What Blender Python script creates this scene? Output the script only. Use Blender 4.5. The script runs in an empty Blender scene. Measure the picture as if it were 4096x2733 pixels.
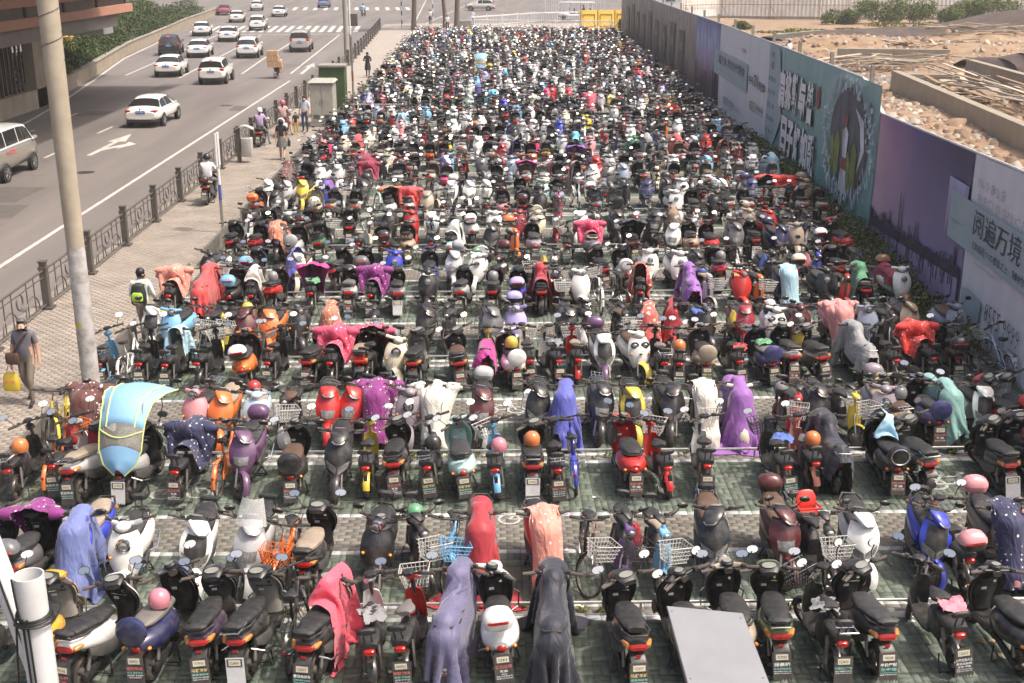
import bpy, math, random
import numpy as np
from mathutils import Vector, Matrix
R = math.radians
sc = bpy.context.scene
# ------------------------------------------------------------------ camera, sky, sun, exposure
cam_d = bpy.data.cameras.new("camera"); cam = bpy.data.objects.new("camera", cam_d)
sc.collection.objects.link(cam); sc.camera = cam
cam.location = (0, 0, 8.24); cam.rotation_euler = (R(90-17.96), 0, R(-1.0))
cam_d.sensor_width = 36; cam_d.lens = 42.19; cam_d.clip_end = 1500; cam_d.clip_start = .1
SUN_EL, SUN_AZ = 61, 108            # degrees; azimuth clockwise from +Y
w = bpy.data.worlds.new("World"); sc.world = w; w.use_nodes = True
nt = w.node_tree; bg = nt.nodes["Background"]
sky = nt.nodes.new("ShaderNodeTexSky"); sky.sky_type = 'NISHITA'; sky.sun_disc = False
sky.sun_elevation = R(SUN_EL); sky.sun_rotation = R(SUN_AZ); sky.air_density = .9; sky.dust_density = 9.0; sky.ozone_density = .4
nt.links.new(sky.outputs[0], bg.inputs[0]); bg.inputs[1].default_value = .15
to_sun = Vector((math.cos(R(SUN_EL))*math.sin(R(SUN_AZ)), math.cos(R(SUN_EL))*math.cos(R(SUN_AZ)), math.sin(R(SUN_EL))))
sd = bpy.data.lights.new("sun", 'SUN'); sd.energy = 2.5; sd.angle = R(1.6); sd.color = (1, .95, .87)
so = bpy.data.objects.new("sun", sd); sc.collection.objects.link(so); so.rotation_euler = to_sun.to_track_quat('Z', 'Y').to_euler(); so.location = (40, -5, 60)
sc.view_settings.view_transform = 'Standard'; sc.view_settings.look = 'None'; sc.view_settings.gamma = 1; sc.view_settings.use_curve_mapping = False
sc.view_settings.exposure = .62
sc.render.engine = 'CYCLES'; sc.cycles.max_bounces = 5; sc.cycles.diffuse_bounces = 3; sc.cycles.glossy_bounces = 3; sc.cycles.transparent_max_bounces = 8
sc.cycles.caustics_reflective = False; sc.cycles.caustics_refractive = False; sc.cycles.use_denoising = True; sc.cycles.denoiser = 'OPENIMAGEDENOISE'; sc.cycles.sample_clamp_indirect = 4; sc.cycles.sample_clamp_direct = 20
COL = sc.collection
rnd = random.Random(7)
# ------------------------------------------------------------------ mesh builder
def sgn(a): return -1. if a < 0 else 1.
class MB:
    def __init__(s): s.v = []; s.f = []; s.m = []
    def add(s, vs, fs, m=0):
        o = len(s.v); s.v += [tuple(map(float, p)) for p in vs]; s.f += [tuple(i+o for i in f) for f in fs]; s.m += [m]*len(fs); return s
    def join(s, b, mofs=0, M=None):
        vs = b.v if M is None else [tuple(M @ Vector(p)) for p in b.v]
        o = len(s.v); s.v += list(vs); s.f += [tuple(i+o for i in f) for f in b.f]; s.m += [x+mofs for x in b.m]; return s
    def loft(s, secs, n=12, e=2.6, m=0, axis='y', cap=True):
        """secs: (pos, zc, a, b[, xc]) superellipse rings along an axis"""
        vs = []
        for q in secs:
            p, zc, a, b = q[:4]; xc = q[4] if len(q) > 4 else 0
            for i in range(n):
                t = 2*math.pi*(i+.5)/n; c, d = math.cos(t), math.sin(t)
                x = xc+a*sgn(c)*abs(c)**(2/e); z = zc+b*sgn(d)*abs(d)**(2/e)
                vs.append((x, p, z) if axis == 'y' else ((x, z, p) if axis == 'z' else (p, x, z)))
        fs = []
        for k in range(len(secs)-1):
            for i in range(n):
                j = (i+1) % n; fs.append((k*n+i, k*n+j, (k+1)*n+j, (k+1)*n+i))
        if cap: fs.append(tuple(range(n))); fs.append(tuple(range((len(secs)-1)*n, len(secs)*n))[::-1])
        return s.add(vs, fs, m)
    def tube(s, pts, r, n=6, m=0, cap=True, closed=False):
        pts = [Vector(p) for p in pts]; N = len(pts); vs = []
        up = None
        for i, p in enumerate(pts):
            if closed: d = pts[(i+1) % N]-pts[i-1]
            else: d = pts[min(i+1, N-1)]-pts[max(i-1, 0)]
            d.normalize()
            if up is None: up = d.orthogonal().normalized()
            else:
                up = up-d*up.dot(d)
                if up.length < 1e-4: up = d.orthogonal()
                up.normalize()
            w2 = d.cross(up); rr = r[i] if isinstance(r, (list, tuple)) else r
            for k in range(n):
                a = 2*math.pi*k/n; vs.append(p+(up*math.cos(a)+w2*math.sin(a))*rr)
        fs = []
        for i in range(N if closed else N-1):
            i2 = (i+1) % N
            for k in range(n):
                k2 = (k+1) % n; fs.append((i*n+k, i*n+k2, i2*n+k2, i2*n+k))
        if cap and not closed: fs.append(tuple(range(n))[::-1]); fs.append(tuple(range((N-1)*n, N*n)))
        return s.add(vs, fs, m)
    def box(s, c, d, m=0, rx=0, ry=0, rz=0, taper=1.):
        M = Matrix.Rotation(rz, 3, 'Z') @ Matrix.Rotation(ry, 3, 'Y') @ Matrix.Rotation(rx, 3, 'X'); c = Vector(c); vs = []
        for z in (-1, 1):
            for x, y in ((-1, -1), (1, -1), (1, 1), (-1, 1)):
                k = taper if z > 0 else 1
                vs.append(c+M @ Vector((x*d[0]/2*k, y*d[1]/2*k, z*d[2]/2)))
        return s.add(vs, [(3, 2, 1, 0), (4, 5, 6, 7), (0, 1, 5, 4), (1, 2, 6, 5), (2, 3, 7, 6), (3, 0, 4, 7)], m)
    def lathe(s, prof, c=(0, 0, 0), axis='x', n=16, m=0, a0=0, a1=2*math.pi, closed=True):
        """prof: (radius, along) pairs turned about an axis"""
        vs = []; cnt = n if closed else n+1
        for i in range(cnt):
            t = a0+(a1-a0)*i/n; ca, sa = math.cos(t), math.sin(t)
            for r, h in prof:
                p = (h, r*ca, r*sa) if axis == 'x' else ((r*ca, h, r*sa) if axis == 'y' else (r*ca, r*sa, h))
                vs.append((p[0]+c[0], p[1]+c[1], p[2]+c[2]))
        k = len(prof); fs = []
        for i in range(n):
            j = (i+1) % cnt if closed else i+1
            for q in range(k-1):
                f = (i*k+q, i*k+q+1, j*k+q+1, j*k+q); fs.append(f if axis != 'y' else f[::-1])
        return s.add(vs, fs, m)
    def grid(s, fn, nu, nv, m=0, flip=False):
        vs = [fn(i/nu, j/nv) for j in range(nv+1) for i in range(nu+1)]; fs = []
        for j in range(nv):
            for i in range(nu):
                a = j*(nu+1)+i; f = (a, a+1, a+nu+2, a+nu+1); fs.append(f[::-1] if flip else f)
        return s.add(vs, fs, m)
    def shell(s, fn, nu, nv, th, m=0):
        """closed thin shell: fn gives the outer face, th is a thickness vector"""
        o = len(s.v); g = MB().grid(fn, nu, nv); N = len(g.v); s.add(g.v, g.f, m)
        s.add([(p[0]+th[0], p[1]+th[1], p[2]+th[2]) for p in g.v], [f[::-1] for f in g.f], m)
        b = [i for i in range(nu+1)]+[j*(nu+1)+nu for j in range(1, nv+1)]+[nv*(nu+1)+i for i in range(nu-1, -1, -1)]+[j*(nu+1) for j in range(nv-1, 0, -1)]
        for i in range(len(b)):
            x, y = b[i], b[(i+1) % len(b)]; s.f.append((o+y, o+x, o+N+x, o+N+y)); s.m.append(m)
        return s
    def ball(s, c, r, n=10, k=6, m=0):
        rx, ry, rz = r if isinstance(r, (tuple, list)) else (r, r, r); vs = [(c[0], c[1], c[2]-rz)]
        for j in range(1, k):
            a = -math.pi/2+math.pi*j/k
            for i in range(n):
                t = 2*math.pi*i/n; vs.append((c[0]+rx*math.cos(a)*math.cos(t), c[1]+ry*math.cos(a)*math.sin(t), c[2]+rz*math.sin(a)))
        vs.append((c[0], c[1], c[2]+rz)); fs = []
        for i in range(n): fs.append((0, 1+(i+1) % n, 1+i))
        for j in range(k-2):
            for i in range(n):
                i2 = (i+1) % n; a = 1+j*n; fs.append((a+i, a+i2, a+n+i2, a+n+i))
        a = 1+(k-2)*n
        for i in range(n): fs.append((a+i, a+(i+1) % n, len(vs)-1))
        return s.add(vs, fs, m)
    def xf(s, M):
        s.v = [tuple(M @ Vector(p)) for p in s.v]; return s
    def mesh(s, name, mats, smooth=38):
        me = bpy.data.meshes.new(name); me.from_pydata(s.v, [], s.f)
        for x in (mats if isinstance(mats, (list, tuple)) else [mats]): me.materials.append(M_(x))
        if any(s.m): me.polygons.foreach_set('material_index', np.array(s.m, dtype=np.int32))
        if smooth:
            me.polygons.foreach_set('use_smooth', np.ones(len(me.polygons), dtype=bool)); me.set_sharp_from_angle(angle=R(smooth))
        me.update(); return me
def np_mesh(name, V, F, mats, mi=None, col=None, smooth=False, uv=None):
    """V (n,3), F (m,3|4) numpy -> mesh"""
    me = bpy.data.meshes.new(name); n, m, k = len(V), len(F), F.shape[1]
    me.vertices.add(n); me.vertices.foreach_set('co', np.ascontiguousarray(V, dtype=np.float32).ravel())
    me.loops.add(m*k); me.loops.foreach_set('vertex_index', np.ascontiguousarray(F, dtype=np.int32).ravel())
    me.polygons.add(m); me.polygons.foreach_set('loop_start', np.arange(0, m*k, k, dtype=np.int32))
    for x in (mats if isinstance(mats, (list, tuple)) else [mats]): me.materials.append(M_(x))
    if mi is not None: me.polygons.foreach_set('material_index', mi.astype(np.int32))
    if smooth: me.polygons.foreach_set('use_smooth', np.ones(m, dtype=bool))
    me.update(calc_edges=True)
    if col is not None:
        a = me.color_attributes.new('Col', 'FLOAT_COLOR', 'POINT'); a.data.foreach_set('color', np.ascontiguousarray(col, dtype=np.float32).ravel())
    if uv is not None:
        l = me.uv_layers.new(name='UVMap'); l.data.foreach_set('uv', np.ascontiguousarray(uv[F.ravel()], dtype=np.float32).ravel())
    return me
# ------------------------------------------------------------------ objects
def ob(name, data, parent=None, loc=(0, 0, 0), rz=0, color=None):
    o = bpy.data.objects.new(name, data); COL.objects.link(o)
    if parent is not None: o.parent = parent
    if loc != (0, 0, 0): o.location = loc
    if rz: o.rotation_euler = (0, 0, rz)
    if color is not None: o.color = (color[0], color[1], color[2], 1)
    return o
def tag(o, label, cat, group=None, kind=None):
    o['label'] = label; o['category'] = cat
    if group: o['group'] = group
    if kind: o['kind'] = kind
    return o
def struct(name, me, label=None):
    o = ob(name, me); o['kind'] = 'structure'
    if label: o['label'] = label
    return o
def thing(name, label, cat, loc=(0, 0, 0), rz=0, group=None):
    return tag(ob(name, None, None, loc, rz), label, cat, group)
# ------------------------------------------------------------------ materials
_M = {}; _MF = {}
def M_(n):
    if n not in _M: _M[n] = _MF[n](n)
    return _M[n]
def new_mat(name):
    m = bpy.data.materials.new(name); m.use_nodes = True; nt = m.node_tree; return m, nt, nt.nodes['Principled BSDF']
def N(nt, t, **kw):
    n = nt.nodes.new(t)
    for k, v in kw.items():
        if k.startswith('i_'): n.inputs[k[2:]].default_value = v
        else: setattr(n, k, v)
    return n
def mixrgb(nt, fac, a, b, mode='MIX'):
    n = nt.nodes.new('ShaderNodeMix'); n.data_type = 'RGBA'; n.blend_type = mode
    for s, v in ((n.inputs[0], fac), (n.inputs[6], a), (n.inputs[7], b)):
        if hasattr(v, 'is_output') or hasattr(v, 'links'): nt.links.new(v, s)
        else: s.default_value = v if not isinstance(v, tuple) else (v+(1,) if len(v) == 3 else v)
    return n.outputs[2]
def math_n(nt, op, a, b=0., clamp=False):
    n = nt.nodes.new('ShaderNodeMath'); n.operation = op; n.use_clamp = clamp
    for s, v in ((n.inputs[0], a), (n.inputs[1], b)):
        if hasattr(v, 'links'): nt.links.new(v, s)
        else: s.default_value = v
    return n.outputs[0]
def noise(nt, scale, detail=4, coord='Object', rough=.6):
    tc = nt.nodes.new('ShaderNodeTexCoord'); n = N(nt, 'ShaderNodeTexNoise'); n.inputs['Scale'].default_value = scale; n.inputs['Detail'].default_value = detail; n.inputs['Roughness'].default_value = rough
    if coord == 'World':
        g = nt.nodes.new('ShaderNodeNewGeometry'); nt.links.new(g.outputs['Position'], n.inputs['Vector'])
    else: nt.links.new(tc.outputs[coord], n.inputs['Vector'])
    return n.outputs['Fac']
def ramp(nt, fac, stops, interp='LINEAR'):
    n = nt.nodes.new('ShaderNodeValToRGB'); n.color_ramp.interpolation = interp; cr = n.color_ramp
    while len(cr.elements) < len(stops): cr.elements.new(.5)
    for e, (p, c) in zip(cr.elements, stops): e.position = p; e.color = c if len(c) == 4 else tuple(c)+(1,)
    nt.links.new(fac, n.inputs[0]); return n.outputs[0]
def mat(name, col=None, rough=.5, metal=0., var=.0, vscale=6., dirt=None, dirt_amt=0., coat=0., bump=0., bscale=40., src=None, spec=.5, alpha=1., trans=0., sheen=0., world=False, emit=None):
    def f(_):
        m, nt, b = new_mat(name)
        if src == 'object': c = nt.nodes.new('ShaderNodeObjectInfo').outputs['Color']
        elif src == 'attr':
            a = nt.nodes.new('ShaderNodeAttribute'); a.attribute_name = 'Col'; c = a.outputs['Color']
        else: c = None
        cv = tuple(col)+(1,) if col else None
        if var or dirt_amt or src:
            if c is None:
                rgb = nt.nodes.new('ShaderNodeRGB'); rgb.outputs[0].default_value = cv; c = rgb.outputs[0]
            co = 'World' if world else 'Object'
            if var:
                k = ramp(nt, noise(nt, vscale, 5, co), [(.25, (1-var,)*3), (.75, (1+var,)*3)]); c = mixrgb(nt, 1., c, k, 'MULTIPLY')
            if dirt_amt:
                k = ramp(nt, noise(nt, vscale*1.7, 6, co), [(.42, (0, 0, 0)), (.75, (dirt_amt,)*3)]); c = mixrgb(nt, k, c, tuple(dirt or (.2, .15, .1)))
            nt.links.new(c, b.inputs['Base Color'])
        else: b.inputs['Base Color'].default_value = cv
        b.inputs['Roughness'].default_value = rough; b.inputs['Metallic'].default_value = metal
        b.inputs['Coat Weight'].default_value = coat; b.inputs['Coat Roughness'].default_value = .08
        b.inputs['Specular IOR Level'].default_value = spec; b.inputs['Alpha'].default_value = alpha
        b.inputs['Transmission Weight'].default_value = trans; b.inputs['Sheen Weight'].default_value = sheen
        if emit: b.inputs['Emission Color'].default_value = tuple(emit[:3])+(1,); b.inputs['Emission Strength'].default_value = emit[3]
        if bump:
            bn = N(nt, 'ShaderNodeBump'); bn.inputs['Strength'].default_value = bump; bn.inputs['Distance'].default_value = .02
            nt.links.new(noise(nt, bscale, 5, 'World' if world else 'Object'), bn.inputs['Height']); nt.links.new(bn.outputs[0], b.inputs['Normal'])
        return m
    _MF[name] = f
mat('paint', src='object', rough=.3, coat=.35, var=.06, vscale=5, dirt=(.22, .18, .14), dirt_amt=.3)
mat('satin', src='object', rough=.5, var=.08, vscale=5, dirt=(.22, .18, .14), dirt_amt=.3)
mat('black_plastic', (.018, .018, .019), .42, var=.2, dirt=(.13, .11, .09), dirt_amt=.5)
mat('grey_plastic', (.07, .068, .066), .55, var=.2, dirt=(.16, .13, .1), dirt_amt=.5)
mat('seat_black', (.015, .015, .016), .58, var=.15, vscale=9, dirt=(.15, .13, .11), dirt_amt=.22)
mat('seat_cover', src='object', rough=.58, var=.2, vscale=9, dirt=(.15, .13, .11), dirt_amt=.25)
mat('rubber', (.02, .019, .018), .8, dirt=(.14, .11, .085), dirt_amt=.9, vscale=5)
mat('alloy', (.24, .22, .2), .4, .6, var=.2, dirt=(.16, .12, .09), dirt_amt=.8, vscale=8)
mat('chrome', (.75, .75, .75), .14, 1., var=.05)
mat('steel', (.45, .43, .41), .38, .8, var=.15, dirt=(.25, .19, .13), dirt_amt=.4)
mat('mirror_glass', (.95, .89, .80), .05, 1.)
mat('red_lens', (.36, .012, .008), .16, coat=.6, var=.15, vscale=20)
mat('amber_lens', (.62, .2, .02), .18, coat=.5)
mat('clear_lens', (.32, .315, .30), .12, .5, coat=.8, var=.5, vscale=22)
mat('amber_dim', (.40, .17, .04), .2, coat=.5, var=.2)
mat('yellowed_lens', (.52, .46, .28), .15, .3, coat=.7, var=.25, vscale=22)
mat('screen_grey', (.22, .22, .19), .2, coat=.4, var=.2)
mat('plate_cream', (.62, .57, .44), .5, var=.06)
mat('plate_blue', (.03, .1, .42), .4)
mat('flap_black', (.045, .042, .04), .6, var=.15, dirt=(.2, .16, .13), dirt_amt=.35)
mat('flap_white', (.6, .6, .6), .5, var=.08, dirt=(.2, .16, .13), dirt_amt=.25)
mat('ink_dark', (.06, .06, .06), .6)
mat('ink_white', (.72, .71, .68), .6); mat('ink_red', (.62, .16, .15), .6); mat('ink_yellow', (.66, .52, .2), .6); mat('ink_teal', (.2, .52, .46), .6)
mat('wire_white', (.68, .67, .64), .4, var=.1, dirt=(.3, .2, .12), dirt_amt=.2)
mat('wire_obj', src='object', rough=.4)
mat('wicker', (.2, .1, .045), .7, var=.35, vscale=30)
mat('clear_sheet', (.8, .8, .78), .12, alpha=.28, coat=.5)
# ------------------------------------------------------------------ lettering
_TX = {}
def text_mb(body, bold=.0, res=1):
    """lettering outline, height ~1, centred on x, in the XZ plane, readable from -Y"""
    key = (body, bold, res)
    if key not in _TX:
        cu = bpy.data.curves.new('lettering', 'FONT'); cu.body = body; cu.size = 1; cu.align_x = 'CENTER'; cu.offset = bold; cu.resolution_u = res
        o = bpy.data.objects.new('lettering', cu); COL.objects.link(o); dg = bpy.context.evaluated_depsgraph_get(); dg.update()
        me = bpy.data.meshes.new_from_object(o.evaluated_get(dg)); b = MB()
        b.add([(v.co.x, 0, v.co.y) for v in me.vertices], [tuple(p.vertices) for p in me.polygons])
        bpy.data.objects.remove(o); bpy.data.curves.remove(cu); bpy.data.meshes.remove(me); _TX[key] = b
    return _TX[key]
def put_text(dst, body, x, z, w, h, m, y=0., bold=.02):
    """fit lettering into a box w x h centred at x, baseline z"""
    t = text_mb(body, bold); xs = [p[0] for p in t.v]; zs = [p[2] for p in t.v]
    if not xs: return dst
    x0, x1, z0, z1 = min(xs), max(xs), min(zs), max(zs); kx = w/max(1e-6, x1-x0); kz = h/max(1e-6, z1-z0)
    o = len(dst.v); dst.v += [(x+(p[0]-(x0+x1)/2)*kx, y, z+(p[2]-z0)*kz) for p in t.v]; dst.f += [tuple(i+o for i in f) for f in t.f]; dst.m += [m]*len(t.f); return dst
INK = ['ink_white', 'ink_red', 'ink_yellow', 'ink_teal']
FLAPS = [  # lines: text, ink, height, width share
    [('马群羊城', 2, .040, .9), ('绿佳电动车', 3, .028, .88), ('马群百水芊城公交站台旁', 0, .016, .86), ('电话:13401937542', 0, .016, .8)],
    [('汇川公司', 1, .040, .86), ('新的', 0, .030, .4), ('电动车', 0, .014, .3), ('地址:光华东街5号', 0, .016, .86), ('电话:67786444', 0, .016, .86)],
    [('合众大卖场', 1, .034, .9), ('雅迪', 0, .036, .6), ('杰宝大王 台铃', 0, .017, .86), ('52602778', 1, .016, .8)],
    [('平价摩配', 0, .040, .9), ('生泰瑞', 3, .034, .86), ('龙蟠路电动车大市场', 3, .014, .9), ('电话:15895835455', 0, .016, .9)],
    [('上海杰宝大王', 0, .034, .92), ('南京总经销', 0, .026, .84), ('批发 零售', 0, .022, .7), ('电话:025-84599823', 0, .014, .84), ('电话:025-52802778', 0, .014, .84)],
    [('斌记车业', 1, .040, .92), ('新艺 尊宝专卖', 3, .022, .86), ('以旧换新 专业维修', 0, .018, .9), ('南京市雨花区', 0, .014, .7)],
    [('万路达三轮车', 3, .030, .92), ('地址:栖霞区迈皋桥', 0, .014, .86), ('电话:13770305655', 0, .014, .86)],
    [('草场门专卖', 1, .038, .92), ('绿佳 大陆鸽', 3, .024, .86), ('和平 步步超', 0, .022, .8), ('电话:13951696770', 0, .014, .88)],
    [('爱玛电动车', 0, .038, .92), ('龙港车圈城专卖店', 3, .020, .9), ('地址:香港路46号', 3, .014, .86), ('电话:18913811739', 0, .016, .9)],
    [('铁心桥', 1, .040, .8), ('雅迪', 1, .034, .6), ('维修各种电动车', 2, .018, .86), ('电话:52892113', 0, .014, .8)],
    [('绿豪骄', 0, .044, .84), ('批发销售维修', 3, .024, .9), ('地址:晨颐小学东10米', 0, .014, .9), ('电话:13390808501', 0, .015, .86)],
    [('巨达车业', 0, .040, .92), ('电动车大卖场', 3, .024, .86), ('南京市龙江店', 0, .014, .8)],
]
def flap_board(white=False):
    b = MB(); w = .09; zz = [(-w, 0), (-w, -.30)]
    for i in range(6): zz += [(-w+(i+.5)*.03, -.33), (-w+(i+1)*.03, -.30)]
    zz += [(w, 0)]; n = len(zz)
    fr = [(x, 0, z) for x, z in zz]; bk = [(x, .006, z) for x, z in zz]
    # front and back as fans between top edge and the jagged hem
    b.add(fr+bk, [tuple(range(n))[::1], tuple(range(n, 2*n))[::-1]]+[(i, i+n, (i+1) % n+n, (i+1) % n) for i in range(n)])
    return b.mesh('mud_flap', 'flap_white' if white else 'flap_black', 0)
def flap_text(lines):
    b = MB(); z = -.115
    for body, ink, h, ws in lines:
        z -= h; put_text(b, body, 0, z, .18*ws, h, ink, -.004); z -= h*.28+.003
    return b.mesh('lettering', INK, 0)
def plate_mesh(num):
    b = MB(); b.box((0, -.005, -.055), (.115, .006, .062), 0); b.box((0, -.003, -.055), (.15, .004, .085), 2)
    put_text(b, num, 0, -.072, .085, .034, 1, -.0095, .01); return b.mesh('number_plate', ['plate_cream', 'ink_dark', 'grey_plastic'], 0)
FLAP = flap_board(); FLAPW = flap_board(True)
FTEXT = [flap_text(l) for l in FLAPS]; PLATES = [plate_mesh(s) for s in ('745608', '122017', '871102', '300921', '717993', '123410')]
FLAP_M = Matrix.Translation((0, -.93, .50)) @ Matrix.Rotation(R(-10), 4, 'X')
# ------------------------------------------------------------------ scooter parts (forward is +Y, origin between the wheels on the ground)
def lerp(tab, t):
    t = max(0., min(1., t))*(len(tab)-1); i = min(int(t), len(tab)-2); return tab[i]+(tab[i+1]-tab[i])*(t-i)
def wheel(y, Rr, rr, wid, style, lo=False):
    n = 12 if lo else 22; ty = MB(); k = 5 if lo else 8
    ty.lathe([(Rr-rr+rr*math.cos(2*math.pi*i/k), wid*math.sin(2*math.pi*i/k)) for i in range(k+1)], (0, y, Rr), 'x', n)
    rm = MB(); Ri = Rr-1.75*rr
    if style == 'spoke':
        rm.lathe([(Ri+.012, -.012), (Ri-.006, -.012), (Ri-.006, .012), (Ri+.012, .012)], (0, y, Rr), 'x', n)
        for i in range(0 if lo else 14):
            a = 2*math.pi*i/14; rm.tube([(.018*(-1)**i, y, Rr), (0, y+Ri*math.cos(a), Rr+Ri*math.sin(a))], .0025, 3, cap=False)
        rm.lathe([(0, -.04), (.03, -.04), (.03, .04), (0, .04)], (0, y, Rr), 'x', 8)
    else:
        rm.lathe([(Ri+.02, -wid*.75), (Ri-.012, -wid*.6), (Ri-.012, wid*.6), (Ri+.02, wid*.75)], (0, y, Rr), 'x', n)
        for i in range(5):
            a = 2*math.pi*i/5; c, d = math.cos(a), math.sin(a)
            rm.box((0, y+Ri*.52*c, Rr+Ri*.52*d), (wid*.9, Ri*.95, .028), rx=a)
        rm.lathe([(0, -wid-.02), (.055, -wid), (.055, wid), (0, wid+.02)], (0, y, Rr), 'x', 10)
    return ty, rm
def apron(kind):
    if kind == 'retro':
        hw = [.12, .175, .205, .215, .205, .15]
        return lambda u, t: ((u*2-1)*lerp(hw, t), .55-.15*t+.05*math.sin(math.pi*t)-.12*(u*2-1)**2, .32+.58*t)
    if kind == 'moped':
        hw = [.10, .115, .12, .11, .09]
        return lambda u, t: ((u*2-1)*lerp(hw, t), .50-.05*t-.06*(u*2-1)**2, .30+.42*t)
    hw = [.075, .14, .185, .205, .195, .15]
    return lambda u, t: ((u*2-1)*lerp(hw, t), .585-.21*t+.05*math.sin(math.pi*t)-.09*abs(u*2-1)**1.6+.02*(1-abs(u*2-1)), .36+.55*t)
def off(fn, d, u0, u1, v0, v1, sk=0.):
    """a patch lying d in front of a surface, sheared by sk"""
    def g(a, b):
        u = u0+(u1-u0)*a; v = v0+(v1-v0)*b+sk*a; p = fn(u, v); return (p[0], p[1]+d, p[2]+d*.3)
    return g
def rear_gear(b, z0=.6, lo=False):
    """shock absorbers, hub arm, mudguard and stand, dark"""
    n = 5 if lo else 8
    for s in (-1, 1):
        pts = [(s*.105, -.62+.02*i, .26+.045*i) for i in range(8)]
        b.tube(pts, [.02, .027, .02, .027, .02, .027, .02, .02], n, 1)
    b.loft([(-.72, .2, .03, .03, -.11), (-.6, .2, .035, .06, -.11), (-.3, .25, .03, .05, -.1), (-.1, .28, .03, .04, -.09)], n, 2.6, 0)
    b.loft([(-.7, .2, .03, .05, .105), (-.5, .22, .03, .06, .105), (-.3, .26, .03, .04, .1)], n, 2.6, 0)
    b.lathe([(.245, -.06), (.25, 0), (.245, .06)], (0, -.6, .21), 'x', 8, 0, R(75), R(178), False)
    if not lo:
        b.tube([(-.14, -.22, .2), (-.19, -.3, .02), (-.16, -.33, .015)], .011, 5, 0); b.tube([(.14, -.22, .2), (.19, -.3, .02), (.16, -.33, .015)], .011, 5, 0); b.tube([(-.17, -.31, .03), (.17, -.31, .03)], .01, 5, 0)
    return b
def bars(w=.33, z=.99, y=.17, mir=True, lo=False):
    """handlebar, grips, levers, mirrors"""
    P = {}
    h = MB(); h.tube([(-w, y-.07, z+.01), (-w*.55, y, z), (w*.55, y, z), (w, y-.07, z+.01)], .014, 5 if lo else 7); P['handlebar'] = h
    for s, k in ((-1, 'grip_l'), (1, 'grip_r')):
        g = MB(); g.tube([(s*(w-.13), y-.04, z+.007), (s*(w+.015), y-.078, z+.013)], [.021, .023], 5 if lo else 8)
        g.tube([(s*(w-.13), y+.025, z), (s*(w-.02), y-.015, z-.005)], .007, 4, 1); g.box((s*(w-.15), y-.02, z+.015), (.05, .05, .045)); P[k] = g
    if mir:
        for s, k in ((-1, 'mirror_l'), (1, 'mirror_r')):
            g = MB(); g.tube([(s*.2, y+.01, z+.01), (s*.25, y+.05, z+.1), (s*.29, y+.03, z+.17)], .007, 4)
            T = Matrix.Translation((0, y+.03, z+.2)) @ Matrix.Rotation(R(-26), 4, 'X') @ Matrix.Rotation(R(8*s), 4, 'Z') @ Matrix.Translation((0, -y-.03, -z-.2))
            hd = MB().loft([(y+.055, z+.2, .02, .012, s*.3), (y+.045, z+.2, .068, .044, s*.3), (y+.02, z+.2, .078, .052, s*.3)], 6 if lo else 10, 2.2).xf(T); g.join(hd); P[k] = g
            q = MB(); q.loft([(y+.018, z+.2, .07, .046, s*.3), (y+.0165, z+.2, .07, .046, s*.3)], 6 if lo else 10, 2.2).xf(T); P['glass'+k[-2:]] = q
    return P
def basket_mb(c=(0, .68, .74), w=(.36, .27), bw=(.27, .2), h=.23, r=.0055, nx=7, ny=5, rings=4):
    b = MB(); x, y, z = c
    def ring(t):
        a = (bw[0]+(w[0]-bw[0])*t)/2; d = (bw[1]+(w[1]-bw[1])*t)/2; zz = z-h/2+h*t; return [(x-a, y-d, zz), (x+a, y-d, zz), (x+a, y+d, zz), (x-a, y+d, zz)]
    for i in range(rings+1):
        b.tube(ring(i/rings), r*(1.5 if i == rings else 1), 4, closed=True)
    lo, hi = ring(0), ring(1)
    for s in range(4):
        n = nx if s % 2 == 0 else ny
        for i in range(n):
            t = (i+.5)/n; p = Vector(lo[s]).lerp(Vector(lo[(s+1) % 4]), t); q = Vector(hi[s]).lerp(Vector(hi[(s+1) % 4]), t); b.tube([p, q], r, 3, cap=False)
            if s == 0:
                p2 = Vector(lo[3]).lerp(Vector(lo[2]), t); b.tube([p, p2], r, 3, cap=False)
    return b
def topbox_mb(lo=False):
    n = 8 if lo else 16; a = MB(); a.loft([(.80, -.84, .10, .09), (.83, -.84, .15, .125), (.90, -.84, .168, .14), (.915, -.84, .17, .142)], n, 3.2, 0, 'z')
    l = MB(); l.loft([(.915, -.84, .172, .144), (.96, -.84, .168, .14), (1.02, -.835, .13, .11), (1.05, -.83, .07, .06)], n, 3.0, 0, 'z')
    r = MB(); r.loft([(-.985, .93, .11, .017), (-.965, .935, .12, .02)], n, 3); return a, l, r
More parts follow.
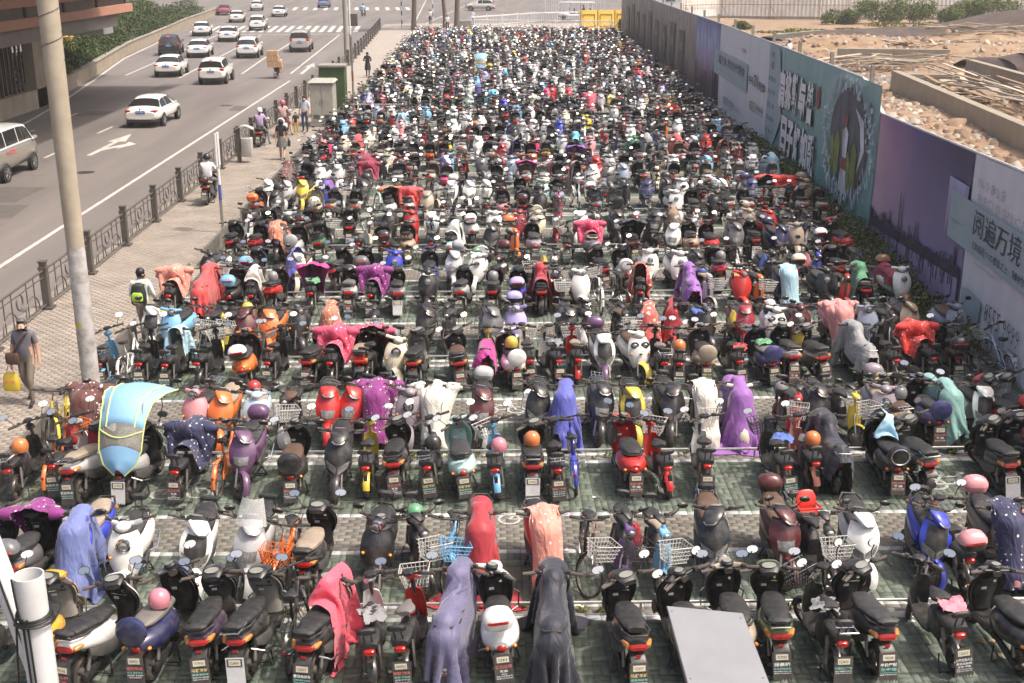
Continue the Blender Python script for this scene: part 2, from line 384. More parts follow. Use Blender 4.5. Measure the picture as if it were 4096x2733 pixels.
def sport(lo=False, front='split'):
    """angular commuter scooter"""
    n = 8 if lo else 14; P = {}; fn = apron('sport')
    P['body'] = MB().loft([(.0, .46, .12, .14), (-.1, .50, .16, .17), (-.3, .55, .185, .16), (-.5, .60, .18, .125), (-.68, .645, .15, .085), (-.84, .685, .085, .045)], n, 2.7)
    P['seat'] = MB().loft([(.1, .665, .06, .04), (.04, .69, .10, .06), (-.12, .715, .14, .06), (-.32, .725, .15, .055), (-.42, .755, .15, .065), (-.58, .785, .135, .055), (-.72, .80, .09, .035)], n, 2.8)
    P['front_shield'] = MB().shell(fn, 4 if lo else 8, 5 if lo else 9, (0, -.02, .004))
    g = lambda u, t: (fn(u, t)[0]*.94, fn(u, t)[1]-.03, fn(u, t)[2]); ls = MB().shell(g, 4 if lo else 8, 4 if lo else 6, (0, -.03, 0))
    ls.loft([(.84, .34, .13, .05), (.70, .40, .14, .06), (.5, .44, .12, .07), (.32, .44, .13, .08)], n, 2.6, 0, 'z'); ls.lathe([(0, -.012), (.02, -.012), (.024, .01)], (.07, .30, .80), 'y', 8, 1); ls.box((-.05, .325, .68), (.06, .01, .03), 2); ls.box((0, .31, .745), (.2, .02, .012), 1); P['leg_shield'] = ls
    P['floorboard'] = MB().box((0, .2, .275), (.27, .5, .055)).box((0, .2, .22), (.16, .6, .07)).loft([(.3, .3, .03, .02, .13), (0, .31, .03, .03, .14), (-.2, .36, .03, .04, .15)], 6).loft([(.3, .3, .03, .02, -.13), (0, .31, .03, .03, -.14), (-.2, .36, .03, .04, -.15)], 6)
    P['front_fender'] = MB().lathe([(.243, -.055), (.262, -.03), (.266, 0), (.262, .03), (.243, .055)], (0, .62, .215), 'x', 5 if lo else 9, 0, R(-8), R(120), False)
    P['fork'] = MB().tube([(-.06, .46, .62), (-.075, .62, .2)], .02, 5, 0).tube([(.06, .46, .62), (.075, .62, .2)], .02, 5, 0)
    P['cowl'] = MB().loft([(.47, .90, .05, .02), (.42, .925, .105, .05), (.34, .96, .13, .065), (.25, .985, .135, .055), (.20, .995, .12, .04)], n, 2.5)
    d = MB().loft([(.27, .98, .12, .06), (.20, 1.0, .125, .055), (.12, .99, .115, .045), (.06, .965, .085, .03)], n, 2.6); P['dashboard'] = d
    P['screen'] = MB().add([(x*.085, .145+y*.055, 1.047-.0-y*-.012) for x, y in [(math.cos(2*math.pi*i/12), math.sin(2*math.pi*i/12)) for i in range(12)]], [tuple(range(12))])
    hl = MB()
    if front == 'split':
        for u0, u1, sk in ((.06, .47, -.16), (.94, .53, -.16)): hl.grid(off(fn, .010, u0, u1, .30, .52, sk), 3, 2, flip=u0 > u1)
    else: hl.grid(off(fn, .01, .22, .78, .34, .58), 4, 3)
    P['headlight'] = hl
    P['chest_panel'] = MB().grid(off(fn, .006, .16, .84, .20, .93), 6, 6)
    P['visor_light'] = MB().loft([(.476, .90, .05, .010), (.45, .915, .085, .017), (.43, .93, .10, .018)], n, 2.4)
    P['tail_light'] = MB().loft([(-.86, .635, .085, .02), (-.845, .65, .105, .038), (-.80, .655, .12, .045)], n, 3).box((0, -.875, .55), (.055, .012, .03))
    for s, k in ((-1, 'indicator_l'), (1, 'indicator_r')): P[k] = MB().loft([(-.84, .66, .02, .02, s*.115), (-.80, .665, .035, .035, s*.12), (-.72, .67, .02, .02, s*.15)], 6 if lo else 8, 2.4)
    P['grab_rail'] = MB().tube([(-.14, -.5, .74), (-.15, -.68, .775), (-.09, -.85, .80), (.09, -.85, .80), (.15, -.68, .775), (.14, -.5, .74)], .016, 5 if lo else 7)
    P['rear_gear'] = rear_gear(MB(), lo=lo)
    P['guard'] = MB().loft([(-.70, .56, .08, .04), (-.80, .53, .085, .03), (-.90, .49, .085, .012), (-.92, .46, .085, .008)], 6 if lo else 8, 4)
    P.update(bars(lo=lo)); return P
def retro(lo=False, lamp='apron'):
    n = 8 if lo else 16; P = {}; fn = apron('retro')
    P['body'] = MB().loft([(.02, .44, .10, .14), (-.08, .48, .16, .18), (-.26, .50, .205, .185), (-.46, .52, .22, .17), (-.64, .54, .205, .145), (-.78, .56, .15, .11), (-.86, .57, .07, .055)], n, 2.3)
    P['seat'] = MB().loft([(.08, .665, .06, .035), (.0, .69, .115, .06), (-.16, .71, .15, .06), (-.34, .715, .16, .055), (-.46, .725, .155, .06), (-.6, .73, .13, .05), (-.68, .73, .07, .03)], n, 2.5)
    P['front_shield'] = MB().shell(fn, 6 if lo else 12, 5 if lo else 10, (0, -.02, .003))
    g = lambda u, t: (fn(u, t)[0]*.93, fn(u, t)[1]-.03, fn(u, t)[2]); ls = MB().shell(g, 4 if lo else 10, 4 if lo else 8, (0, -.025, 0))
    ls.loft([(.80, .36, .12, .05), (.66, .40, .14, .06), (.5, .43, .13, .06), (.34, .44, .12, .07)], n, 2.4, 0, 'z'); ls.lathe([(0, -.012), (.02, -.012), (.024, .01)], (.06, .315, .77), 'y', 8, 1); ls.box((-.05, .33, .66), (.06, .01, .03), 2); P['leg_shield'] = ls
    P['floorboard'] = MB().box((0, .2, .275), (.28, .5, .05)).box((0, .2, .22), (.16, .6, .07)).loft([(.32, .29, .03, .03, .13), (0, .3, .03, .035, .15), (-.2, .34, .03, .04, .16)], 6).loft([(.32, .29, .03, .03, -.13), (0, .3, .03, .035, -.15), (-.2, .34, .03, .04, -.16)], 6)
    P['front_fender'] = MB().lathe([(.225, -.085), (.255, -.055), (.272, 0), (.255, .055), (.225, .085)], (0, .62, .215), 'x', 6 if lo else 11, 0, R(-22), R(128), False)
    P['fork'] = MB().tube([(-.06, .46, .62), (-.075, .62, .2)], .02, 5).tube([(.06, .46, .62), (.075, .62, .2)], .02, 5)
    P['cowl'] = MB().ball((0, .30, .975), (.095, .12, .075), 8 if lo else 12, 5 if lo else 7).tube([(-.2, .18, .985), (-.1, .24, .985), (.1, .24, .985), (.2, .18, .985)], .035, 5 if lo else 8)
    P['dashboard'] = MB().lathe([(0, 1.062), (.06, 1.058), (.075, 1.04), (.07, .99)], (0, .22, 0), 'z', 8 if lo else 14).loft([(.14, .95, .05, .04), (.2, .97, .06, .05)], 8)
    P['screen'] = MB().add([(.052*math.cos(2*math.pi*i/12), .22+.052*math.sin(2*math.pi*i/12), 1.064) for i in range(12)], [tuple(range(12))])
    hc = (0, .50, .78) if lamp == 'apron' else (0, .40, .975); rr = .078 if lamp == 'apron' else .065
    if lamp == 'eyes':
        hl = MB(); rg = MB(); pt = MB()
        for s in (-1, 1):
            q = (s*.1, .455, .79); pt.loft([(.44, .79, .085, .07, s*.1), (.462, .79, .078, .062, s*.1)], 10, 2.); hl.loft([(.455, .79, .06, .045, s*.1), (.475, .79, .03, .022, s*.1)], 10, 2.)
        pt.loft([(.535, .63, .04, .02), (.555, .63, .03, .012)], 8, 2.); P['chest_panel'] = pt
        P['headlight'] = hl
    else:
        P['headlight'] = MB().loft([(hc[1]-.02, hc[2], rr*.95, rr*.95), (hc[1]+.015, hc[2], rr*.8, rr*.8), (hc[1]+.03, hc[2], rr*.4, rr*.4)], 8 if lo else 14, 2.)
        P['headlight_ring'] = MB().lathe([(rr*.92, -.03), (rr*1.22, -.03), (rr*1.2, .012), (rr*.92, .016)], hc, 'y', 8 if lo else 16)
    for s, k in ((-1, 'indicator_l'), (1, 'indicator_r')): P[k] = MB().ball((s*.17, .475, .62), (.026, .03, .024), 8, 5); P['rear_'+k] = MB().ball((s*.15, -.83, .54), (.026, .03, .024), 8, 5)
    P['tail_light'] = MB().ball((0, -.845, .53), (.062, .045, .055), 8 if lo else 12, 6)
    P['grab_rail'] = MB().tube([(-.15, -.42, .70), (-.16, -.6, .735), (-.09, -.76, .75), (.09, -.76, .75), (.16, -.6, .735), (.15, -.42, .70)], .013, 5 if lo else 7)
    P['rear_gear'] = rear_gear(MB(), lo=lo)
    P['guard'] = MB().loft([(-.74, .50, .08, .04), (-.84, .49, .085, .03), (-.91, .47, .085, .012)], 6 if lo else 8, 4)
    P.update(bars(lo=lo)); return P
def disc_mb(lo=False):
    n = 12 if lo else 24
    a = MB().lathe([(0, .03), (.165, .03), (.178, 0), (.17, -.045), (.14, -.07), (.06, -.08), (0, -.082)], (0, -.86, .78), 'y', n)
    r = MB().lathe([(.118, -.074), (.124, -.083), (.136, -.078), (.134, -.066)], (0, -.86, .78), 'y', n); return a, r
def moped(lo=False):
    n = 6 if lo else 12; P = {}; fn = apron('moped')
    P['frame'] = MB().tube([(0, .36, .98), (0, .46, .62), (0, .50, .40), (0, .40, .26), (0, .1, .215), (0, -.18, .23), (0, -.26, .42), (0, -.2, .70)], .028, n-2).tube([(-.06, -.2, .3), (-.075, -.58, .2)], .018, 5).tube([(.06, -.2, .3), (.075, -.58, .2)], .018, 5).tube([(-.05, -.24, .56), (-.075, -.58, .22)], .014, 5).tube([(.05, -.24, .56), (.075, -.58, .22)], .014, 5)
    P['battery_box'] = MB().loft([(-.02, .40, .075, .13), (-.1, .43, .10, .19), (-.3, .44, .105, .19), (-.38, .46, .08, .14)], n, 4)
    P['front_shield'] = MB().shell(fn, 4 if lo else 6, 4 if lo else 6, (0, -.03, 0))
    P['floorboard'] = MB().loft([(.42, .29, .10, .03), (.3, .25, .125, .035), (0, .245, .125, .035), (-.1, .27, .11, .045)], n, 4)
    P['seat'] = MB().loft([(.06, .745, .03, .022), (-.02, .755, .05, .035), (-.14, .765, .105, .045), (-.24, .775, .115, .045), (-.3, .775, .07, .03)], n, 2.4)
    P['rear_seat'] = MB().loft([(-.36, .635, .09, .045), (-.46, .645, .115, .055), (-.66, .65, .115, .055), (-.76, .65, .09, .04)], n, 3.4).tube([(0, -.25, .55), (0, -.45, .60), (0, -.72, .60)], .02, 5)
    P['backrest'] = MB().loft([(-.75, .86, .07, .03), (-.775, .865, .11, .045), (-.80, .865, .07, .03)], n, 2.8).tube([(-.04, -.7, .66), (-.04, -.78, .84)], .01, 4).tube([(.04, -.7, .66), (.04, -.78, .84)], .01, 4)
    P['front_fender'] = MB().lathe([(.212, -.04), (.226, -.02), (.229, 0), (.226, .02), (.212, .04)], (0, .60, .205), 'x', 5 if lo else 9, 0, R(0), R(125), False)
    P['rear_fender'] = MB().lathe([(.212, -.05), (.228, -.025), (.232, 0), (.228, .025), (.212, .05)], (0, -.58, .205), 'x', 5 if lo else 9, 0, R(40), R(176), False)
    P['fork'] = MB().tube([(0, .44, .62), (-.055, .50, .5), (-.06, .60, .2)], .015, 5).tube([(0, .44, .62), (.055, .50, .5), (.06, .60, .2)], .015, 5)
    P['headlight'] = MB().loft([(.46, .86, .055, .045), (.485, .86, .045, .035), (.495, .86, .02, .02)], n, 2.2)
    P['cowl'] = MB().loft([(.34, .92, .05, .04), (.42, .87, .075, .06), (.465, .86, .07, .055)], n, 2.4)
    P['dashboard'] = MB().loft([(.16, 1.035, .05, .022), (.22, 1.045, .075, .03), (.3, 1.03, .06, .03), (.36, 1.0, .03, .02)], n, 2.4)
    P['tail_light'] = MB().loft([(-.80, .585, .05, .025), (-.78, .59, .065, .035), (-.75, .59, .065, .035)], n, 3)
    P['rear_gear'] = MB().tube([(-.085, -.57, .21), (-.08, -.47, .52)], .022, 5, 1).tube([(.085, -.57, .21), (.08, -.47, .52)], .022, 5, 1).tube([(-.13, -.5, .2), (-.17, -.62, .02), (.17, -.62, .02), (.13, -.5, .2)], .01, 4, 0).lathe([(0, -.07), (.085, -.055), (.085, .055), (0, .07)], (0, -.58, .205), 'x', 8, 0)
    P['guard'] = MB().box((0, -.83, .46), (.05, .05, .1))
    P.update(bars(.29, 1.02, .22, True, lo)); return P
def bicycle(lo=False):
    P = {}; n = 5 if lo else 7
    P['frame'] = MB().tube([(0, .42, .86), (0, .47, .62)], .022, n).tube([(0, .44, .76), (0, .1, .45), (0, -.06, .30)], .022, n).tube([(0, -.06, .30), (0, -.17, .66), (0, -.2, .80)], .018, n).tube([(0, -.16, .6), (0, .2, .50)], .014, n).tube([(-.05, -.06, .30), (-.06, -.52, .31)], .011, 4).tube([(.05, -.06, .30), (.06, -.52, .31)], .011, 4).tube([(-.03, -.15, .58), (-.06, -.52, .31)], .010, 4).tube([(.03, -.15, .58), (.06, -.52, .31)], .010, 4)
    P['fork'] = MB().tube([(0, .47, .62), (-.05, .49, .58), (-.055, .57, .31)], .013, 5).tube([(0, .47, .62), (.05, .49, .58), (.055, .57, .31)], .013, 5)
    P['saddle'] = MB().loft([(.0, .825, .025, .02), (-.1, .835, .05, .03), (-.2, .85, .10, .035), (-.26, .85, .06, .025)], 6 if lo else 10, 2.4)
    P['front_fender'] = MB().lathe([(.325, -.025), (.335, 0), (.325, .025)], (0, .57, .31), 'x', 6 if lo else 10, 0, R(10), R(140), False)
    P['rear_fender'] = MB().lathe([(.325, -.03), (.336, 0), (.325, .03)], (0, -.52, .31), 'x', 6 if lo else 10, 0, R(20), R(185), False)
    P['rear_rack'] = MB().tube([(-.06, -.28, .66), (-.06, -.72, .66), (.06, -.72, .66), (.06, -.28, .66)], .008, 4).tube([(-.06, -.6, .66), (-.06, -.52, .31)], .006, 4).tube([(.06, -.6, .66), (.06, -.52, .31)], .006, 4)
    P['chain_guard'] = MB().loft([(.05, .29, .012, .06, .055), (-.2, .3, .012, .05, .055), (-.45, .31, .012, .03, .055)], 6, 4)
    P['crank'] = MB().tube([(-.08, -.06, .3), (-.09, .06, .2)], .01, 4).box((-.13, .06, .2), (.08, .06, .02)).tube([(.08, -.06, .3), (.09, -.18, .4)], .01, 4).box((.13, -.18, .4), (.08, .06, .02)).tube([(-.09, -.06, .3), (.09, -.06, .3)], .012, 5)
    P['tail_light'] = MB().ball((0, -.85, .47), (.025, .015, .03), 6, 4)
    P['stem'] = MB().tube([(0, .42, .86), (0, .40, .99)], .014, 5)
    P.update(bars(.28, 1.0, .32, False, lo)); return P
# ------------------------------------------------------------------ library of shared meshes: part -> (object name, materials, parent, painted?)
PART = {'body': ('body', 'paint', None), 'seat': ('seat', 'seat_cover', None), 'front_shield': ('front_shield', 'paint', None), 'leg_shield': ('leg_shield', ['satin', 'chrome', 'flap_white'], 'front_shield'),
 'floorboard': ('floorboard', 'black_plastic', None), 'front_fender': ('front_fender', 'paint', None), 'fork': ('fork', 'steel', None), 'cowl': ('handlebar_cowl', 'paint', None), 'dashboard': ('dashboard', 'black_plastic', None),
 'screen': ('screen', 'screen_grey', 'dashboard'), 'headlight': ('headlight', 'clear_lens', None), 'visor_light': ('headlight', 'clear_lens', 'cowl'), 'headlight_ring': ('headlight_ring', 'chrome', 'headlight'), 'chest_panel': ('chest_panel', 'black_plastic', 'front_shield'),
 'tail_light': ('tail_light', 'red_lens', None), 'indicator_l': ('indicator', 'amber_lens', None), 'indicator_r': ('indicator', 'amber_lens', None), 'rear_indicator_l': ('indicator', 'amber_lens', None), 'rear_indicator_r': ('indicator', 'amber_lens', None), 'grab_rail': ('grab_rail', 'black_plastic', None), 'rear_gear': ('rear_suspension', ['black_plastic', 'alloy'], None),
 'guard': ('rear_mudguard', 'black_plastic', None), 'handlebar': ('handlebar', 'black_plastic', None), 'grip_l': ('grip', ['rubber', 'steel'], 'handlebar'), 'grip_r': ('grip', ['rubber', 'steel'], 'handlebar'), 'mirror_l': ('mirror', 'black_plastic', None), 'mirror_r': ('mirror', 'black_plastic', None),
 'glass_l': ('mirror_glass', 'mirror_glass', 'mirror_l'), 'glass_r': ('mirror_glass', 'mirror_glass', 'mirror_r'), 'frame': ('frame', 'paint', None), 'battery_box': ('battery_box', 'black_plastic', None), 'rear_seat': ('rear_seat', 'seat_black', None),
 'backrest': ('backrest', 'seat_black', None), 'rear_fender': ('rear_fender', 'paint', None), 'saddle': ('saddle', 'seat_black', None), 'rear_rack': ('rear_rack', 'black_plastic', None), 'chain_guard': ('chain_guard', 'paint', None), 'crank': ('crank', 'steel', None), 'stem': ('handlebar_stem', 'chrome', None)}
LIB = {}
def add_lib(kind, parts, wheels):
    L = []
    for k, b in parts.items():
        nm, mt, par = PART[k]
        if kind in 'ST' and k.startswith('indicator'): mt = 'amber_dim'
        L.append((k, nm, b.mesh(nm, mt), par))
    for tagk, nm, (ty, rm), mt in wheels:
        L.append((tagk, nm, rm.mesh('rim', mt), None)); L.append((tagk+'_t', 'tyre', ty.mesh('tyre', 'rubber'), tagk))
    LIB[kind] = L
def two(y0, y1, Rr, rr, wd, st, lo=False):
    return [('fw', 'front_wheel', wheel(y0, Rr, rr, wd, st, lo), 'alloy'), ('rw', 'rear_wheel', wheel(y1, Rr, rr, wd, st, lo), 'alloy')]
add_lib('S', sport(), two(.62, -.6, .215, .048, .052, 'alloy')); add_lib('T', sport(front='wide'), two(.62, -.6, .215, .048, .052, 'alloy'))
add_lib('R', retro(), two(.62, -.6, .21, .048, .054, 'alloy')); add_lib('H', retro(lamp='bar'), two(.62, -.6, .21, .048, .054, 'alloy')); add_lib('P', retro(lamp='eyes'), two(.62, -.6, .21, .048, .054, 'alloy'))
add_lib('E', moped(), two(.60, -.58, .205, .034, .036, 'alloy')); add_lib('B', bicycle(), two(.57, -.52, .31, .02, .02, 'spoke'))
_b = MB(); 
X_BACK = MB().loft([(-.72, .90, .07, .03), (-.745, .905, .12, .055), (-.775, .905, .115, .05), (-.79, .9, .06, .03)], 12, 2.8).tube([(-.04, -.68, .76), (-.04, -.75, .88)], .012, 5).tube([(.04, -.68, .76), (.04, -.75, .88)], .012, 5).mesh('backrest', 'seat_black')
X_PAD = MB().loft([(-.78, .845, .09, .02), (-.79, .85, .125, .035), (-.84, .85, .125, .035), (-.87, .845, .08, .02)], 12, 2.4).mesh('backrest', 'seat_black')
_a, _l, _r = topbox_mb(); X_BOX = _a.mesh('top_box', 'black_plastic'); X_BOXP = _a.mesh('top_box', 'paint'); X_LID = _l.mesh('lid', 'paint'); X_REFL = _r.mesh('reflector', 'red_lens')
_a, _r = disc_mb(); X_DISC = _a.mesh('spare_wheel_cover', 'paint'); X_DRING = _r.mesh('chrome_ring', 'chrome')
X_BASK = {'b': basket_mb().mesh('basket', 'wire_obj', 0)}
X_CHILD = MB().loft([(-.36, .86, .13, .03), (-.4, .95, .14, .12), (-.43, 1.0, .12, .1)], 12, 3).tube([(-.14, -.4, .9), (-.15, -.2, .9), (.15, -.2, .9), (.14, -.4, .9)], .018, 6).box((0, -.28, .82), (.24, .2, .04)).mesh('child_seat', 'paint')
X_WIND = MB().shell(lambda u, t: ((u*2-1)*.2*(1-.35*t), .42-.12*t-.08*(u*2-1)**2, .98+.36*t), 8, 5, (0, -.004, 0)).mesh('windscreen', 'clear_sheet')
X_RACK = MB().tube([(-.1, -.62, .80), (-.1, -.95, .83), (.1, -.95, .83), (.1, -.62, .80)], .01, 6).tube([(-.04, -.66, .81), (-.04, -.95, .83)], .007, 5).tube([(.04, -.66, .81), (.04, -.95, .83)], .007, 5).tube([(-.1, -.8, .82), (.1, -.8, .82)], .007, 5).mesh('luggage_rack', 'chrome')
def _bar(s): return MB().tube([(s*.12, .34, .30), (s*.24, .40, .34), (s*.26, .42, .52), (s*.17, .43, .60)], .011, 6).mesh('crash_bar', 'chrome')
def _rbar(s): return MB().tube([(s*.14, -.2, .33), (s*.25, -.36, .32), (s*.25, -.66, .42), (s*.13, -.74, .5)], .011, 6).mesh('crash_bar', 'chrome')
X_CRASH = [_bar(-1), _bar(1), _rbar(-1), _rbar(1)]
def _skirt(s): return MB().loft([(.02, .33, .02, .06, s*.14), (-.2, .36, .022, .085, s*.165), (-.42, .42, .02, .08, s*.16), (-.6, .5, .015, .05, s*.14)], 8, 3).mesh('side_skirt', 'grey_plastic')
X_SKIRT = [_skirt(-1), _skirt(1)]
BLACKISH = (.014, .014, .016)
FARDROP = {'screen', 'rear_indicator_l', 'rear_indicator_r', 'indicator_l', 'indicator_r', 'chest_panel', 'guard', 'headlight_ring', 'visor_light', 'fork', 'glassx'}
STEER = {'handlebar', 'cowl', 'dashboard', 'mirror_l', 'mirror_r', 'fw', 'front_fender', 'fork', 'stem'}
def steer_matrix(a, kind):
    p, q = (Vector((0, .36, .98)), Vector((0, .58, .30))) if kind in 'EB' else (Vector((0, .30, .92)), Vector((0, .60, .30)))
    return Matrix.Translation(p) @ Matrix.Rotation(a, 4, (p-q).normalized()) @ Matrix.Translation(-p)
def build_bike(kind, col, loc, rz, opts='', flap=None, plate=0, far=False, col2=None, name=None, steer=0.):
    disc = kind == 'D'; k0 = 'R' if disc else kind
    root = ob(name or ('bicycle' if kind == 'B' else ('electric_moped' if kind == 'E' else 'motor_scooter')), None, None, loc, rz)
    rk = random.Random(int(abs(loc[0])*977+loc[1]*131)); made = {}; SM = steer_matrix(steer, kind) if steer else None
    for k, nm, me, par in LIB[k0]:
        if far and (k in FARDROP): continue
        if k == 'chest_panel' and 'c' not in opts and k0 != 'P': continue
        if 'm' in opts and k in ('mirror_l', 'mirror_r', 'glass_l', 'glass_r'): continue
        if disc and k == 'grab_rail': continue
        p = made.get(par, root) if par else root
        if par and par not in made: p = root
        c = col
        if k == 'leg_shield': c = rk.choices([(.016, .016, .017), (.05, .05, .05), col, (.3, .28, .25)], [66, 14, 12, 8])[0]
        if k == 'seat': c = rk.choices([(.015, .015, .016), (.03, .03, .033), (.09, .05, .03), (.14, .13, .12), (.30, .24, .18)], [62, 18, 9, 7, 4])[0]
        if k == 'front_fender' and col2: c = col2
        if kind in 'E' and k in ('frame',): c = col if 'f' in opts else (.03, .03, .03)
        if kind == 'E' and k == 'rear_fender' and 'f' not in opts: c = (.02, .02, .02)
        o = ob(nm, me, p, color=c); made[k] = o
        if SM is not None and (k in STEER or (k == 'headlight' and kind in 'HEB')): o.matrix_local = SM
    def ex(nm, me, par=None, c=col): return ob(nm, me, par or root, color=c)
    if 't' in opts:
        b = ex('top_box', X_BOXP if 'T' in opts else X_BOX, c=col2 or col); ex('lid', X_LID, b, col2 or col); ex('reflector', X_REFL, b)
    if kind in 'ST':
        for q in X_SKIRT: ex('side_skirt', q)
    if kind != 'B' and not far:
        if rk.random() < .2 and 't' not in opts and not disc: ex('luggage_rack', X_RACK)
        if rk.random() < .22 and kind != 'E':
            for q in (X_CRASH if rk.random() < .6 else X_CRASH[2:]): ex('crash_bar', q)
    if 'k' in opts: ex('backrest', X_BACK)
    elif 'p' in opts: ex('backrest', X_PAD)
    if disc:
        b = ex('spare_wheel_cover', X_DISC, c=col2 or col)
        if 'r' in opts: ex('chrome_ring', X_DRING, b)
    if 'b' in opts or 'O' in opts:
        bk = ex('basket', X_BASK['b'], c=col if 'O' in opts else ((.5, .49, .46) if 'w' not in opts else (.05, .05, .05)))
        if SM is not None: bk.matrix_local = SM
    if 'q' in opts: ex('child_seat', X_CHILD, c=(.55, .03, .02))
    if 'v' in opts: ex('windscreen', X_WIND)
    if flap is not None and kind != 'B':
        f = ob('mud_flap', FLAPW if flap < 0 else FLAP, root); M = FLAP_M if kind != 'E' else Matrix.Translation((0, -.86, .48)) @ Matrix.Rotation(R(-8), 4, 'X')
        f.matrix_local = M @ Matrix.Diagonal((1.15, 1, 1.08, 1)); ob('number_plate', PLATES[plate % len(PLATES)], f)
        if flap >= 0 and not far: ob('lettering', FTEXT[flap % len(FTEXT)], f)
        elif flap >= 0: ob('lettering', FTEXT[flap % len(FTEXT)], f)
    return root
# ------------------------------------------------------------------ rain capes and covers, draped by a small cloth solver over a scooter's volume
CAPS = [((-.30, .12, .985), (.30, .12, .985), .092), ((0, .05, .98), (0, .42, .93), .13), ((0, .44, .86), (0, .56, .42), .19), ((0, .05, .67), (0, -.72, .76), .15),
        ((0, 0, .48), (0, -.78, .62), .19), ((0, .62, .22), (0, .62, .26), .22), ((0, -.6, .22), (0, -.62, .25), .22), ((-.26, .16, 1.0), (-.30, .19, 1.15), .08), ((.26, .16, 1.0), (.30, .19, 1.15), .08)]
def drape(nx, ny, sx, sy, cx, cy, seed, extra=(), rot=0., steps=170, z0=1.32, bend=.25, back=0., tilt=0., pin=0, crease=.014):
    rs = np.random.RandomState(seed); u, v = np.meshgrid(np.linspace(-.5, .5, nx), np.linspace(-.5, .5, ny))
    P = np.stack([u*sx, v*sy, np.full_like(u, z0)], -1); P += rs.normal(0, .006, P.shape)
    P[..., 2] += .03*np.sin(u*9+seed)*np.cos(v*7-seed)+tilt*v
    c, s = math.cos(rot), math.sin(rot); P = np.stack([P[..., 0]*c-P[..., 1]*s+cx, P[..., 0]*s+P[..., 1]*c+cy, P[..., 2]], -1)
    hx, hy = sx/(nx-1), sy/(ny-1); dd = math.hypot(hx, hy); Q = P.copy(); caps = list(CAPS)+list(extra)
    sets = []
    def ax(a0, b0, rest, st): sets.append((a0, b0, rest, st))
    for k in (0, 1):
        ax((slice(None), slice(k, nx-1, 2)), (slice(None), slice(k+1, nx, 2)), hx, 1.); ax((slice(k, ny-1, 2), slice(None)), (slice(k+1, ny, 2), slice(None)), hy, 1.)
        ax((slice(k, ny-1, 2), slice(0, nx-1)), (slice(k+1, ny, 2), slice(1, nx)), dd, .5); ax((slice(k, ny-1, 2), slice(1, nx)), (slice(k+1, ny, 2), slice(0, nx-1)), dd, .5)
    for k in range(4):
        ax((slice(None), slice(k, nx-2, 4)), (slice(None), slice(k+2, nx, 4)), 2*hx, bend); ax((slice(k, ny-2, 4), slice(None)), (slice(k+2, ny, 4), slice(None)), 2*hy, bend)
    if pin:
        P[:pin, :, 2] = 1.085-.5*np.abs(P[:pin, :, 0])**2; P[:pin, :, 0] *= .82; keep = P[:pin].copy()
    capv = [(np.array(a), np.array(b), r+.012) for a, b, r in caps]
    for it in range(steps):
        vel = np.clip((P-Q)*.94, -.03, .03); Q = P.copy(); P = P+vel; P[..., 2] -= .0024
        for ci in range(5):
            for a, b, rest, st in sets:
                A, B = P[a], P[b]
                if A.shape != B.shape:
                    m0, m1 = min(A.shape[0], B.shape[0]), min(A.shape[1], B.shape[1]); A, B = A[:m0, :m1], B[:m0, :m1]
                d = B-A; L = np.sqrt((d*d).sum(-1, keepdims=True))+1e-9; k = np.clip((L-rest)/L, -.5 if st == 1 else -.3, .9)*.5*st*d; A += k; B -= k
            if pin: P[:pin] = keep
            if ci not in (1, 3, 4): continue
            for a, b, r in capv:
              ab = b-a; t = np.clip(((P-a) @ ab)/max(1e-9, ab @ ab), 0, 1)[..., None]; d = P-(a+t*ab); L = np.sqrt((d*d).sum(-1, keepdims=True))+1e-9
              hit = L < r; P = np.where(hit, a+t*ab+d/L*r, P); Q = np.where(hit, Q*.35+P*.65, Q)
        g = P[..., 2] < .012; P[..., 2] = np.where(g, .012, P[..., 2]); Q[..., 0] = np.where(g, P[..., 0], Q[..., 0]); Q[..., 1] = np.where(g, P[..., 1], Q[..., 1])
    # creases: ridged ripples along the cloth normal
    du = np.gradient(P, axis=1); dv = np.gradient(P, axis=0); nn = np.cross(du, dv); nn /= np.linalg.norm(nn, axis=-1, keepdims=True)+1e-9; U, W = u*sx, v*sy; wr = np.zeros_like(U); wu = U+.08*np.sin(W*5+seed); wv = W+.08*np.sin(U*6-seed)
    for k in range(7):
        a = rs.uniform(-.9, .9) if k % 3 else rs.uniform(0, 3.14); fq = rs.uniform(9, 26); wr += (1-np.abs(np.sin(fq*(wu*math.cos(a)+wv*math.sin(a)*.6)+rs.uniform(0, 6))))**3*rs.uniform(.3, 1.)*np.clip(np.sin(wu*rs.uniform(2, 5)+wv*rs.uniform(2, 5)+k), 0, 1)
    P = P+nn*(wr*crease)[..., None]
    V = P.reshape(-1, 3); idx = np.arange(nx*ny).reshape(ny, nx); F = np.stack([idx[:-1, :-1], idx[:-1, 1:], idx[1:, 1:], idx[1:, :-1]], -1).reshape(-1, 4)
    uv = np.stack([(u+.5)*sx, (v+.5)*sy], -1).reshape(-1, 2); return V, F, uv
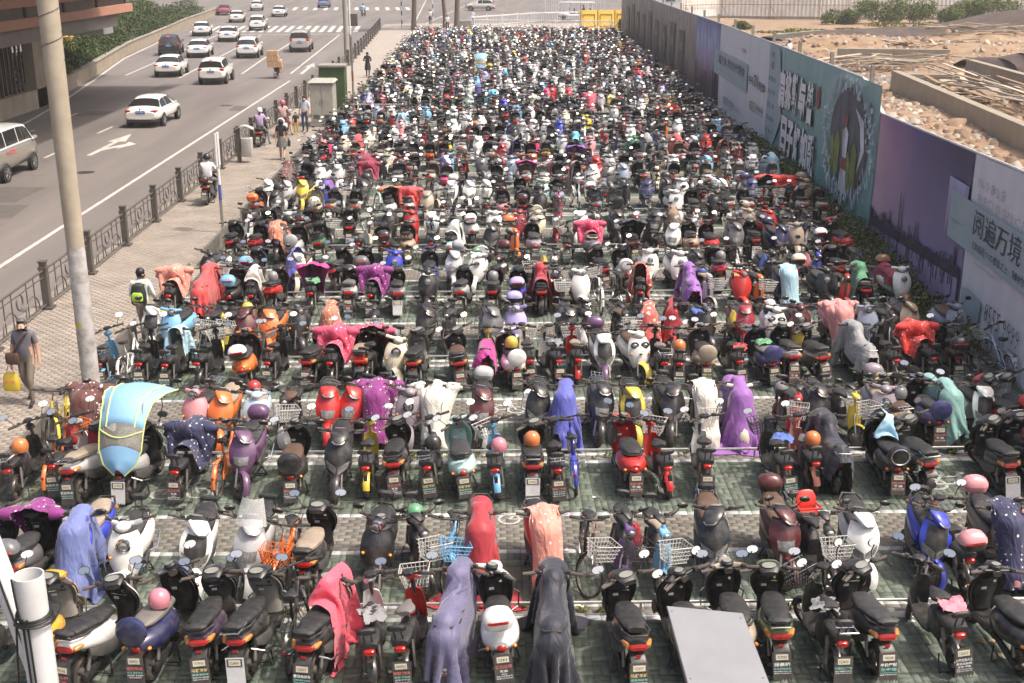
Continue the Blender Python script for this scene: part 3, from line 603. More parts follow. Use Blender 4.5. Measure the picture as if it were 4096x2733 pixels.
def cloth_mat(name, rough=.6, dots=None, bump=.35, alpha=1., stripes=False, spec=.5, flower=False):
    def f(_):
        m, nt, b = new_mat(name); c = nt.nodes.new('ShaderNodeObjectInfo').outputs['Color']; tc = nt.nodes.new('ShaderNodeTexCoord')
        k = ramp(nt, noise(nt, 3.5, 5), [(.3, (.86,)*3), (.7, (1.1,)*3)]); c = mixrgb(nt, 1., c, k, 'MULTIPLY')
        if dots:
            v = N(nt, 'ShaderNodeTexVoronoi'); v.inputs['Scale'].default_value = dots; v.inputs['Randomness'].default_value = .45 if not flower else 1.; nt.links.new(tc.outputs['UV'], v.inputs['Vector'])
            if flower:
                n2 = N(nt, 'ShaderNodeTexNoise'); n2.inputs['Scale'].default_value = dots*2.2; nt.links.new(tc.outputs['UV'], n2.inputs['Vector']); q = math_n(nt, 'ADD', v.outputs['Distance'], math_n(nt, 'MULTIPLY', n2.outputs['Fac'], .5)); q = math_n(nt, 'LESS_THAN', q, .58)
            else: q = math_n(nt, 'LESS_THAN', v.outputs['Distance'], .2)
            c = mixrgb(nt, q, c, (.72, .66, .6) if not flower else (.75, .6, .32))
        if stripes:
            sp = nt.nodes.new('ShaderNodeSeparateXYZ'); nt.links.new(tc.outputs['UV'], sp.inputs[0]); q = math_n(nt, 'GREATER_THAN', math_n(nt, 'FRACT', math_n(nt, 'MULTIPLY', sp.outputs[0], 5.)), .5); c = mixrgb(nt, q, c, (.75, .78, .78))
        nt.links.new(c, b.inputs['Base Color']); b.inputs['Roughness'].default_value = rough; b.inputs['Alpha'].default_value = alpha; b.inputs['Sheen Weight'].default_value = .25; b.inputs['Specular IOR Level'].default_value = spec
        w2 = N(nt, 'ShaderNodeTexNoise'); w2.inputs['Scale'].default_value = 4.5; w2.inputs['Detail'].default_value = 3; w2.inputs['Distortion'].default_value = 1.2; mp = N(nt, 'ShaderNodeMapping'); mp.inputs['Scale'].default_value = (1.5, .55, 1); mp.inputs['Rotation'].default_value = (0, 0, .25); nt.links.new(tc.outputs['UV'], mp.inputs[0]); nt.links.new(mp.outputs[0], w2.inputs['Vector'])
        h = math_n(nt, 'ABSOLUTE', math_n(nt, 'SUBTRACT', w2.outputs['Fac'], .5)); w3 = N(nt, 'ShaderNodeTexNoise'); w3.inputs['Scale'].default_value = 3.; w3.inputs['Detail'].default_value = 3; w3.inputs['Distortion'].default_value = .8; nt.links.new(mp.outputs[0], w3.inputs['Vector']); h = math_n(nt, 'ADD', math_n(nt, 'MULTIPLY', h, .6), math_n(nt, 'ABSOLUTE', math_n(nt, 'SUBTRACT', w3.outputs['Fac'], .5)))
        bn = N(nt, 'ShaderNodeBump'); bn.inputs['Strength'].default_value = min(1., bump*1.2); bn.inputs['Distance'].default_value = .12; nt.links.new(h, bn.inputs['Height']); nt.links.new(bn.outputs[0], b.inputs['Normal'])
        return m
    _MF[name] = f
cloth_mat('nylon'); cloth_mat('nylon_dots', dots=16, bump=.5); cloth_mat('quilt', .7, None, .6); cloth_mat('quilt_dots', .7, 14, .6); cloth_mat('quilt_flower', .7, 9, .4, flower=True); cloth_mat('stripe_cloth', .8, stripes=True)
cloth_mat('thin_film', .25, alpha=.45, bump=.4)
HOOD = [((0, .12, 1.22), (0, .12, 1.24), .11)]
_dr = {}
def drape_data(k):
    if k not in _dr:
        _dr[k] = {'full': lambda: drape(46, 62, 1.6, 2.5, 0, -.05, 3), 'full2': lambda: drape(44, 54, 1.5, 2.1, .05, .0, 8, (), .12), 'hood': lambda: drape(46, 58, 1.7, 2.2, .0, .2, 5, [((0, .1, 1.0), (0, .08, 1.22), .10)], -.1), 'apron': lambda: drape(28, 44, .62, 1.25, 0, .62, 61, (), .0, bend=.35, z0=1.1, pin=3),
            'front': lambda: drape(42, 40, 1.45, 1.3, -.05, .32, 11, (), .2), 'front2': lambda: drape(38, 40, 1.2, 1.3, .1, .15, 21, (), -.3), 'quilt': lambda: drape(34, 36, .92, 1.2, 0, .62, 31, (), .0, bend=.35, z0=1.1, pin=3),
            'quilt_back': lambda: drape(34, 34, 1.0, 1.2, 0, .02, 37, (), .08, bend=.6, tilt=.1), 'seat': lambda: drape(30, 30, 1.0, 1.05, 0, -.42, 41, (), .25, z0=1.1), 'back': lambda: drape(40, 50, 1.25, 1.8, .05, -.3, 45, (), -.15, z0=1.3), 'slip': lambda: drape(36, 40, 1.1, 1.5, -.04, .05, 51, (), .3)}[k]()
    return _dr[k]
def drape_mesh(k, m, _c={}):
    if (k, m) not in _c:
        V, F, uv = drape_data(k); _c[(k, m)] = np_mesh('cloth', V, F, m, smooth=True, uv=uv)
    return _c[(k, m)]
X_SLEEVE = MB().loft([(0, 0, .045, .045), (.06, 0, .075, .07), (.14, 0, .09, .085), (.2, 0, .085, .08)], 12, 2.2)
def cover(kind, material, col, bike_loc, bike_rz, label, group=None, sleeves=False, name='rain_cape', s=1.):
    o = ob(name, drape_mesh(kind, material), None, bike_loc, bike_rz, col); o.scale = (s, s, 1)
    tag(o, label, 'quilt' if 'quilt' in name else ('cover' if 'cover' in name else 'rain cape'), group)
    if sleeves:
        if 'sl' not in _dr:
            _dr['sl'] = []
            for sg in (-1, 1):
                b = MB().join(X_SLEEVE, 0, Matrix.Translation((sg*.36, .08, 1.0)) @ Matrix.Rotation(R(90 if sg < 0 else -90)*-1, 4, 'Z') @ Matrix.Translation((0, -.1, 0))); _dr['sl'].append(b)
        for b in _dr['sl']: ob('sleeve', b.mesh('sleeve', material), o, color=col)
    return o
# ------------------------------------------------------------------ the parked bikes
RAIL0, PER = 13.78, 5.03
COLOR = dict(black=(.016, .016, .018), white=(.74, .73, .70), silver=(.42, .42, .42), grey=(.12, .12, .125), navy=(.018, .022, .075), plum=(.035, .022, .05), mustard=(.62, .33, .02), red=(.48, .02, .018), champagne=(.36, .29, .22),
 olive=(.10, .15, .045), royal=(.03, .05, .42), orange=(.72, .16, .03), skyblue=(.18, .42, .66), violet=(.13, .07, .22), maroon=(.085, .014, .018), whiteblue=(.72, .72, .70), pink=(.66, .28, .30), bronze=(.2, .16, .11), purple=(.11, .05, .12),
 yellow=(.70, .52, .06), mint=(.40, .58, .54), salmon=(.66, .25, .18), paleblue=(.46, .58, .68), mauve=(.27, .23, .26), cream=(.70, .64, .48), beige=(.40, .29, .20), indigo=(.04, .04, .14), steelblack=(.02, .024, .03), yellowblack=(.55, .42, .04),
 lavender=(.42, .36, .66), crimson=(.26, .014, .03), steel=(.24, .28, .36), rosepink=(.66, .05, .16), green=(.05, .20, .10), wicker=(.3, .15, .06))
CLOTH = dict(hotpink=('nylon', (.68, .09, .14), 'hot pink'), slate=('nylon', (.12, .11, .20), 'slate purple'), black=('nylon', (.013, .014, .026), 'black'), purple=('quilt_dots', (.20, .018, .16), 'purple dotted'), slateblue=('nylon', (.13, .16, .36), 'slate blue'),
 red=('nylon', (.34, .02, .03), 'red'), peachdots=('quilt_dots', (.62, .25, .19), 'peach dotted'), navydots=('quilt_dots', (.02, .022, .07), 'navy dotted'), paleblue=('nylon', (.34, .54, .66), 'pale blue'), browndots=('quilt_dots', (.10, .03, .025), 'brown dotted'),
 whitecloth=('quilt', (.62, .58, .52), 'off-white'), royalcape=('nylon', (.09, .10, .40), 'royal blue'), violetcape=('nylon', (.26, .10, .36), 'violet'), mintcape=('nylon', (.22, .40, .36), 'mint green'), palebluedots=('nylon_dots', (.34, .52, .60), 'pale blue dotted'),
 pinkdots=('quilt_dots', (.56, .06, .13), 'pink dotted'), magenta=('nylon', (.42, .025, .20), 'magenta'), greytarp=('nylon', (.28, .28, .28), 'grey'), reddots=('quilt_dots', (.58, .03, .02), 'red dotted'), orangedots=('quilt_dots', (.46, .16, .09), 'orange dotted'),
 flower=('quilt_flower', (.56, .10, .09), 'red and yellow flowered'), salmon=('quilt', (.62, .26, .24), 'salmon pink'), rose=('nylon', (.55, .06, .06), 'rose red'), green=('nylon', (.08, .26, .13), 'green'), crimson=('nylon', (.30, .01, .05), 'crimson'),
 film=('thin_film', (.5, .5, .52), 'clear plastic'), lilac=('nylon', (.32, .30, .44), 'lilac'), paleyellow=('nylon', (.62, .60, .40), 'pale yellow'), cyan=('nylon', (.16, .50, .66), 'bright cyan'), indigo=('nylon', (.07, .07, .26), 'indigo'), orangered=('nylon', (.62, .12, .06), 'orange red'),
 white=('nylon', (.66, .65, .62), 'white'), silverc=('nylon', (.46, .46, .46), 'silver grey'), dusty=('nylon_dots', (.48, .36, .36), 'dusty pink'), stripes=('stripe_cloth', (.30, .46, .46), 'green striped'), brown=('quilt', (.26, .17, .11), 'brown'), maroonq=('quilt', (.24, .02, .05), 'maroon'), purplec=('nylon', (.18, .07, .34), 'purple'))
ROWS = {
'A0': '''-5.93 E black a|-5.31 S mustard a p #-|-4.68 S white a p 14 #9|-3.94 D navy a 4 #5|-3.38 S plum a p 4 #0|-2.83 S black a p 3 #-1|-2.45 B black a|-2.03 T black a p #8 +pinkcape:front2:hotpink|-1.43 E white a|-0.94 E red a b #7|-0.44 T grey a 4 #2 +slatecape:back:slate|0.11 R white a tT #1|0.72 S black a m +blackcover:full:black|1.59 S black a #0|2.29 D black a r #5|2.90 H champagne a|3.48 T olive a p #10|4.02 E black a bw #6|4.51 S black a p -4 #3|5.50 E black a f #4|6.24 D black a r -2 #2''',
'B0': '''-6.74 S black a|-6.26 T grey a t #- +purplequilt:quilt:purple|-5.57 S royal f +bluecape:front:slateblue|-4.93 R white f k -3|-4.10 S white f cp|-3.30 T silver f vp|-2.86 B orange f O|-2.43 S black a p #-|-1.63 H black f k|-1.03 E black f b|-0.61 B skyblue f O|-0.17 S black f m +redcover:hood:red|0.67 S red f +dotapron:apron:peachdots|1.26 B black f b|1.72 E violet f bw|2.26 E skyblue f bf|3.02 S steelblack f ck|3.98 T maroon f tk 3|4.44 E black f qb|5.06 S whiteblue f 6|5.96 S royal f ck 8|6.33 E pink a t|6.99 S bronze f tT/pink +navyquilt:apron:navydots|7.30 R pink f''',
'A1': '''-7.48 E black a|-7.00 B orange a O|-6.74 E white a #11|-6.33 S silver a 12 #11|-5.64 S silver a #-1 +canopy|-4.85 E black a #1 +navyquiltb:quilt_back:navydots|-4.31 B orange a|-3.95 T purple f tT|-3.18 D black a #5|-2.51 S black f c|-2.00 E yellow a f|-1.50 T black a #1|-0.94 E white a #0|-0.47 R mint a p #0|0.10 E skyblue a f b|0.63 T black a p #-1|1.04 E black a #7|1.35 B royal a|2.17 R red a #2|2.72 E red a b f|3.40 E white a #2|4.63 E black a bw #6|5.13 E salmon a f|5.46 E black a m +blackbag:full2:black|6.37 D black a r #2 +skycape:front2:paleblue|6.89 T grey a p #-|8.16 S black a p #-1|8.64 S black a #3''',
'B1': '''-7.60 B yellow f|-7.01 S white f +brownquilt:quilt:browndots|-6.74 E white f b|-5.12 H pink f|-4.78 S orange f p|-4.20 R paleblue f k|-3.60 E black f b|-2.96 T red f|-2.50 T red f p|-2.01 E orange f f +purpledots:quilt:purple|-1.52 R mauve f k|-0.98 E skyblue f f +whitecape:quilt:whitecloth|-0.23 T maroon f tT/silver|0.73 S black f c|1.30 E black f +bluecape2:front:royalcape|1.82 T black f|2.46 S yellowblack f c 8|3.08 S black f k|3.70 E white f b +whitecloth:apron:whitecloth|4.35 H cream f k +purplecape:hood:violetcape|5.18 E red f b f|5.68 S black f c|6.26 E yellow f b f|6.83 R mauve f tT|7.14 R beige a|7.67 D indigo a #2|7.98 S black f +mintcape:full2:mintcape|8.48 S white f c|8.90 T red a p|9.32 T white a tT/red''',
'A2': '''-7.70 E skyblue a f #0|-7.24 B white a|-6.92 E black a #3|-6.34 E cream a #11 +dotcape:front:palebluedots|-5.67 E black a b|-4.82 R orange a t/white|-4.35 E black a #6|-3.51 S black a p #5|-3.15 E black a +pinkquilt:quilt_back:pinkdots|-2.63 T red a p|-2.41 E black a +pinkquilt2:quilt:pinkdots|-1.99 R cream f k|-1.46 T black a p #-|-0.63 S black a p #5|-0.11 E yellow a f +magentacape:seat:magenta|0.34 D white a #5|0.75 E cream a b #1|1.16 E white a #9|1.66 E red a b f|2.21 S white f c tT/purple|2.89 P white f /yellow|3.34 E black a|3.75 E white a #8|4.25 D champagne a #0|4.89 E black a #7|5.51 D indigo a #0|5.95 S white a p #2|6.52 T grey a p #5|7.39 E silver a #3 +greytarp:full2:greytarp|8.01 E black a bw|8.66 E red a +redquilt:quilt_back:reddots|9.35 E black a t #0|9.70 B black a|10.39 B paleblue a b''',
'B2': '''-7.26 S white f c|-6.79 H skyblue f|-6.16 E black f b|-5.75 E yellow f b|-5.28 T maroon f p|-4.72 S orange f|-4.18 H black f|-3.46 E black f +brownquilt2:front:orangedots|-2.54 E black f b|-1.50 S black f c|-0.94 E black f bw|-0.11 T grey f|0.52 H lavender f t|1.54 S black f c k|2.07 E black f|2.79 E black f b|3.39 E black f +parasol:front:flower|3.94 E red f +redcape2:front2:red|4.57 H black f|5.37 T crimson f|6.07 P white f|6.64 R maroon f|7.48 S pink f +pinkq:quilt:salmon|8.05 H steel f|8.53 E black f|8.93 T beige f|10.00 R steel f k''',
'A3': '''-7.60 E red a +pinkdots2:quilt_back:peachdots|-6.85 S black a m +redcover2:full:rose|-6.18 R black a tT/skyblue|-5.73 E white a +whitecape2:front2:whitecloth|-5.20 T red a p|-4.33 E black a|-3.42 S white a p #1|-2.82 E black a #4 +purpledots2:quilt_back:purple|-2.28 S silver a p #-1|-1.52 R black f|-0.65 S silver a p #6|0.05 S black a p #0|0.69 T royal a p t/lavender|1.18 S black a m +redcover3:hood:red|1.60 E black f b|2.10 H white f|2.62 B white a b|3.05 B black f|3.58 E black a +parasol2:front:flower|4.78 S black a m +purplecover:full2:violetcape|5.16 E silver f b|6.01 H red f k|6.39 E orange f b|7.11 S navy f k +bluepattern:apron:palebluedots|8.03 R black f|8.35 E red f|8.91 S black a +greencape:hood:green|9.84 R white f t/wicker +marooncape:seat:crimson''',
}
ORD = 'zeroth first second third fourth fifth sixth seventh eighth ninth tenth eleventh twelfth thirteenth fourteenth fifteenth sixteenth seventeenth eighteenth nineteenth'.split()
TENS = {20: 'twent', 30: 'thirt', 40: 'fort'}
def ordinal(n):
    if n < 20: return ORD[n]
    t = n//10*10
    return TENS[t]+'ieth' if n == t else TENS[t]+'y-'+ORD[n-t]
def wall_x(y):
    pts = [(12, 9.9), (22, 10.5), (35.5, 11.45), (49, 12.0), (66, 12.6), (82, 12.9), (127, 13.8), (160, 14.4)]
    for (a, xa), (b, xb) in zip(pts, pts[1:]):
        if y <= b: return xa+(xb-xa)*(y-a)/(b-a)
    return 14.4
GCOL = [('black', 32), ('grey', 7), ('white', 24), ('silver', 14), ('red', 6), ('maroon', 3), ('navy', 3), ('royal', 2), ('skyblue', 3), ('orange', 2), ('cream', 6), ('pink', 5), ('mint', 2), ('yellow', 2), ('beige', 2), ('crimson', 2), ('mauve', 2), ('steel', 2), ('indigo', 2), ('champagne', 2), ('lavender', 1), ('olive', 1), ('rosepink', 1), ('green', 1)]
def gen_row(rw, k, rr):
    """a row nobody could list bike by bike: dense, mixed, with a few free places"""
    y = RAIL0+PER*k; x = -7.45+rr.random()*.4; out = []; xr = wall_x(y)-1.0
    names = [c for c, n in GCOL for _ in range(n)]
    while x < xr:
        lane = (k >= 9 and 5.0 < x < 5.6 and rr.random() < .6)
        if not lane and rr.random() > .06:
            kind = rr.choices('STRHDEBP', [24, 18, 12, 6, 6, 30, 5, 1])[0]; col = rr.choice(names); f = rr.random()
            d = ('f' if f < .2 else 'a') if rw == 'A' else ('f' if f < .72 else 'a')
            o = ''
            if kind in 'ST': o = rr.choice(['', 'p', 'p', 'k', 'c', 'tT', 't'])
            elif kind == 'E': o = rr.choice(['', 'b', 'b', 'bw', 'f', 'fb', 't'])
            elif kind in 'RH': o = rr.choice(['', 'k', 'p', 'tT'])
            elif kind == 'D': o = rr.choice(['', 'r'])
            fl = ' #%d' % rr.randrange(-1, 12) if rr.random() < .8 else ''
            out.append('%.2f %s %s %s %s%s' % (x, kind, col, d, o, fl))
        x += rr.uniform(.52, .68)+(rr.random() < .05)*.5
    return '|'.join(out)
KINDW = {'S': 'sport scooter', 'T': 'commuter scooter', 'R': 'rounded scooter', 'H': 'slim scooter', 'P': 'two-eyed scooter', 'D': 'scooter with rear disc', 'E': 'electric moped', 'B': 'bicycle'}
COLW = dict(steelblack='black and blue', yellowblack='yellow and black', whiteblue='white', skyblue='sky blue', paleblue='pale blue', rosepink='hot pink', royal='royal blue', steel='steel blue')
BIKES = []      # (x, y, rz, row index, place, kind)
def row_y(r, k): return RAIL0+PER*k+(-.84 if r == 'A' else 1.12)
def parse(t):
    p = t.split(); d = dict(x=float(p[0]), kind=p[1], col=p[2], dir=p[3], opts='', yaw=0., flap=None, col2=None, cover=None)
    for q in p[4:]:
        if q[0] == '#': d['flap'] = None if q == '#-' else int(q[1:])
        elif q[0] == '+': d['cover'] = q[1:]
        elif q.lstrip('-').isdigit(): d['yaw'] = float(q)
        else:
            if '/' in q: q, d['col2'] = q.split('/')
            d['opts'] += q
    return d
COVERS = []
def place_row(r, k, idx, txt):
    items = sorted((parse(t) for t in txt.split('|')), key=lambda d: d['x']); far = k >= 3; out = []
    for i, d in enumerate(items):
        rr = random.Random(idx*100+i); y = row_y(r, k)+rr.uniform(-.13, .13); rz = (math.pi if d['dir'] == 'f' else 0)+R(-d['yaw'])+R(rr.gauss(0, 4.2)); st = 0. if d['cover'] else R(rr.choices([rr.gauss(27, 6), rr.gauss(-22, 6), rr.gauss(0, 5)], [55, 12, 33])[0]); c = COLOR[d['col']]
        if d['kind'] == 'B': y += .05
        o = build_bike(d['kind'], c, (d['x'], y, 0), rz, d['opts']+('m' if (d['cover'] and d['cover'] != 'canopy') or rr.random() < .3 else ''), d['flap'], i, far, COLOR.get(d['col2']), None, st)
        if not d['cover'] and rr.random() < .55: o.rotation_euler[1] = -R(rr.uniform(4, 8))
        o.scale = (1.07, rr.uniform(.98, 1.03), rr.uniform(.98, 1.03))
        feat = ''
        if 't' in d['opts']: feat = ' with top box'
        elif 'b' in d['opts'] or 'O' in d['opts']: feat = ' with basket'
        elif 'q' in d['opts']: feat = ' with child seat'
        o['label'] = '%s %s%s, %s, %s from left, %s nearest row' % (COLW.get(d['col'], d['col']), KINDW[d['kind']], feat, 'facing us' if d['dir'] == 'f' else 'tail towards us', ordinal(i+1), ordinal(idx))
        o['category'] = 'bicycle' if d['kind'] == 'B' else ('moped' if d['kind'] == 'E' else 'scooter'); o['group'] = 'bikes parked in rows'
        BIKES.append((d['x'], y, rz, idx, i+1, d['kind']))
        if not d['cover'] and d['kind'] != 'B' and 't' not in d['opts'] and idx <= 8 and rr.random() < .3: clutter(o, d, i+1, idx, rr)
        if d['cover']:
            if d['cover'] == 'canopy': COVERS.append(('canopy', None, (d['x'], y, 0), rz, i+1, idx))
            else: n, dr, cl = d['cover'].split(':'); COVERS.append((dr, cl, (d['x'], y, 0), rz, i+1, idx))
def put_cover(dr, cl, loc, rz, i, idx):
    m, c, w = CLOTH[cl]; q = 'quilt' in m or 'cloth' in m; nm = 'quilt' if q else ('scooter_cover' if dr == 'full' else 'rain_cape')
    word = {'quilt': 'windproof quilt', 'scooter_cover': 'nylon cover', 'rain_cape': 'rain cape'}[nm]
    cover(dr, m, c, loc, rz, '%s %s over the %s bike from left in %s nearest row' % (w, word, ordinal(i), ordinal(idx)), 'covers and capes on parked bikes', q and 'quilt' in dr, nm)
CLUT = [0]
def clutter(o, d, i, idx, rr):
    """things left on the bikes: helmets, carrier bags, rags"""
    f = rr.random(); x, y = o.location.x, o.location.y; rz = o.rotation_euler.z; M = Matrix.Translation((x, y, 0)) @ Matrix.Rotation(rz, 4, 'Z'); cn, cc = rr.choice([('red', (.42, .03, .03)), ('white', (.66, .65, .62)), ('black', (.02, .02, .02)), ('pink', (.6, .2, .25)), ('blue', (.06, .12, .4)), ('yellow', (.6, .42, .06)), ('grey', (.2, .2, .2)), ('green', (.1, .28, .14)), ('orange', (.6, .18, .05))]); where = 'on %s bike from left, %s nearest row' % (ordinal(i), ordinal(idx))
    if f < .34:
        p = M @ Vector((0, -.3, .80 if d['kind'] != 'E' else .72)); h = ob('helmet', X_HELM, None, tuple(p), rz+rr.uniform(-.6, .6), cc); tag(h, '%s helmet left %s' % (cn, where), 'helmet', 'helmets left on bikes'); ob('visor', X_VISOR, h); return
    if f < .72:
        s = rr.choice((-1, 1)); p = M @ Vector((s*.2, .30, .93)); h = ob('carrier_bag', X_BAG[rr.randrange(3)], None, tuple(p), rz+rr.uniform(-1, 1), cc); tag(h, '%s carrier bag hanging %s' % (cn, where), 'bag', 'bags hung on bikes'); return
    p = M @ Vector((rr.uniform(-.05, .05), rr.uniform(-.35, 0), .775)); h = ob('rag', X_RAG[rr.randrange(2)], None, tuple(p), rz+rr.uniform(-2, 2), cc); tag(h, '%s rag lying %s' % (cn, where), 'cloth', 'rags left on bikes')
def crumple(b, a, seed):
    q = random.Random(seed); b.v = [(x+q.gauss(0, a), y+q.gauss(0, a), z+q.gauss(0, a)) for x, y, z in b.v]; return b
X_HELM = MB().lathe([(0, .13), (.05, .125), (.10, .09), (.128, .03), (.13, -.03), (.118, -.08)], (0, 0, .09), 'z', 16).mesh('helmet', 'paint')
X_VISOR = MB().shell(lambda u, v: (.125*math.sin((u-.5)*2.4), .02+.125*math.cos((u-.5)*2.4), .02+.1*v), 8, 3, (0, .012, 0)).mesh('visor', 'black_plastic')
X_BAG = [crumple(MB().loft([(0, 0, .02, .015), (-.08, 0, .06, .05), (-.2, 0, .11, .08), (-.32, 0, .11, .09), (-.38, 0, .07, .06)], 12, 2.6, 0, 'z'), .011, k).mesh('carrier_bag', 'nylon') for k in range(3)]
X_RAG = [crumple(MB().grid(lambda u, v: ((u-.5)*.34, (v-.5)*.3, .03+.02*math.sin(u*9+k)*math.cos(v*8)-.22*max(0, abs(u-.5)-.28)), 9, 8), .012, 9+k).mesh('rag', 'quilt') for k in range(2)]
def build_bikes():
    idx = 0
    for k in range(0, 6):
        for r in 'AB':
            idx += 1; t = ROWS.get('%s%d' % (r, k)) or gen_row(r, k, random.Random(500+idx)); place_row(r, k, idx, t)
    return idx
# ------------------------------------------------------------------ far rows: too many to list, one mass of simpler bikes
def lo_bike(kind, steer=0., mir=True):
    P = {'S': lambda: sport(True), 'R': lambda: retro(True), 'E': lambda: moped(True)}[kind](); V = []; F = []; C = []; Mi = []; n = 0
    W = two(.62, -.6, .215, .048, .052, 'alloy', True)
    items = [(k, b) for k, b in P.items() if k not in ('screen', 'indicator_l', 'indicator_r', 'rear_indicator_l', 'rear_indicator_r', 'chest_panel', 'guard', 'fork', 'headlight_ring', 'visor_light')]
    for _, nm, (ty, rm), _m in W: items += [('tyre', ty)]
    dark = (.016, .016, .017); cm = {'tail_light': (.42, .014, .01), 'headlight': (.5, .49, .46), 'glass_l': (.9, .92, .95), 'glass_r': (.9, .92, .95), 'tyre': (.03, .027, .025)}
    SM = steer_matrix(steer, kind)
    for k, b in items:
        if k in STEER or k in ('glass_l', 'glass_r', 'grip_l', 'grip_r') or (k == 'headlight' and kind == 'E'): b = MB().join(b, 0, SM)
        if not mir and (k.startswith('mirror') or k.startswith('glass')): continue
        paint = k in ('body', 'front_shield', 'front_fender', 'cowl', 'rear_fender', 'battery_box')
        tri = []
        for f in b.f: tri += [(f[0], f[i], f[i+1]) for i in range(1, len(f)-1)]
        if not tri: continue
        V += b.v; F += [tuple(i+n for i in t) for t in tri]; n += len(b.v)
        c = (-1, -1, -1) if paint else cm.get(k, dark); C += [c]*len(b.v); Mi += [1 if k in ('glass_l', 'glass_r') else 0]*len(tri)
    return np.array(V, np.float32), np.array(F, np.int32), np.array(C, np.float32), np.array(Mi, np.int32)
mat('far_bike', src='attr', rough=.36, coat=.2)
def far_bikes(k0, k1, idx):
    L = {(k, a, m): lo_bike(k, R(a), m) for k in 'SRE' for a in (-22, 0, 27) for m in (True, False)}; Vs = []; Fs = []; Cs = []; Ms = []; n = 0
    for k in range(k0, k1):
        for r in 'AB':
            idx += 1; rr = random.Random(900+idx)
            extra = [t for t in gen_row(r, k, rr).split('|') if rr.random() < (.3 if r == 'B' else 0.)]; ts = gen_row(r, k, rr).split('|')
            for i, t in enumerate(ts+extra):
                d = parse(t); V, F, C, Mi = L[({'S': 'S', 'T': 'S', 'R': 'R', 'H': 'R', 'D': 'R', 'P': 'R', 'E': 'E', 'B': 'E'}[d['kind']], rr.choices([-22, 0, 27], [15, 35, 50])[0], rr.random() < .7)]
                rz = (math.pi if d['dir'] == 'f' else 0)+R(rr.gauss(0, 4)); y = row_y(r, k)+rr.uniform(-.28, .28); c, s = math.cos(rz), math.sin(rz); y += 1.55 if i >= len(ts) else 0
                W = np.stack([V[:, 0]*c*1.07-V[:, 1]*s+d['x'], V[:, 0]*s*1.07+V[:, 1]*c+y, V[:, 2]], -1); cc = np.where(C[:, :1] < 0, np.array(COLOR[d['col']], np.float32)[None], C); tint = np.array(rr.choices([(1, 1, 1), (4, 3.8, 3.6), (9, 7, 5), (16, 15, 14)], [60, 20, 10, 10])[0], np.float32); cc = np.where((C[:, :1] >= 0) & (C[:, :1] < .02), np.clip(cc*tint, 0, .6), cc)
                Vs.append(W); Fs.append(F+n); Ms.append(Mi); Cs.append(np.concatenate([cc, np.ones((len(cc), 1), np.float32)], 1)); n += len(V); BIKES.append((d['x'], y, rz, idx, i+1, d['kind']))
    me = np_mesh('parked_scooters', np.concatenate(Vs), np.concatenate(Fs), ['far_bike', 'mirror_glass'], np.concatenate(Ms), np.concatenate(Cs), smooth=True)
    me.set_sharp_from_angle(angle=R(50))
    o = ob('parked_scooters', me); o['kind'] = 'stuff'; o['label'] = 'dense mass of parked scooters filling the far rows of the lot'; return idx
# ------------------------------------------------------------------ ground, paving, road
mat('earth', (.20, .17, .14), .95, var=.2, vscale=.4, world=True)
BANDS = [(-.10, .07, 'w'), (.07, .23, 'n'), (.23, .35, 'w'), (.35, 1.74, 'g'), (1.74, 1.86, 'w'), (1.86, 2.94, 'n'), (2.94, 3.06, 'w'), (3.06, PER-.10, 'g')]
PCOL = {'g': (.118, .145, .115), 'n': (.165, .152, .128), 'w': (.46, .47, .46)}
def f(_):
    m, nt, b = new_mat('paver'); a = nt.nodes.new('ShaderNodeAttribute'); a.attribute_name = 'Col'; c = a.outputs['Color']
    k = ramp(nt, noise(nt, 1.1, 6, 'World'), [(.3, (.74,)*3), (.7, (1.18,)*3)]); c = mixrgb(nt, 1., c, k, 'MULTIPLY')
    k2 = ramp(nt, noise(nt, 3.2, 7, 'World', .7), [(.5, (0, 0, 0)), (.8, (.55,)*3)]); c = mixrgb(nt, k2, c, (.20, .175, .14))
    k3 = ramp(nt, noise(nt, 26, 4, 'World'), [(.3, (.8,)*3), (.75, (1.16,)*3)]); c = mixrgb(nt, 1., c, k3, 'MULTIPLY')
    nt.links.new(c, b.inputs['Base Color']); b.inputs['Roughness'].default_value = .82
    bn = N(nt, 'ShaderNodeBump'); bn.inputs['Strength'].default_value = .4; bn.inputs['Distance'].default_value = .01; nt.links.new(noise(nt, 60, 4, 'World'), bn.inputs['Height']); nt.links.new(bn.outputs[0], b.inputs['Normal']); return m
_MF['paver'] = f
def f(_):
    m, nt, b = new_mat('paver_single'); c = nt.nodes.new('ShaderNodeObjectInfo').outputs['Color']
    k = ramp(nt, noise(nt, 1.1, 6, 'World'), [(.3, (.74,)*3), (.7, (1.18,)*3)]); c = mixrgb(nt, 1., c, k, 'MULTIPLY')
    k3 = ramp(nt, noise(nt, 26, 4, 'World'), [(.3, (.8,)*3), (.75, (1.16,)*3)]); c = mixrgb(nt, 1., c, k3, 'MULTIPLY')
    nt.links.new(c, b.inputs['Base Color']); b.inputs['Roughness'].default_value = .82; return m
_MF['paver_single'] = f
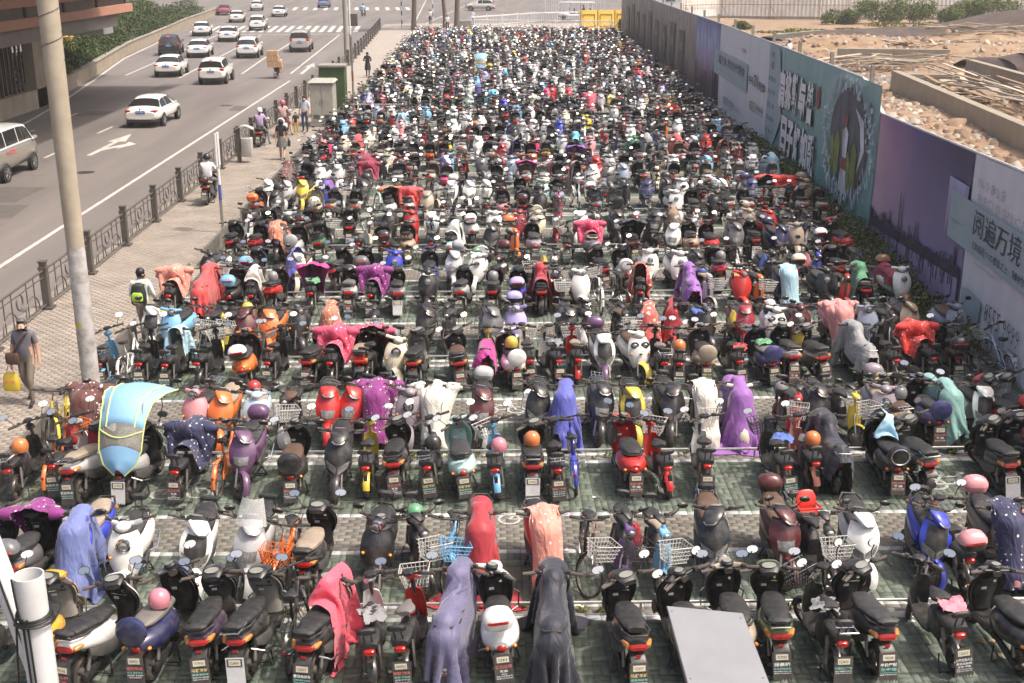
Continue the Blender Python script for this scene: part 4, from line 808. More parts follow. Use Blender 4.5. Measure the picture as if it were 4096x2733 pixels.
def f(_):   # the lot beyond the pavers that can be told apart: same bands, by distance
    m, nt, b = new_mat('lot_far'); g = nt.nodes.new('ShaderNodeNewGeometry'); sp = nt.nodes.new('ShaderNodeSeparateXYZ'); nt.links.new(g.outputs['Position'], sp.inputs[0])
    o = math_n(nt, 'FRACT', math_n(nt, 'DIVIDE', math_n(nt, 'ADD', sp.outputs[1], -RAIL0+.10+PER*4), PER))
    st = [((a+.10)/PER, PCOL[k]) for a, e, k in BANDS]; c = ramp(nt, o, st, 'CONSTANT')
    br = N(nt, 'ShaderNodeTexBrick'); br.inputs['Scale'].default_value = 1; br.inputs['Brick Width'].default_value = .2; br.inputs['Row Height'].default_value = .1; br.inputs['Mortar Size'].default_value = .006
    br.inputs['Color1'].default_value = (1.1, 1.1, 1.1, 1); br.inputs['Color2'].default_value = (.85, .85, .85, 1); br.inputs['Mortar'].default_value = (.4, .4, .4, 1); nt.links.new(g.outputs['Position'], br.inputs['Vector']); c = mixrgb(nt, 1., c, br.outputs['Color'], 'MULTIPLY')
    k = ramp(nt, noise(nt, 1.1, 6, 'World'), [(.3, (.74,)*3), (.7, (1.18,)*3)]); c = mixrgb(nt, 1., c, k, 'MULTIPLY'); nt.links.new(c, b.inputs['Base Color']); b.inputs['Roughness'].default_value = .85; return m
_MF['lot_far'] = f
mat('joint', (.075, .08, .064), .95, var=.3, vscale=3, world=True)
def pavers(rects, cols, seed):
    """rects (n,4): cx, cy, lx, ly -> bevelled blocks"""
    rs = np.random.RandomState(seed); n = len(rects); g = .0018; bv = .0032
    cx, cy, lx, ly = rects.T; z = rs.normal(0, .0014, n); tx, ty = rs.normal(0, .006, n), rs.normal(0, .006, n); V = np.zeros((n, 8, 3), np.float32)
    for i, (sx, sy) in enumerate(((-1, -1), (1, -1), (1, 1), (-1, 1))):
        V[:, i, 0] = cx+sx*(lx/2-g); V[:, i, 1] = cy+sy*(ly/2-g); V[:, i, 2] = -.014
        V[:, i+4, 0] = cx+sx*(lx/2-g-bv); V[:, i+4, 1] = cy+sy*(ly/2-g-bv); V[:, i+4, 2] = z+sx*lx/2*tx+sy*ly/2*ty
    q = np.array([(4, 5, 6, 7), (0, 1, 5, 4), (1, 2, 6, 5), (2, 3, 7, 6), (3, 0, 4, 7)], np.int32); F = (q[None]+(np.arange(n)*8)[:, None, None]).reshape(-1, 4)
    C = np.repeat(np.concatenate([cols, np.ones((n, 1))], 1)[:, None], 8, 1); return V.reshape(-1, 3), F, C.reshape(-1, 4)
def lot_rects(y0, y1):
    out = []; cs = []; rs = np.random.RandomState(4)
    for k in range(-1, 5):
        for a, e, kd in BANDS:
            ya, yb = RAIL0+PER*k+a, RAIL0+PER*k+e
            if yb < y0 or ya > y1: continue
            xr = wall_x(yb)+.1; d = yb-ya
            if kd == 'w':
                xs = np.arange(-7.8+.1, xr, .2)
                for x in xs: out.append((x, (ya+yb)/2, .2, d)); cs.append(kd)
            elif kd == 'g':
                n = max(1, round(d/.2)); h = d/n
                for j in range(n):
                    for i, x in enumerate(np.arange(-7.8+.1, xr, .2)):
                        yc = ya+h*(j+.5)
                        if (i+j) % 2: out += [(x, yc-h/4, .2, h/2), (x, yc+h/4, .2, h/2)]
                        else: out += [(x-.05, yc, .1, h), (x+.05, yc, .1, h)]
                        cs += [kd, kd]
            else:
                n = max(1, round(d/.1)); h = d/n
                for j in range(n):
                    for x in np.arange(-7.8+.1*(j % 2), xr, .2): out.append((x, ya+h*(j+.5), .2, h)); cs.append(kd)
    col = np.array([PCOL[c] for c in cs]); j = rs.normal(1, .13, (len(cs), 1)); j2 = 1+rs.normal(0, .03, (len(cs), 3)); return np.array(out), np.clip(col*j*j2, .02, .7)
def build_ground():
    struct('ground', MB().add([(-400, -50, -.16), (400, -50, -.16), (400, 700, -.16), (-400, 700, -.16)], [(0, 1, 2, 3)]).mesh('ground', 'asphalt', 0))
    lot = struct('parking_lot', MB().add([(-7.9, 5, -.009), (10.7, 5, -.009), (11.9, 36, -.009), (-7.9, 36, -.009)], [(0, 1, 2, 3)]).mesh('parking_lot', 'joint', 0))
    b = MB().add([(-7.9, 36, -.004), (12.2, 36, -.004), (13.0, 66, -.004), (14.3, 132, -.004), (-7.9, 132, -.004)], [(0, 1, 2, 3, 4)]); ob('far_paving', b.mesh('far_paving', 'lot_far', 0), lot)
    rc, cc = lot_rects(11.2, 36.0); rs = np.random.RandomState(9)
    near = np.where((rc[:, 1] < 17.5) & (rc[:, 1] > 12.2) & (np.abs(rc[:, 0]) < 6.3) & (np.abs(rc[:, 2]-.2) < .01) & (rc[:, 3] < .11))[0]; pick = rs.permutation(near)[:290]
    mask = np.ones(len(rc), bool); mask[pick] = False
    V, F, C = pavers(rc[mask], cc[mask], 1); o = ob('paver_field', np_mesh('paver_field', V, F, 'paver', None, C), lot); o['kind'] = 'stuff'
    V, F, C = pavers(np.array([[0, 0, .2, .1]]), np.array([[1, 1, 1]]), 2); V[4:, 2] = 0; pm = np_mesh('paver', V, F, 'paver_single')
    for i in pick: p = ob('paver', pm, lot, (rc[i, 0], rc[i, 1], rs.normal(0, .0012)), color=cc[i]); p.scale = (1, rc[i, 3]/.1, 1)
    # pavement along the road
    sw = struct('pavement', MB().add([(-11.02, 8, -.009), (-7.9, 8, -.009), (-7.9, 150, -.009), (-12.6, 150, -.009), (-11.5, 110, -.009), (-11.02, 90, -.009)], [(0, 1, 2, 3, 4, 5)]).mesh('pavement', 'joint_pale', 0))
    out = []
    for j, y in enumerate(np.arange(16, 62, .11)):
        for x in np.arange(-10.9+.11*(j % 2), -7.95, .22): out.append((x, y, .22, .11))
    rc = np.array(out); col = np.array([(.285, .243, .203)])*rs.normal(1, .035, (len(rc), 1)); near = np.where(rc[:, 1] < 30)[0]; pick = rs.permutation(near)[:290]; mask = np.ones(len(rc), bool); mask[pick] = False
    V, F, C = pavers(rc[mask], np.clip(col[mask], .05, .6), 3); o = ob('paver_field', np_mesh('paver_field', V, F, 'paver', None, C), sw); o['kind'] = 'stuff'
    V, F, C = pavers(np.array([[0, 0, .22, .11]]), np.array([[1, 1, 1]]), 2); V[4:, 2] = 0; pm = np_mesh('paver', V, F, 'paver_single')
    for i in pick: ob('paver', pm, sw, (rc[i, 0], rc[i, 1], rs.normal(0, .0012)), color=np.clip(col[i], .05, .6))
    b = MB().add([(-11.02, 62, -.004), (-7.9, 62, -.004), (-7.9, 150, -.004), (-12.6, 150, -.004), (-11.5, 110, -.004), (-11.02, 90, -.004)], [(0, 1, 2, 3, 4, 5)]); ob('far_paving', b.mesh('far_paving', 'pavement_far', 0), sw)
    kb = MB()
    for (x0, y0), (x1, y1) in zip([(-11.1, 8), (-11.1, 90), (-11.6, 110), (-12.7, 150)], [(-11.1, 90), (-11.6, 110), (-12.7, 150)]):
        kb.add([(x0-.15, y0, -.2), (x0+.09, y0, -.2), (x0+.09, y0, .012), (x0-.13, y0, .012), (x1-.15, y1, -.2), (x1+.09, y1, -.2), (x1+.09, y1, .012), (x1-.13, y1, .012)], [(3, 2, 6, 7), (0, 3, 7, 4), (1, 5, 6, 2), (0, 1, 2, 3)])
    struct('kerb', kb.mesh('kerb', 'concrete', 0))
    struct('road', MB().add([(-60, -20, -.12), (-11.2, -20, -.12), (-11.2, 92, -.12), (-12.8, 152, -.12), (-3, 152, -.12), (14, 152, -.12), (60, 175, -.12), (60, 330, -.12), (-120, 330, -.12), (-60, 100, -.12)], [tuple(range(10))]).mesh('road', 'asphalt', 0))
    # end of the lot: paved apron up to the cross road
    struct('forecourt', MB().add([(-7.9, 132, -.02), (14.4, 132, -.02), (15, 152, -.02), (-12.5, 151.8, -.02), (-7.9, 150, -.02)], [(0, 1, 2, 3, 4)]).mesh('forecourt', 'pavement_far', 0))
mat('joint_pale', (.235, .20, .168), .95, var=.2, vscale=3, world=True)
mat('pavement_far', (.30, .262, .226), .9, var=.14, vscale=.8, world=True, bump=.2)
mat('concrete', (.27, .245, .21), .85, var=.16, vscale=1.6, dirt=(.15, .12, .09), dirt_amt=.5, world=True, bump=.25, bscale=12)
def f(_):
    m, nt, b = new_mat('asphalt'); g = nt.nodes.new('ShaderNodeNewGeometry'); mp = N(nt, 'ShaderNodeMapping'); mp.inputs['Scale'].default_value = (1.2, .12, 1); nt.links.new(g.outputs['Position'], mp.inputs[0])
    n1 = N(nt, 'ShaderNodeTexNoise'); n1.inputs['Scale'].default_value = .5; n1.inputs['Detail'].default_value = 6; nt.links.new(mp.outputs[0], n1.inputs['Vector'])
    c = ramp(nt, n1.outputs['Fac'], [(.28, (.118, .103, .096)), (.72, (.178, .158, .148))])
    k = ramp(nt, noise(nt, .9, 7, 'World', .75), [(.60, (1, 1, 1)), (.72, (.62, .60, .58))]); c = mixrgb(nt, 1., c, k, 'MULTIPLY')
    k = ramp(nt, noise(nt, 30, 3, 'World'), [(.3, (.88,)*3), (.7, (1.1,)*3)]); c = mixrgb(nt, 1., c, k, 'MULTIPLY'); nt.links.new(c, b.inputs['Base Color']); b.inputs['Roughness'].default_value = .8
    return m
_MF['asphalt'] = f
mat('road_paint', (.50, .48, .44), .7, var=.15, vscale=2, dirt=(.17, .15, .14), dirt_amt=.6, world=True)
def build_markings():
    par = bpy.data.objects['road']; z = -.116
    def quad(p, q, w, nm='lane_line'):
        p, q = Vector((p[0], p[1], z)), Vector((q[0], q[1], z)); d = (q-p).normalized(); s = Vector((-d.y, d.x, 0))*w/2
        ob(nm, MB().add([p-s, q-s, q+s, p+s], [(0, 1, 2, 3)]).mesh(nm, 'road_paint', 0), par)
    quad((-13.75, 20), (-13.75, 84), .15, 'edge_line')
    for p, q in (((-23.6, 56), (-24.0, 63)), ((-24.0, 63), (-25.2, 72)), ((-25.2, 72), (-27.2, 84)), ((-27.2, 84), (-30.3, 102)), ((-30.3, 102), (-33, 126))): quad(p, q, .17, 'edge_line')
    for y in (44.3, 51.6, 58.9, 66.2): quad((-19.1, y), (-19.1, y+2.4), .15)
    for y in (58.5, 65.0): quad((-22.6, y), (-22.6, y+1.7), .13)
    quad((-14.5, 89), (-16.1, 132), .15); quad((-18.0, 88.8), (-18.9, 104), .15); quad((-18.9, 108), (-19.9, 132), .15); quad((-21.8, 86), (-24.4, 132), .15); quad((-26.1, 88), (-29, 132), .15)
    quad((-33, 133.3), (-15.6, 133.3), .3, 'stop_line')
    for i in range(20): quad((-33+i*.95, 136.9), (-34.2+i*.97, 148.6), .5, 'crossing_stripe')
    for i in range(12): quad((-30+i*1.6, 190), (-31+i*1.6, 200), .6, 'crossing_stripe')
    quad((-8, 152.8), (-2, 235), .16); quad((-9.4, 153.5), (-12, 235), .16)
    rq = random.Random(21)
    for i in range(9):
        x, y = rq.uniform(-23, -12), rq.uniform(36, 100); w2, l2 = rq.uniform(.5, 1.6), rq.uniform(1, 6); ob('tar_patch', MB().add([(x-w2/2, y-l2/2, z-.002), (x+w2/2, y-l2/2+rq.uniform(-.2, .2), z-.002), (x+w2/2+rq.uniform(-.2, .2), y+l2/2, z-.002), (x-w2/2, y+l2/2, z-.002)], [(0, 1, 2, 3)]).mesh('tar_patch', 'tar', 0), par)
    for x, y in ((-16.2, 48), (-21, 74), (-15.2, 70)): ob('manhole_cover', MB().lathe([(0, .004), (.33, .004), (.35, 0)], (x, y, z-.003), 'z', 20).mesh('manhole_cover', 'steel_dark'), par)
    def arrow(x, y, L, turn, a=0.):
        b = MB(); M = Matrix.Translation((x, y, z+.001)) @ Matrix.Rotation(a, 4, 'Z')
        b.add([(-.12, 0, 0), (.12, 0, 0), (.12, L*.62, 0), (-.12, L*.62, 0)], [(0, 1, 2, 3)]); b.add([(-.42, L*.62, 0), (.42, L*.62, 0), (0, L, 0)], [(0, 1, 2)])
        if turn: b.add([(.12, L*.2, .001), (.12, L*.33, .001), (.62, L*.5, .001), (.62, L*.37, .001)], [(0, 3, 2, 1)]); b.add([(.62, L*.27, .001), (.62, L*.6, .001), (1.15, L*.5, .001)], [(0, 2, 1)])
        ob('lane_arrow', b.xf(M).mesh('lane_arrow', 'road_paint', 0), par)
    arrow(-17.4, 52.2, 6.5, True); arrow(-13.7, 88.8, 9, False, R(2)); arrow(-21.0, 104, 9, False, R(4)); arrow(-25.4, 94, 6, False, R(3)); arrow(-22.4, 44, 5, True)
    # bicycle symbols and arrows painted in the bays
    lot = bpy.data.objects['parking_lot']
    def bikesign(x, y, rz=0., s=1.):
        b = MB(); M = Matrix.Translation((x, y, .006)) @ Matrix.Rotation(rz, 4, 'Z') @ Matrix.Scale(s, 4)
        for cx in (-.28, .28):
            for i in range(16):
                a0, a1 = 2*math.pi*i/16, 2*math.pi*(i+1)/16; b.add([(cx+.15*math.cos(a0), .15*math.sin(a0), 0), (cx+.15*math.cos(a1), .15*math.sin(a1), 0), (cx+.2*math.cos(a1), .2*math.sin(a1), 0), (cx+.2*math.cos(a0), .2*math.sin(a0), 0)], [(0, 3, 2, 1)])
        def ln(p, q, w=.045, zz=.001):
            d = Vector((q[0]-p[0], q[1]-p[1], 0)).normalized(); n = Vector((-d.y, d.x, 0))*w/2; p, q = Vector((p[0], p[1], zz)), Vector((q[0], q[1], zz)); b.add([p-n, q-n, q+n, p+n], [(0, 1, 2, 3)])
        ln((-.28, 0), (-.1, .26)); ln((-.1, .26), (.2, .26), zz=.0015); ln((.2, .26), (.02, 0), zz=.002); ln((.02, 0), (-.28, 0), zz=.0025); ln((.28, 0), (.17, .34), zz=.003); ln((.17, .36), (.3, .38), zz=.0035); ln((-.18, .3), (-.02, .3), zz=.004)
        ob('bicycle_sign', b.xf(M).mesh('bicycle_sign', 'bay_paint', 0), lot)
    def bayarrow(x, y, rz=0.): ob('bay_arrow', MB().add([(-.05, -.25, 0), (.05, -.25, 0), (.05, .08, 0), (-.05, .08, 0), (-.16, .08, 0), (.16, .08, 0), (0, .32, 0)], [(0, 1, 2, 3), (4, 5, 6)]).xf(Matrix.Translation((x, y, .006)) @ Matrix.Rotation(rz, 4, 'Z')).mesh('bay_arrow', 'bay_paint', 0), lot)
    bikesign(7.5, 17.75, 0., 1.1); bikesign(7.15, 12.75, R(20), .9); bikesign(-5.0, 17.6, R(4)); bikesign(.5, 16.6, 0., .9); bikesign(.2, 21.2, 0., .9); bikesign(5.5, 22.6)
    bayarrow(-4.45, 17.75); bayarrow(-4.3, 22.6); bayarrow(-6.6, 12.55)
mat('tar', (.095, .085, .08), .85, var=.15, vscale=2, world=True); mat('steel_dark', (.08, .075, .07), .5, .6)
mat('bay_paint', (.40, .40, .38), .8, var=.2, vscale=6, dirt=(.12, .13, .1), dirt_amt=.95, world=True)
mat('steel_rail', (.56, .54, .50), .33, .85, var=.12, dirt=(.3, .22, .15), dirt_amt=.3)
def build_rails():
    cache = {}
    for k in range(0, 24):
        y = RAIL0+PER*k; xr = wall_x(y)-.9; t = thing('wheel_stop_rail', 'low steel wheel-stop rail between the %s and %s nearest rows of bikes' % (ordinal(2*k+1), ordinal(2*k+2)), 'rail', (0, y, 0), 0, 'wheel-stop rails')
        ob('rail', MB().tube([(-7.55, 0, .2), (xr, 0, .2)], .021, 8).mesh('rail', 'steel_rail'), t)
        if 'p' not in cache: cache['p'] = MB().tube([(0, 0, -.01), (0, 0, .19)], .017, 8).mesh('post', 'steel_rail')
        n = int((xr+7.5)/2.3)
        for i in range(n+1): ob('post', cache['p'], t, (-7.4+i*(xr+7.2)/n, 0, 0))
mat('panel_grey', (.145, .13, .115), .6, var=.18, vscale=2.5, dirt=(.3, .27, .23), dirt_amt=.5)
def build_barrier():
    L = 3.3; pm = MB().box((0, 0, .29), (.012, L-.06, .42)).mesh('sheet', 'panel_grey', 0); fm = MB().tube([(0, -L/2, 0), (0, -L/2, .55), (0, L/2, .55), (0, L/2, 0)], .022, 7).tube([(0, -L/2, .08), (0, L/2, .08)], .016, 6).mesh('tube_frame', 'steel_rail')
    bm = MB().box((0, 0, .29), (.03, .03, .46)).mesh('upright', 'steel_rail', 0)
    for k in range(1, 23):
        t = thing('barrier_panel', 'low grey sheet barrier beside the pavement at the end of the %s rail' % ordinal(k+1), 'barrier', (-7.87, RAIL0+PER*k-.05, 0), 0, 'barrier panels along the pavement')
        ob('sheet', pm, t); ob('tube_frame', fm, t); ob('upright', bm, t, (.012, 0, 0))
mat('fence_metal', (.105, .092, .083), .5, .3, var=.15, dirt=(.2, .17, .14), dirt_amt=.35)
def build_fence():
    t = thing('street_fence', 'dark ornamental street fence with square posts between road and pavement', 'fence')
    L = 3.3; post = MB().box((0, 0, .5), (.17, .17, 1.0)).box((0, 0, 1.02), (.21, .21, .05)).box((0, 0, 1.1), (.15, .15, .12)).box((0, 0, 1.175), (.19, .19, .03)).box((0, 0, .03), (.3, .3, .06)).mesh('post', 'fence_metal', 0)
    def arc(y0, z0, r, a0, a1, n=10, ky=1.): return [(0, y0+r*ky*math.cos(R(a0+(a1-a0)*i/n)), z0+r*math.sin(R(a0+(a1-a0)*i/n))) for i in range(n+1)]
    a, e = .1, L-.1
    pc = {'top_rail': MB().tube([(0, a, .96), (0, e, .96)], .03, 8), 'middle_rail': MB().tube([(0, a, .80), (0, e, .80)], .016, 6), 'bottom_rail': MB().tube([(0, a, .12), (0, e, .12)], .025, 6),
          'ring': MB().tube(arc(L/2, .62, .18, 0, 360, 18)[:-1], .02, 6, closed=True), 'arch': MB().tube(arc(L*.3, .12, .42, 0, 180, 12, 1.05), .016, 6)}
    me = {k: b.mesh(k, 'fence_metal') for k, b in pc.items()}; me['arch2'] = MB().tube(arc(L*.72, .12, .42, 0, 180, 12, 1.05), .016, 6).mesh('arch', 'fence_metal'); me['bar'] = MB().tube([(0, 0, .12), (0, 0, .96)], .016, 6).mesh('bar', 'fence_metal')
    pts = [(-10.8, 18.33+L*i) for i in range(22)]+[(-10.85-.5*(i/6)**1.3, 18.33+L*(22+i)) for i in range(1, 16)]
    for i, (x, y) in enumerate(pts):
        ob('post', post, t, (x, y, 0))
        if i == len(pts)-1: break
        x2, y2 = pts[i+1]; rz = math.atan2(-(x2-x), y2-y); k = math.hypot(x2-x, y2-y)/L
        for nm in ('top_rail', 'middle_rail', 'bottom_rail', 'ring', 'arch', 'arch2'):
            o = ob(nm.rstrip('2'), me[nm], t, (x, y, 0), rz); o.scale = (1, k, 1)
        for f in (.22, .36, .64, .78) if i < 24 else (.3, .7): ob('bar', me['bar'], t, (x+(x2-x)*f, y+(y2-y)*f, 0))
# ------------------------------------------------------------------ printed hoarding along the lot
def wx(y):
    pts = [(12, 9.75), (22, 10.45), (35.5, 11.5), (49, 12.0), (66, 12.6), (82, 12.9), (127, 13.8), (160, 14.4)]
    for (a, xa), (b, xb) in zip(pts, pts[1:]):
        if y <= b: return xa+(xb-xa)*(y-a)/(b-a)
    return 14.4
def WP(y, z, d=0., back=0.):
    """point on the hoarding at distance y, height z, d metres proud of it"""
    s = (wx(y+.5)-wx(y-.5)); n = Vector((-1, s, 0)).normalized(); return Vector((wx(y)+back, y, z))+n*d
def top_z(y): return 4.52 if y > 35.47 else 3.72+(35.45-y)*.03
def ripple(y, z): return .022*math.sin(y*2.1+math.sin(z*1.3))+.014*math.sin(y*5.3+z*1.7)+.012*math.sin(z*4+y)
def print_mat(name, stops, noise_amt=.06, streak=0.):
    """a printed banner: colours run along height"""
    def f(_):
        m, nt, b = new_mat(name); g = nt.nodes.new('ShaderNodeNewGeometry'); sp = nt.nodes.new('ShaderNodeSeparateXYZ'); nt.links.new(g.outputs['Position'], sp.inputs[0])
        c = ramp(nt, math_n(nt, 'DIVIDE', sp.outputs[2], 4.6), stops)
        k = ramp(nt, noise(nt, 1.3, 5, 'World'), [(.3, (1-noise_amt,)*3), (.7, (1+noise_amt,)*3)]); c = mixrgb(nt, 1., c, k, 'MULTIPLY')
        if streak:
            mp = N(nt, 'ShaderNodeMapping'); mp.inputs['Scale'].default_value = (1, 1, .16); nt.links.new(g.outputs['Position'], mp.inputs[0]); n2 = N(nt, 'ShaderNodeTexNoise'); n2.inputs['Scale'].default_value = 2.6; n2.inputs['Detail'].default_value = 8; nt.links.new(mp.outputs[0], n2.inputs['Vector'])
            k = ramp(nt, n2.outputs['Fac'], [(.3, (1-streak,)*3), (.72, (1+streak,)*3)]); c = mixrgb(nt, 1., c, k, 'MULTIPLY')
        nt.links.new(c, b.inputs['Base Color']); b.inputs['Roughness'].default_value = .6; return m
    _MF[name] = f
print_mat('print_brown', [(0, (.14, .10, .09)), (.5, (.26, .20, .175)), (1, (.40, .33, .29))], .2, .4)
print_mat('print_umber', [(0, (.09, .06, .055)), (1, (.15, .11, .10))], .3)
print_mat('print_night', [(0, (.07, .04, .07)), (.3, (.22, .11, .15)), (.52, (.34, .28, .42)), (.75, (.36, .40, .62)), (1, (.19, .19, .40))], .15, .35)
print_mat('print_grey', [(0, (.68, .68, .70)), (1, (.74, .73, .76))], .03, .06)
print_mat('print_pale', [(0, (.40, .50, .53)), (1, (.36, .45, .49))], .05)
print_mat('print_teal', [(0, (.14, .29, .29)), (.35, (.20, .38, .37)), (1, (.30, .46, .44))], .07, .08)
print_mat('print_white', [(0, (.8, .8, .8)), (1, (.8, .8, .8))]); print_mat('print_ink', [(0, (.05, .05, .06)), (1, (.05, .05, .06))]); print_mat('print_silver', [(0, (.60, .65, .68)), (1, (.56, .60, .66))], .25, .4)
print_mat('print_darkmoon', [(0, (.06, .065, .08)), (1, (.09, .10, .12))], .5, .3); print_mat('print_leaf', [(0, (.14, .2, .05)), (1, (.22, .28, .08))], .4, .3); print_mat('print_red', [(0, (.30, .03, .03)), (1, (.34, .05, .05))]); print_mat('print_skin', [(0, (.55, .35, .3)), (1, (.55, .35, .3))])
print_mat('print_band', [(0, (.34, .43, .46)), (1, (.36, .45, .48))]); print_mat('print_water', [(0, (.24, .21, .40)), (.25, (.40, .31, .46)), (1, (.46, .37, .46))], .1, .2); print_mat('print_city', [(0, (.03, .025, .05)), (1, (.06, .05, .09))], .3); print_mat('print_goldink', [(0, (.2, .17, .12)), (1, (.2, .17, .12))]); print_mat('print_greyink', [(0, (.38, .36, .37)), (1, (.38, .36, .37))])
def f(_):
    m, nt, b = new_mat('print_dusk'); g = nt.nodes.new('ShaderNodeNewGeometry'); sp = nt.nodes.new('ShaderNodeSeparateXYZ'); nt.links.new(g.outputs['Position'], sp.inputs[0])
    u = math_n(nt, 'DIVIDE', math_n(nt, 'SUBTRACT', 35.45, sp.outputs[1]), 9.); v = math_n(nt, 'DIVIDE', sp.outputs[2], 3.9)
    u = math_n(nt, 'ADD', u, math_n(nt, 'MULTIPLY', noise(nt, .5, 4, 'World'), .3))
    lo = ramp(nt, u, [(.1, (.66, .46, .52)), (.45, (.46, .33, .46)), (.75, (.33, .27, .44)), (1, (.30, .26, .44))]); hi = ramp(nt, u, [(.05, (.62, .36, .42)), (.3, (.34, .17, .33)), (.6, (.12, .085, .24)), (1., (.06, .045, .12))])
    c = mixrgb(nt, math_n(nt, 'MULTIPLY', math_n(nt, 'SUBTRACT', v, .2), 1.35, True), lo, hi); nt.links.new(c, b.inputs['Base Color']); b.inputs['Roughness'].default_value = .55; return m
_MF['print_dusk'] = f
def panel_mb(y0, y1, z0=.12, z1=None, th=.05):
    nu = max(4, int(abs(y1-y0)/.35)); nv = 8; b = MB()
    def fn(u, v):
        y = y0+(y1-y0)*u; zt = z1 if z1 is not None else top_z(y); z = z0+(zt-z0)*v; return WP(y, z, .04+ripple(y, z)*(1-.8*v))
    b.grid(fn, nu, nv, flip=False)
    return b
def on_wall(b):
    """flat XZ shapes (x along the wall towards the viewer, z up, y = proud) -> wall"""
    b.v = [tuple(WP(p[0], p[2], .085+p[1])) for p in b.v]; return b
def wtext(par, body, y0, y1, z0, z1, m, bold=.03, nm='lettering', proud=0.):
    t = MB(); put_text(t, body, 0, z0, 1., z1-z0, 0, proud, bold); t.v = [(y0+(y1-y0)*(p[0]+.5), p[1], p[2]) for p in t.v]; t.f = [f[::1] for f in t.f]; on_wall(t); return ob(nm, t.mesh(nm, m, 0), par)
def wpoly(par, pts, m, nm, proud=0.): return ob(nm, on_wall(MB().add([(y, proud, z) for y, z in pts], [tuple(range(len(pts)))])).mesh(nm, m, 0), par)
def wquad(par, y0, y1, z0, z1, m, nm, proud=0., n=10):
    b = MB(); b.grid(lambda u, v: (y0+(y1-y0)*u, proud, z0+(z1-z0)*v), n, 2); return ob(nm, on_wall(b).mesh(nm, m, 0), par)
def build_hoarding():
    rs = random.Random(12)
    far = thing('hoarding', 'tall far hoarding with brown, grey and teal printed banners beside the bikes', 'hoarding'); near = thing('hoarding', 'purple city skyline and grey residence hoarding nearest the right edge', 'hoarding')
    # backing with thickness and top cap
    for par, y0, y1 in ((far, 35.47, 131), (near, 16, 35.45)):
        b = MB(); n = 40
        for i in range(n):
            a, c = y0+(y1-y0)*i/n, y0+(y1-y0)*(i+1)/n; za, zc = top_z(a), top_z(c)
            p = [(wx(a)+.0, a, 0), (wx(a)+.12, a, 0), (wx(a)+.12, a, za), (wx(a), a, za), (wx(c), c, 0), (wx(c)+.12, c, 0), (wx(c)+.12, c, zc), (wx(c), c, zc)]
            b.add(p, [(0, 4, 7, 3), (1, 2, 6, 5), (3, 7, 6, 2)]+([(0, 3, 2, 1)] if i == 0 else [])+([(4, 5, 6, 7)] if i == n-1 else []))
        ob('backing_sheet', b.mesh('backing_sheet', 'panel_white', 0), par)
        c = MB()
        for i in range(n):
            a, e = y0+(y1-y0)*i/n, y0+(y1-y0)*(i+1)/n; c.tube([WP(a, top_z(a)+.02, 0), WP(e, top_z(e)+.02, 0)], .035, 5, cap=i in (0, n-1))
        ob('top_trim', c.mesh('top_trim', 'panel_white'), par)
    pm = MB().box((0, 0, 2.45), (.12, .12, 4.9)).mesh('post', 'concrete', 0)
    for i in range(17): y = 38+i*5.4; ob('post', pm, far, (wx(y)+.32, y, 0))
    def panel(par, y0, y1, m): ob('banner', panel_mb(y0, y1).mesh('banner', m), par)
    panel(far, 131, 76.4, 'print_brown'); panel(far, 76.3, 67.4, 'print_night'); panel(far, 67.3, 53.15, 'print_grey'); panel(far, 53.1, 51.3, 'print_pale'); panel(far, 51.25, 35.5, 'print_teal'); panel(near, 35.42, 26.45, 'print_dusk'); panel(near, 26.4, 16.1, 'print_grey')
    # brown banner: dim arcade of a building
    for i in range(9):
        y = 84+i*5; wquad(far, y, y-2.6, .4, 3.3+.3*math.sin(i*2), 'print_umber', 'printed_arch', .01, 4); wquad(far, y-.6, y-2., 2.0, 2.5, 'print_goldink', 'printed_light', .02, 3)
    for i in range(16): y = rs.uniform(67.8, 76); wquad(far, y, y-.25, .3, rs.uniform(.9, 2.0), 'print_city', 'printed_tower', .01, 2)
    # grey banner
    wquad(far, 68.7, 58.1, 1.85, 3.15, 'print_band', 'printed_band', .012, 14); wtext(far, '阅万象 界定时代所向', 67.2, 58.9, 2.45, 2.95, 'print_ink', .02, proud=.02); wtext(far, '三轨枢纽 · TOD都会之上', 67.2, 62, 2.1, 2.25, 'print_greyink', 0., proud=.02)
    wtext(far, '中央', 57.7, 56.5, 2.35, 2.75, 'print_ink', .02); wtext(far, '70', 56.4, 55.2, 2.3, 2.9, 'print_goldink'); wtext(far, '综合体', 55.1, 53.6, 2.3, 2.72, 'print_ink', .02)
    wtext(far, '85559999', 65.2, 61.6, .55, .95, 'print_goldink', .0); wtext(far, '阅境中心', 61.2, 59.4, .6, .85, 'print_greyink', .0); wtext(far, '85559999', 57.2, 53.8, 1.2, 1.65, 'print_goldink', .0); wtext(far, 'TOWER', 60.2, 58.7, 3.6, 3.8, 'print_ink', .0)
    # columns of small characters
    for j, col in enumerate(('肩挑勤与善', '日子好如歌', '勤劳致富乐')):
        for i, ch in enumerate(col): wtext(far, ch, 52.75-j*.55, 52.4-j*.55, 3.0-i*.55, 3.2-i*.55, 'print_ink', .0, 'character')
    wtext(far, '印', 52.4, 51.9, 4.0, 4.2, 'print_red', .03, 'seal'); wtext(far, '福', 52.5, 51.8, 3.5, 3.85, 'print_goldink', .0, 'seal')
    # teal banner
    wpoly(far, [(51.2, .3), (49.6, 1.7), (50.6, 4.4), (51.2, 4.4)], 'print_pale', 'printed_slope', .01)
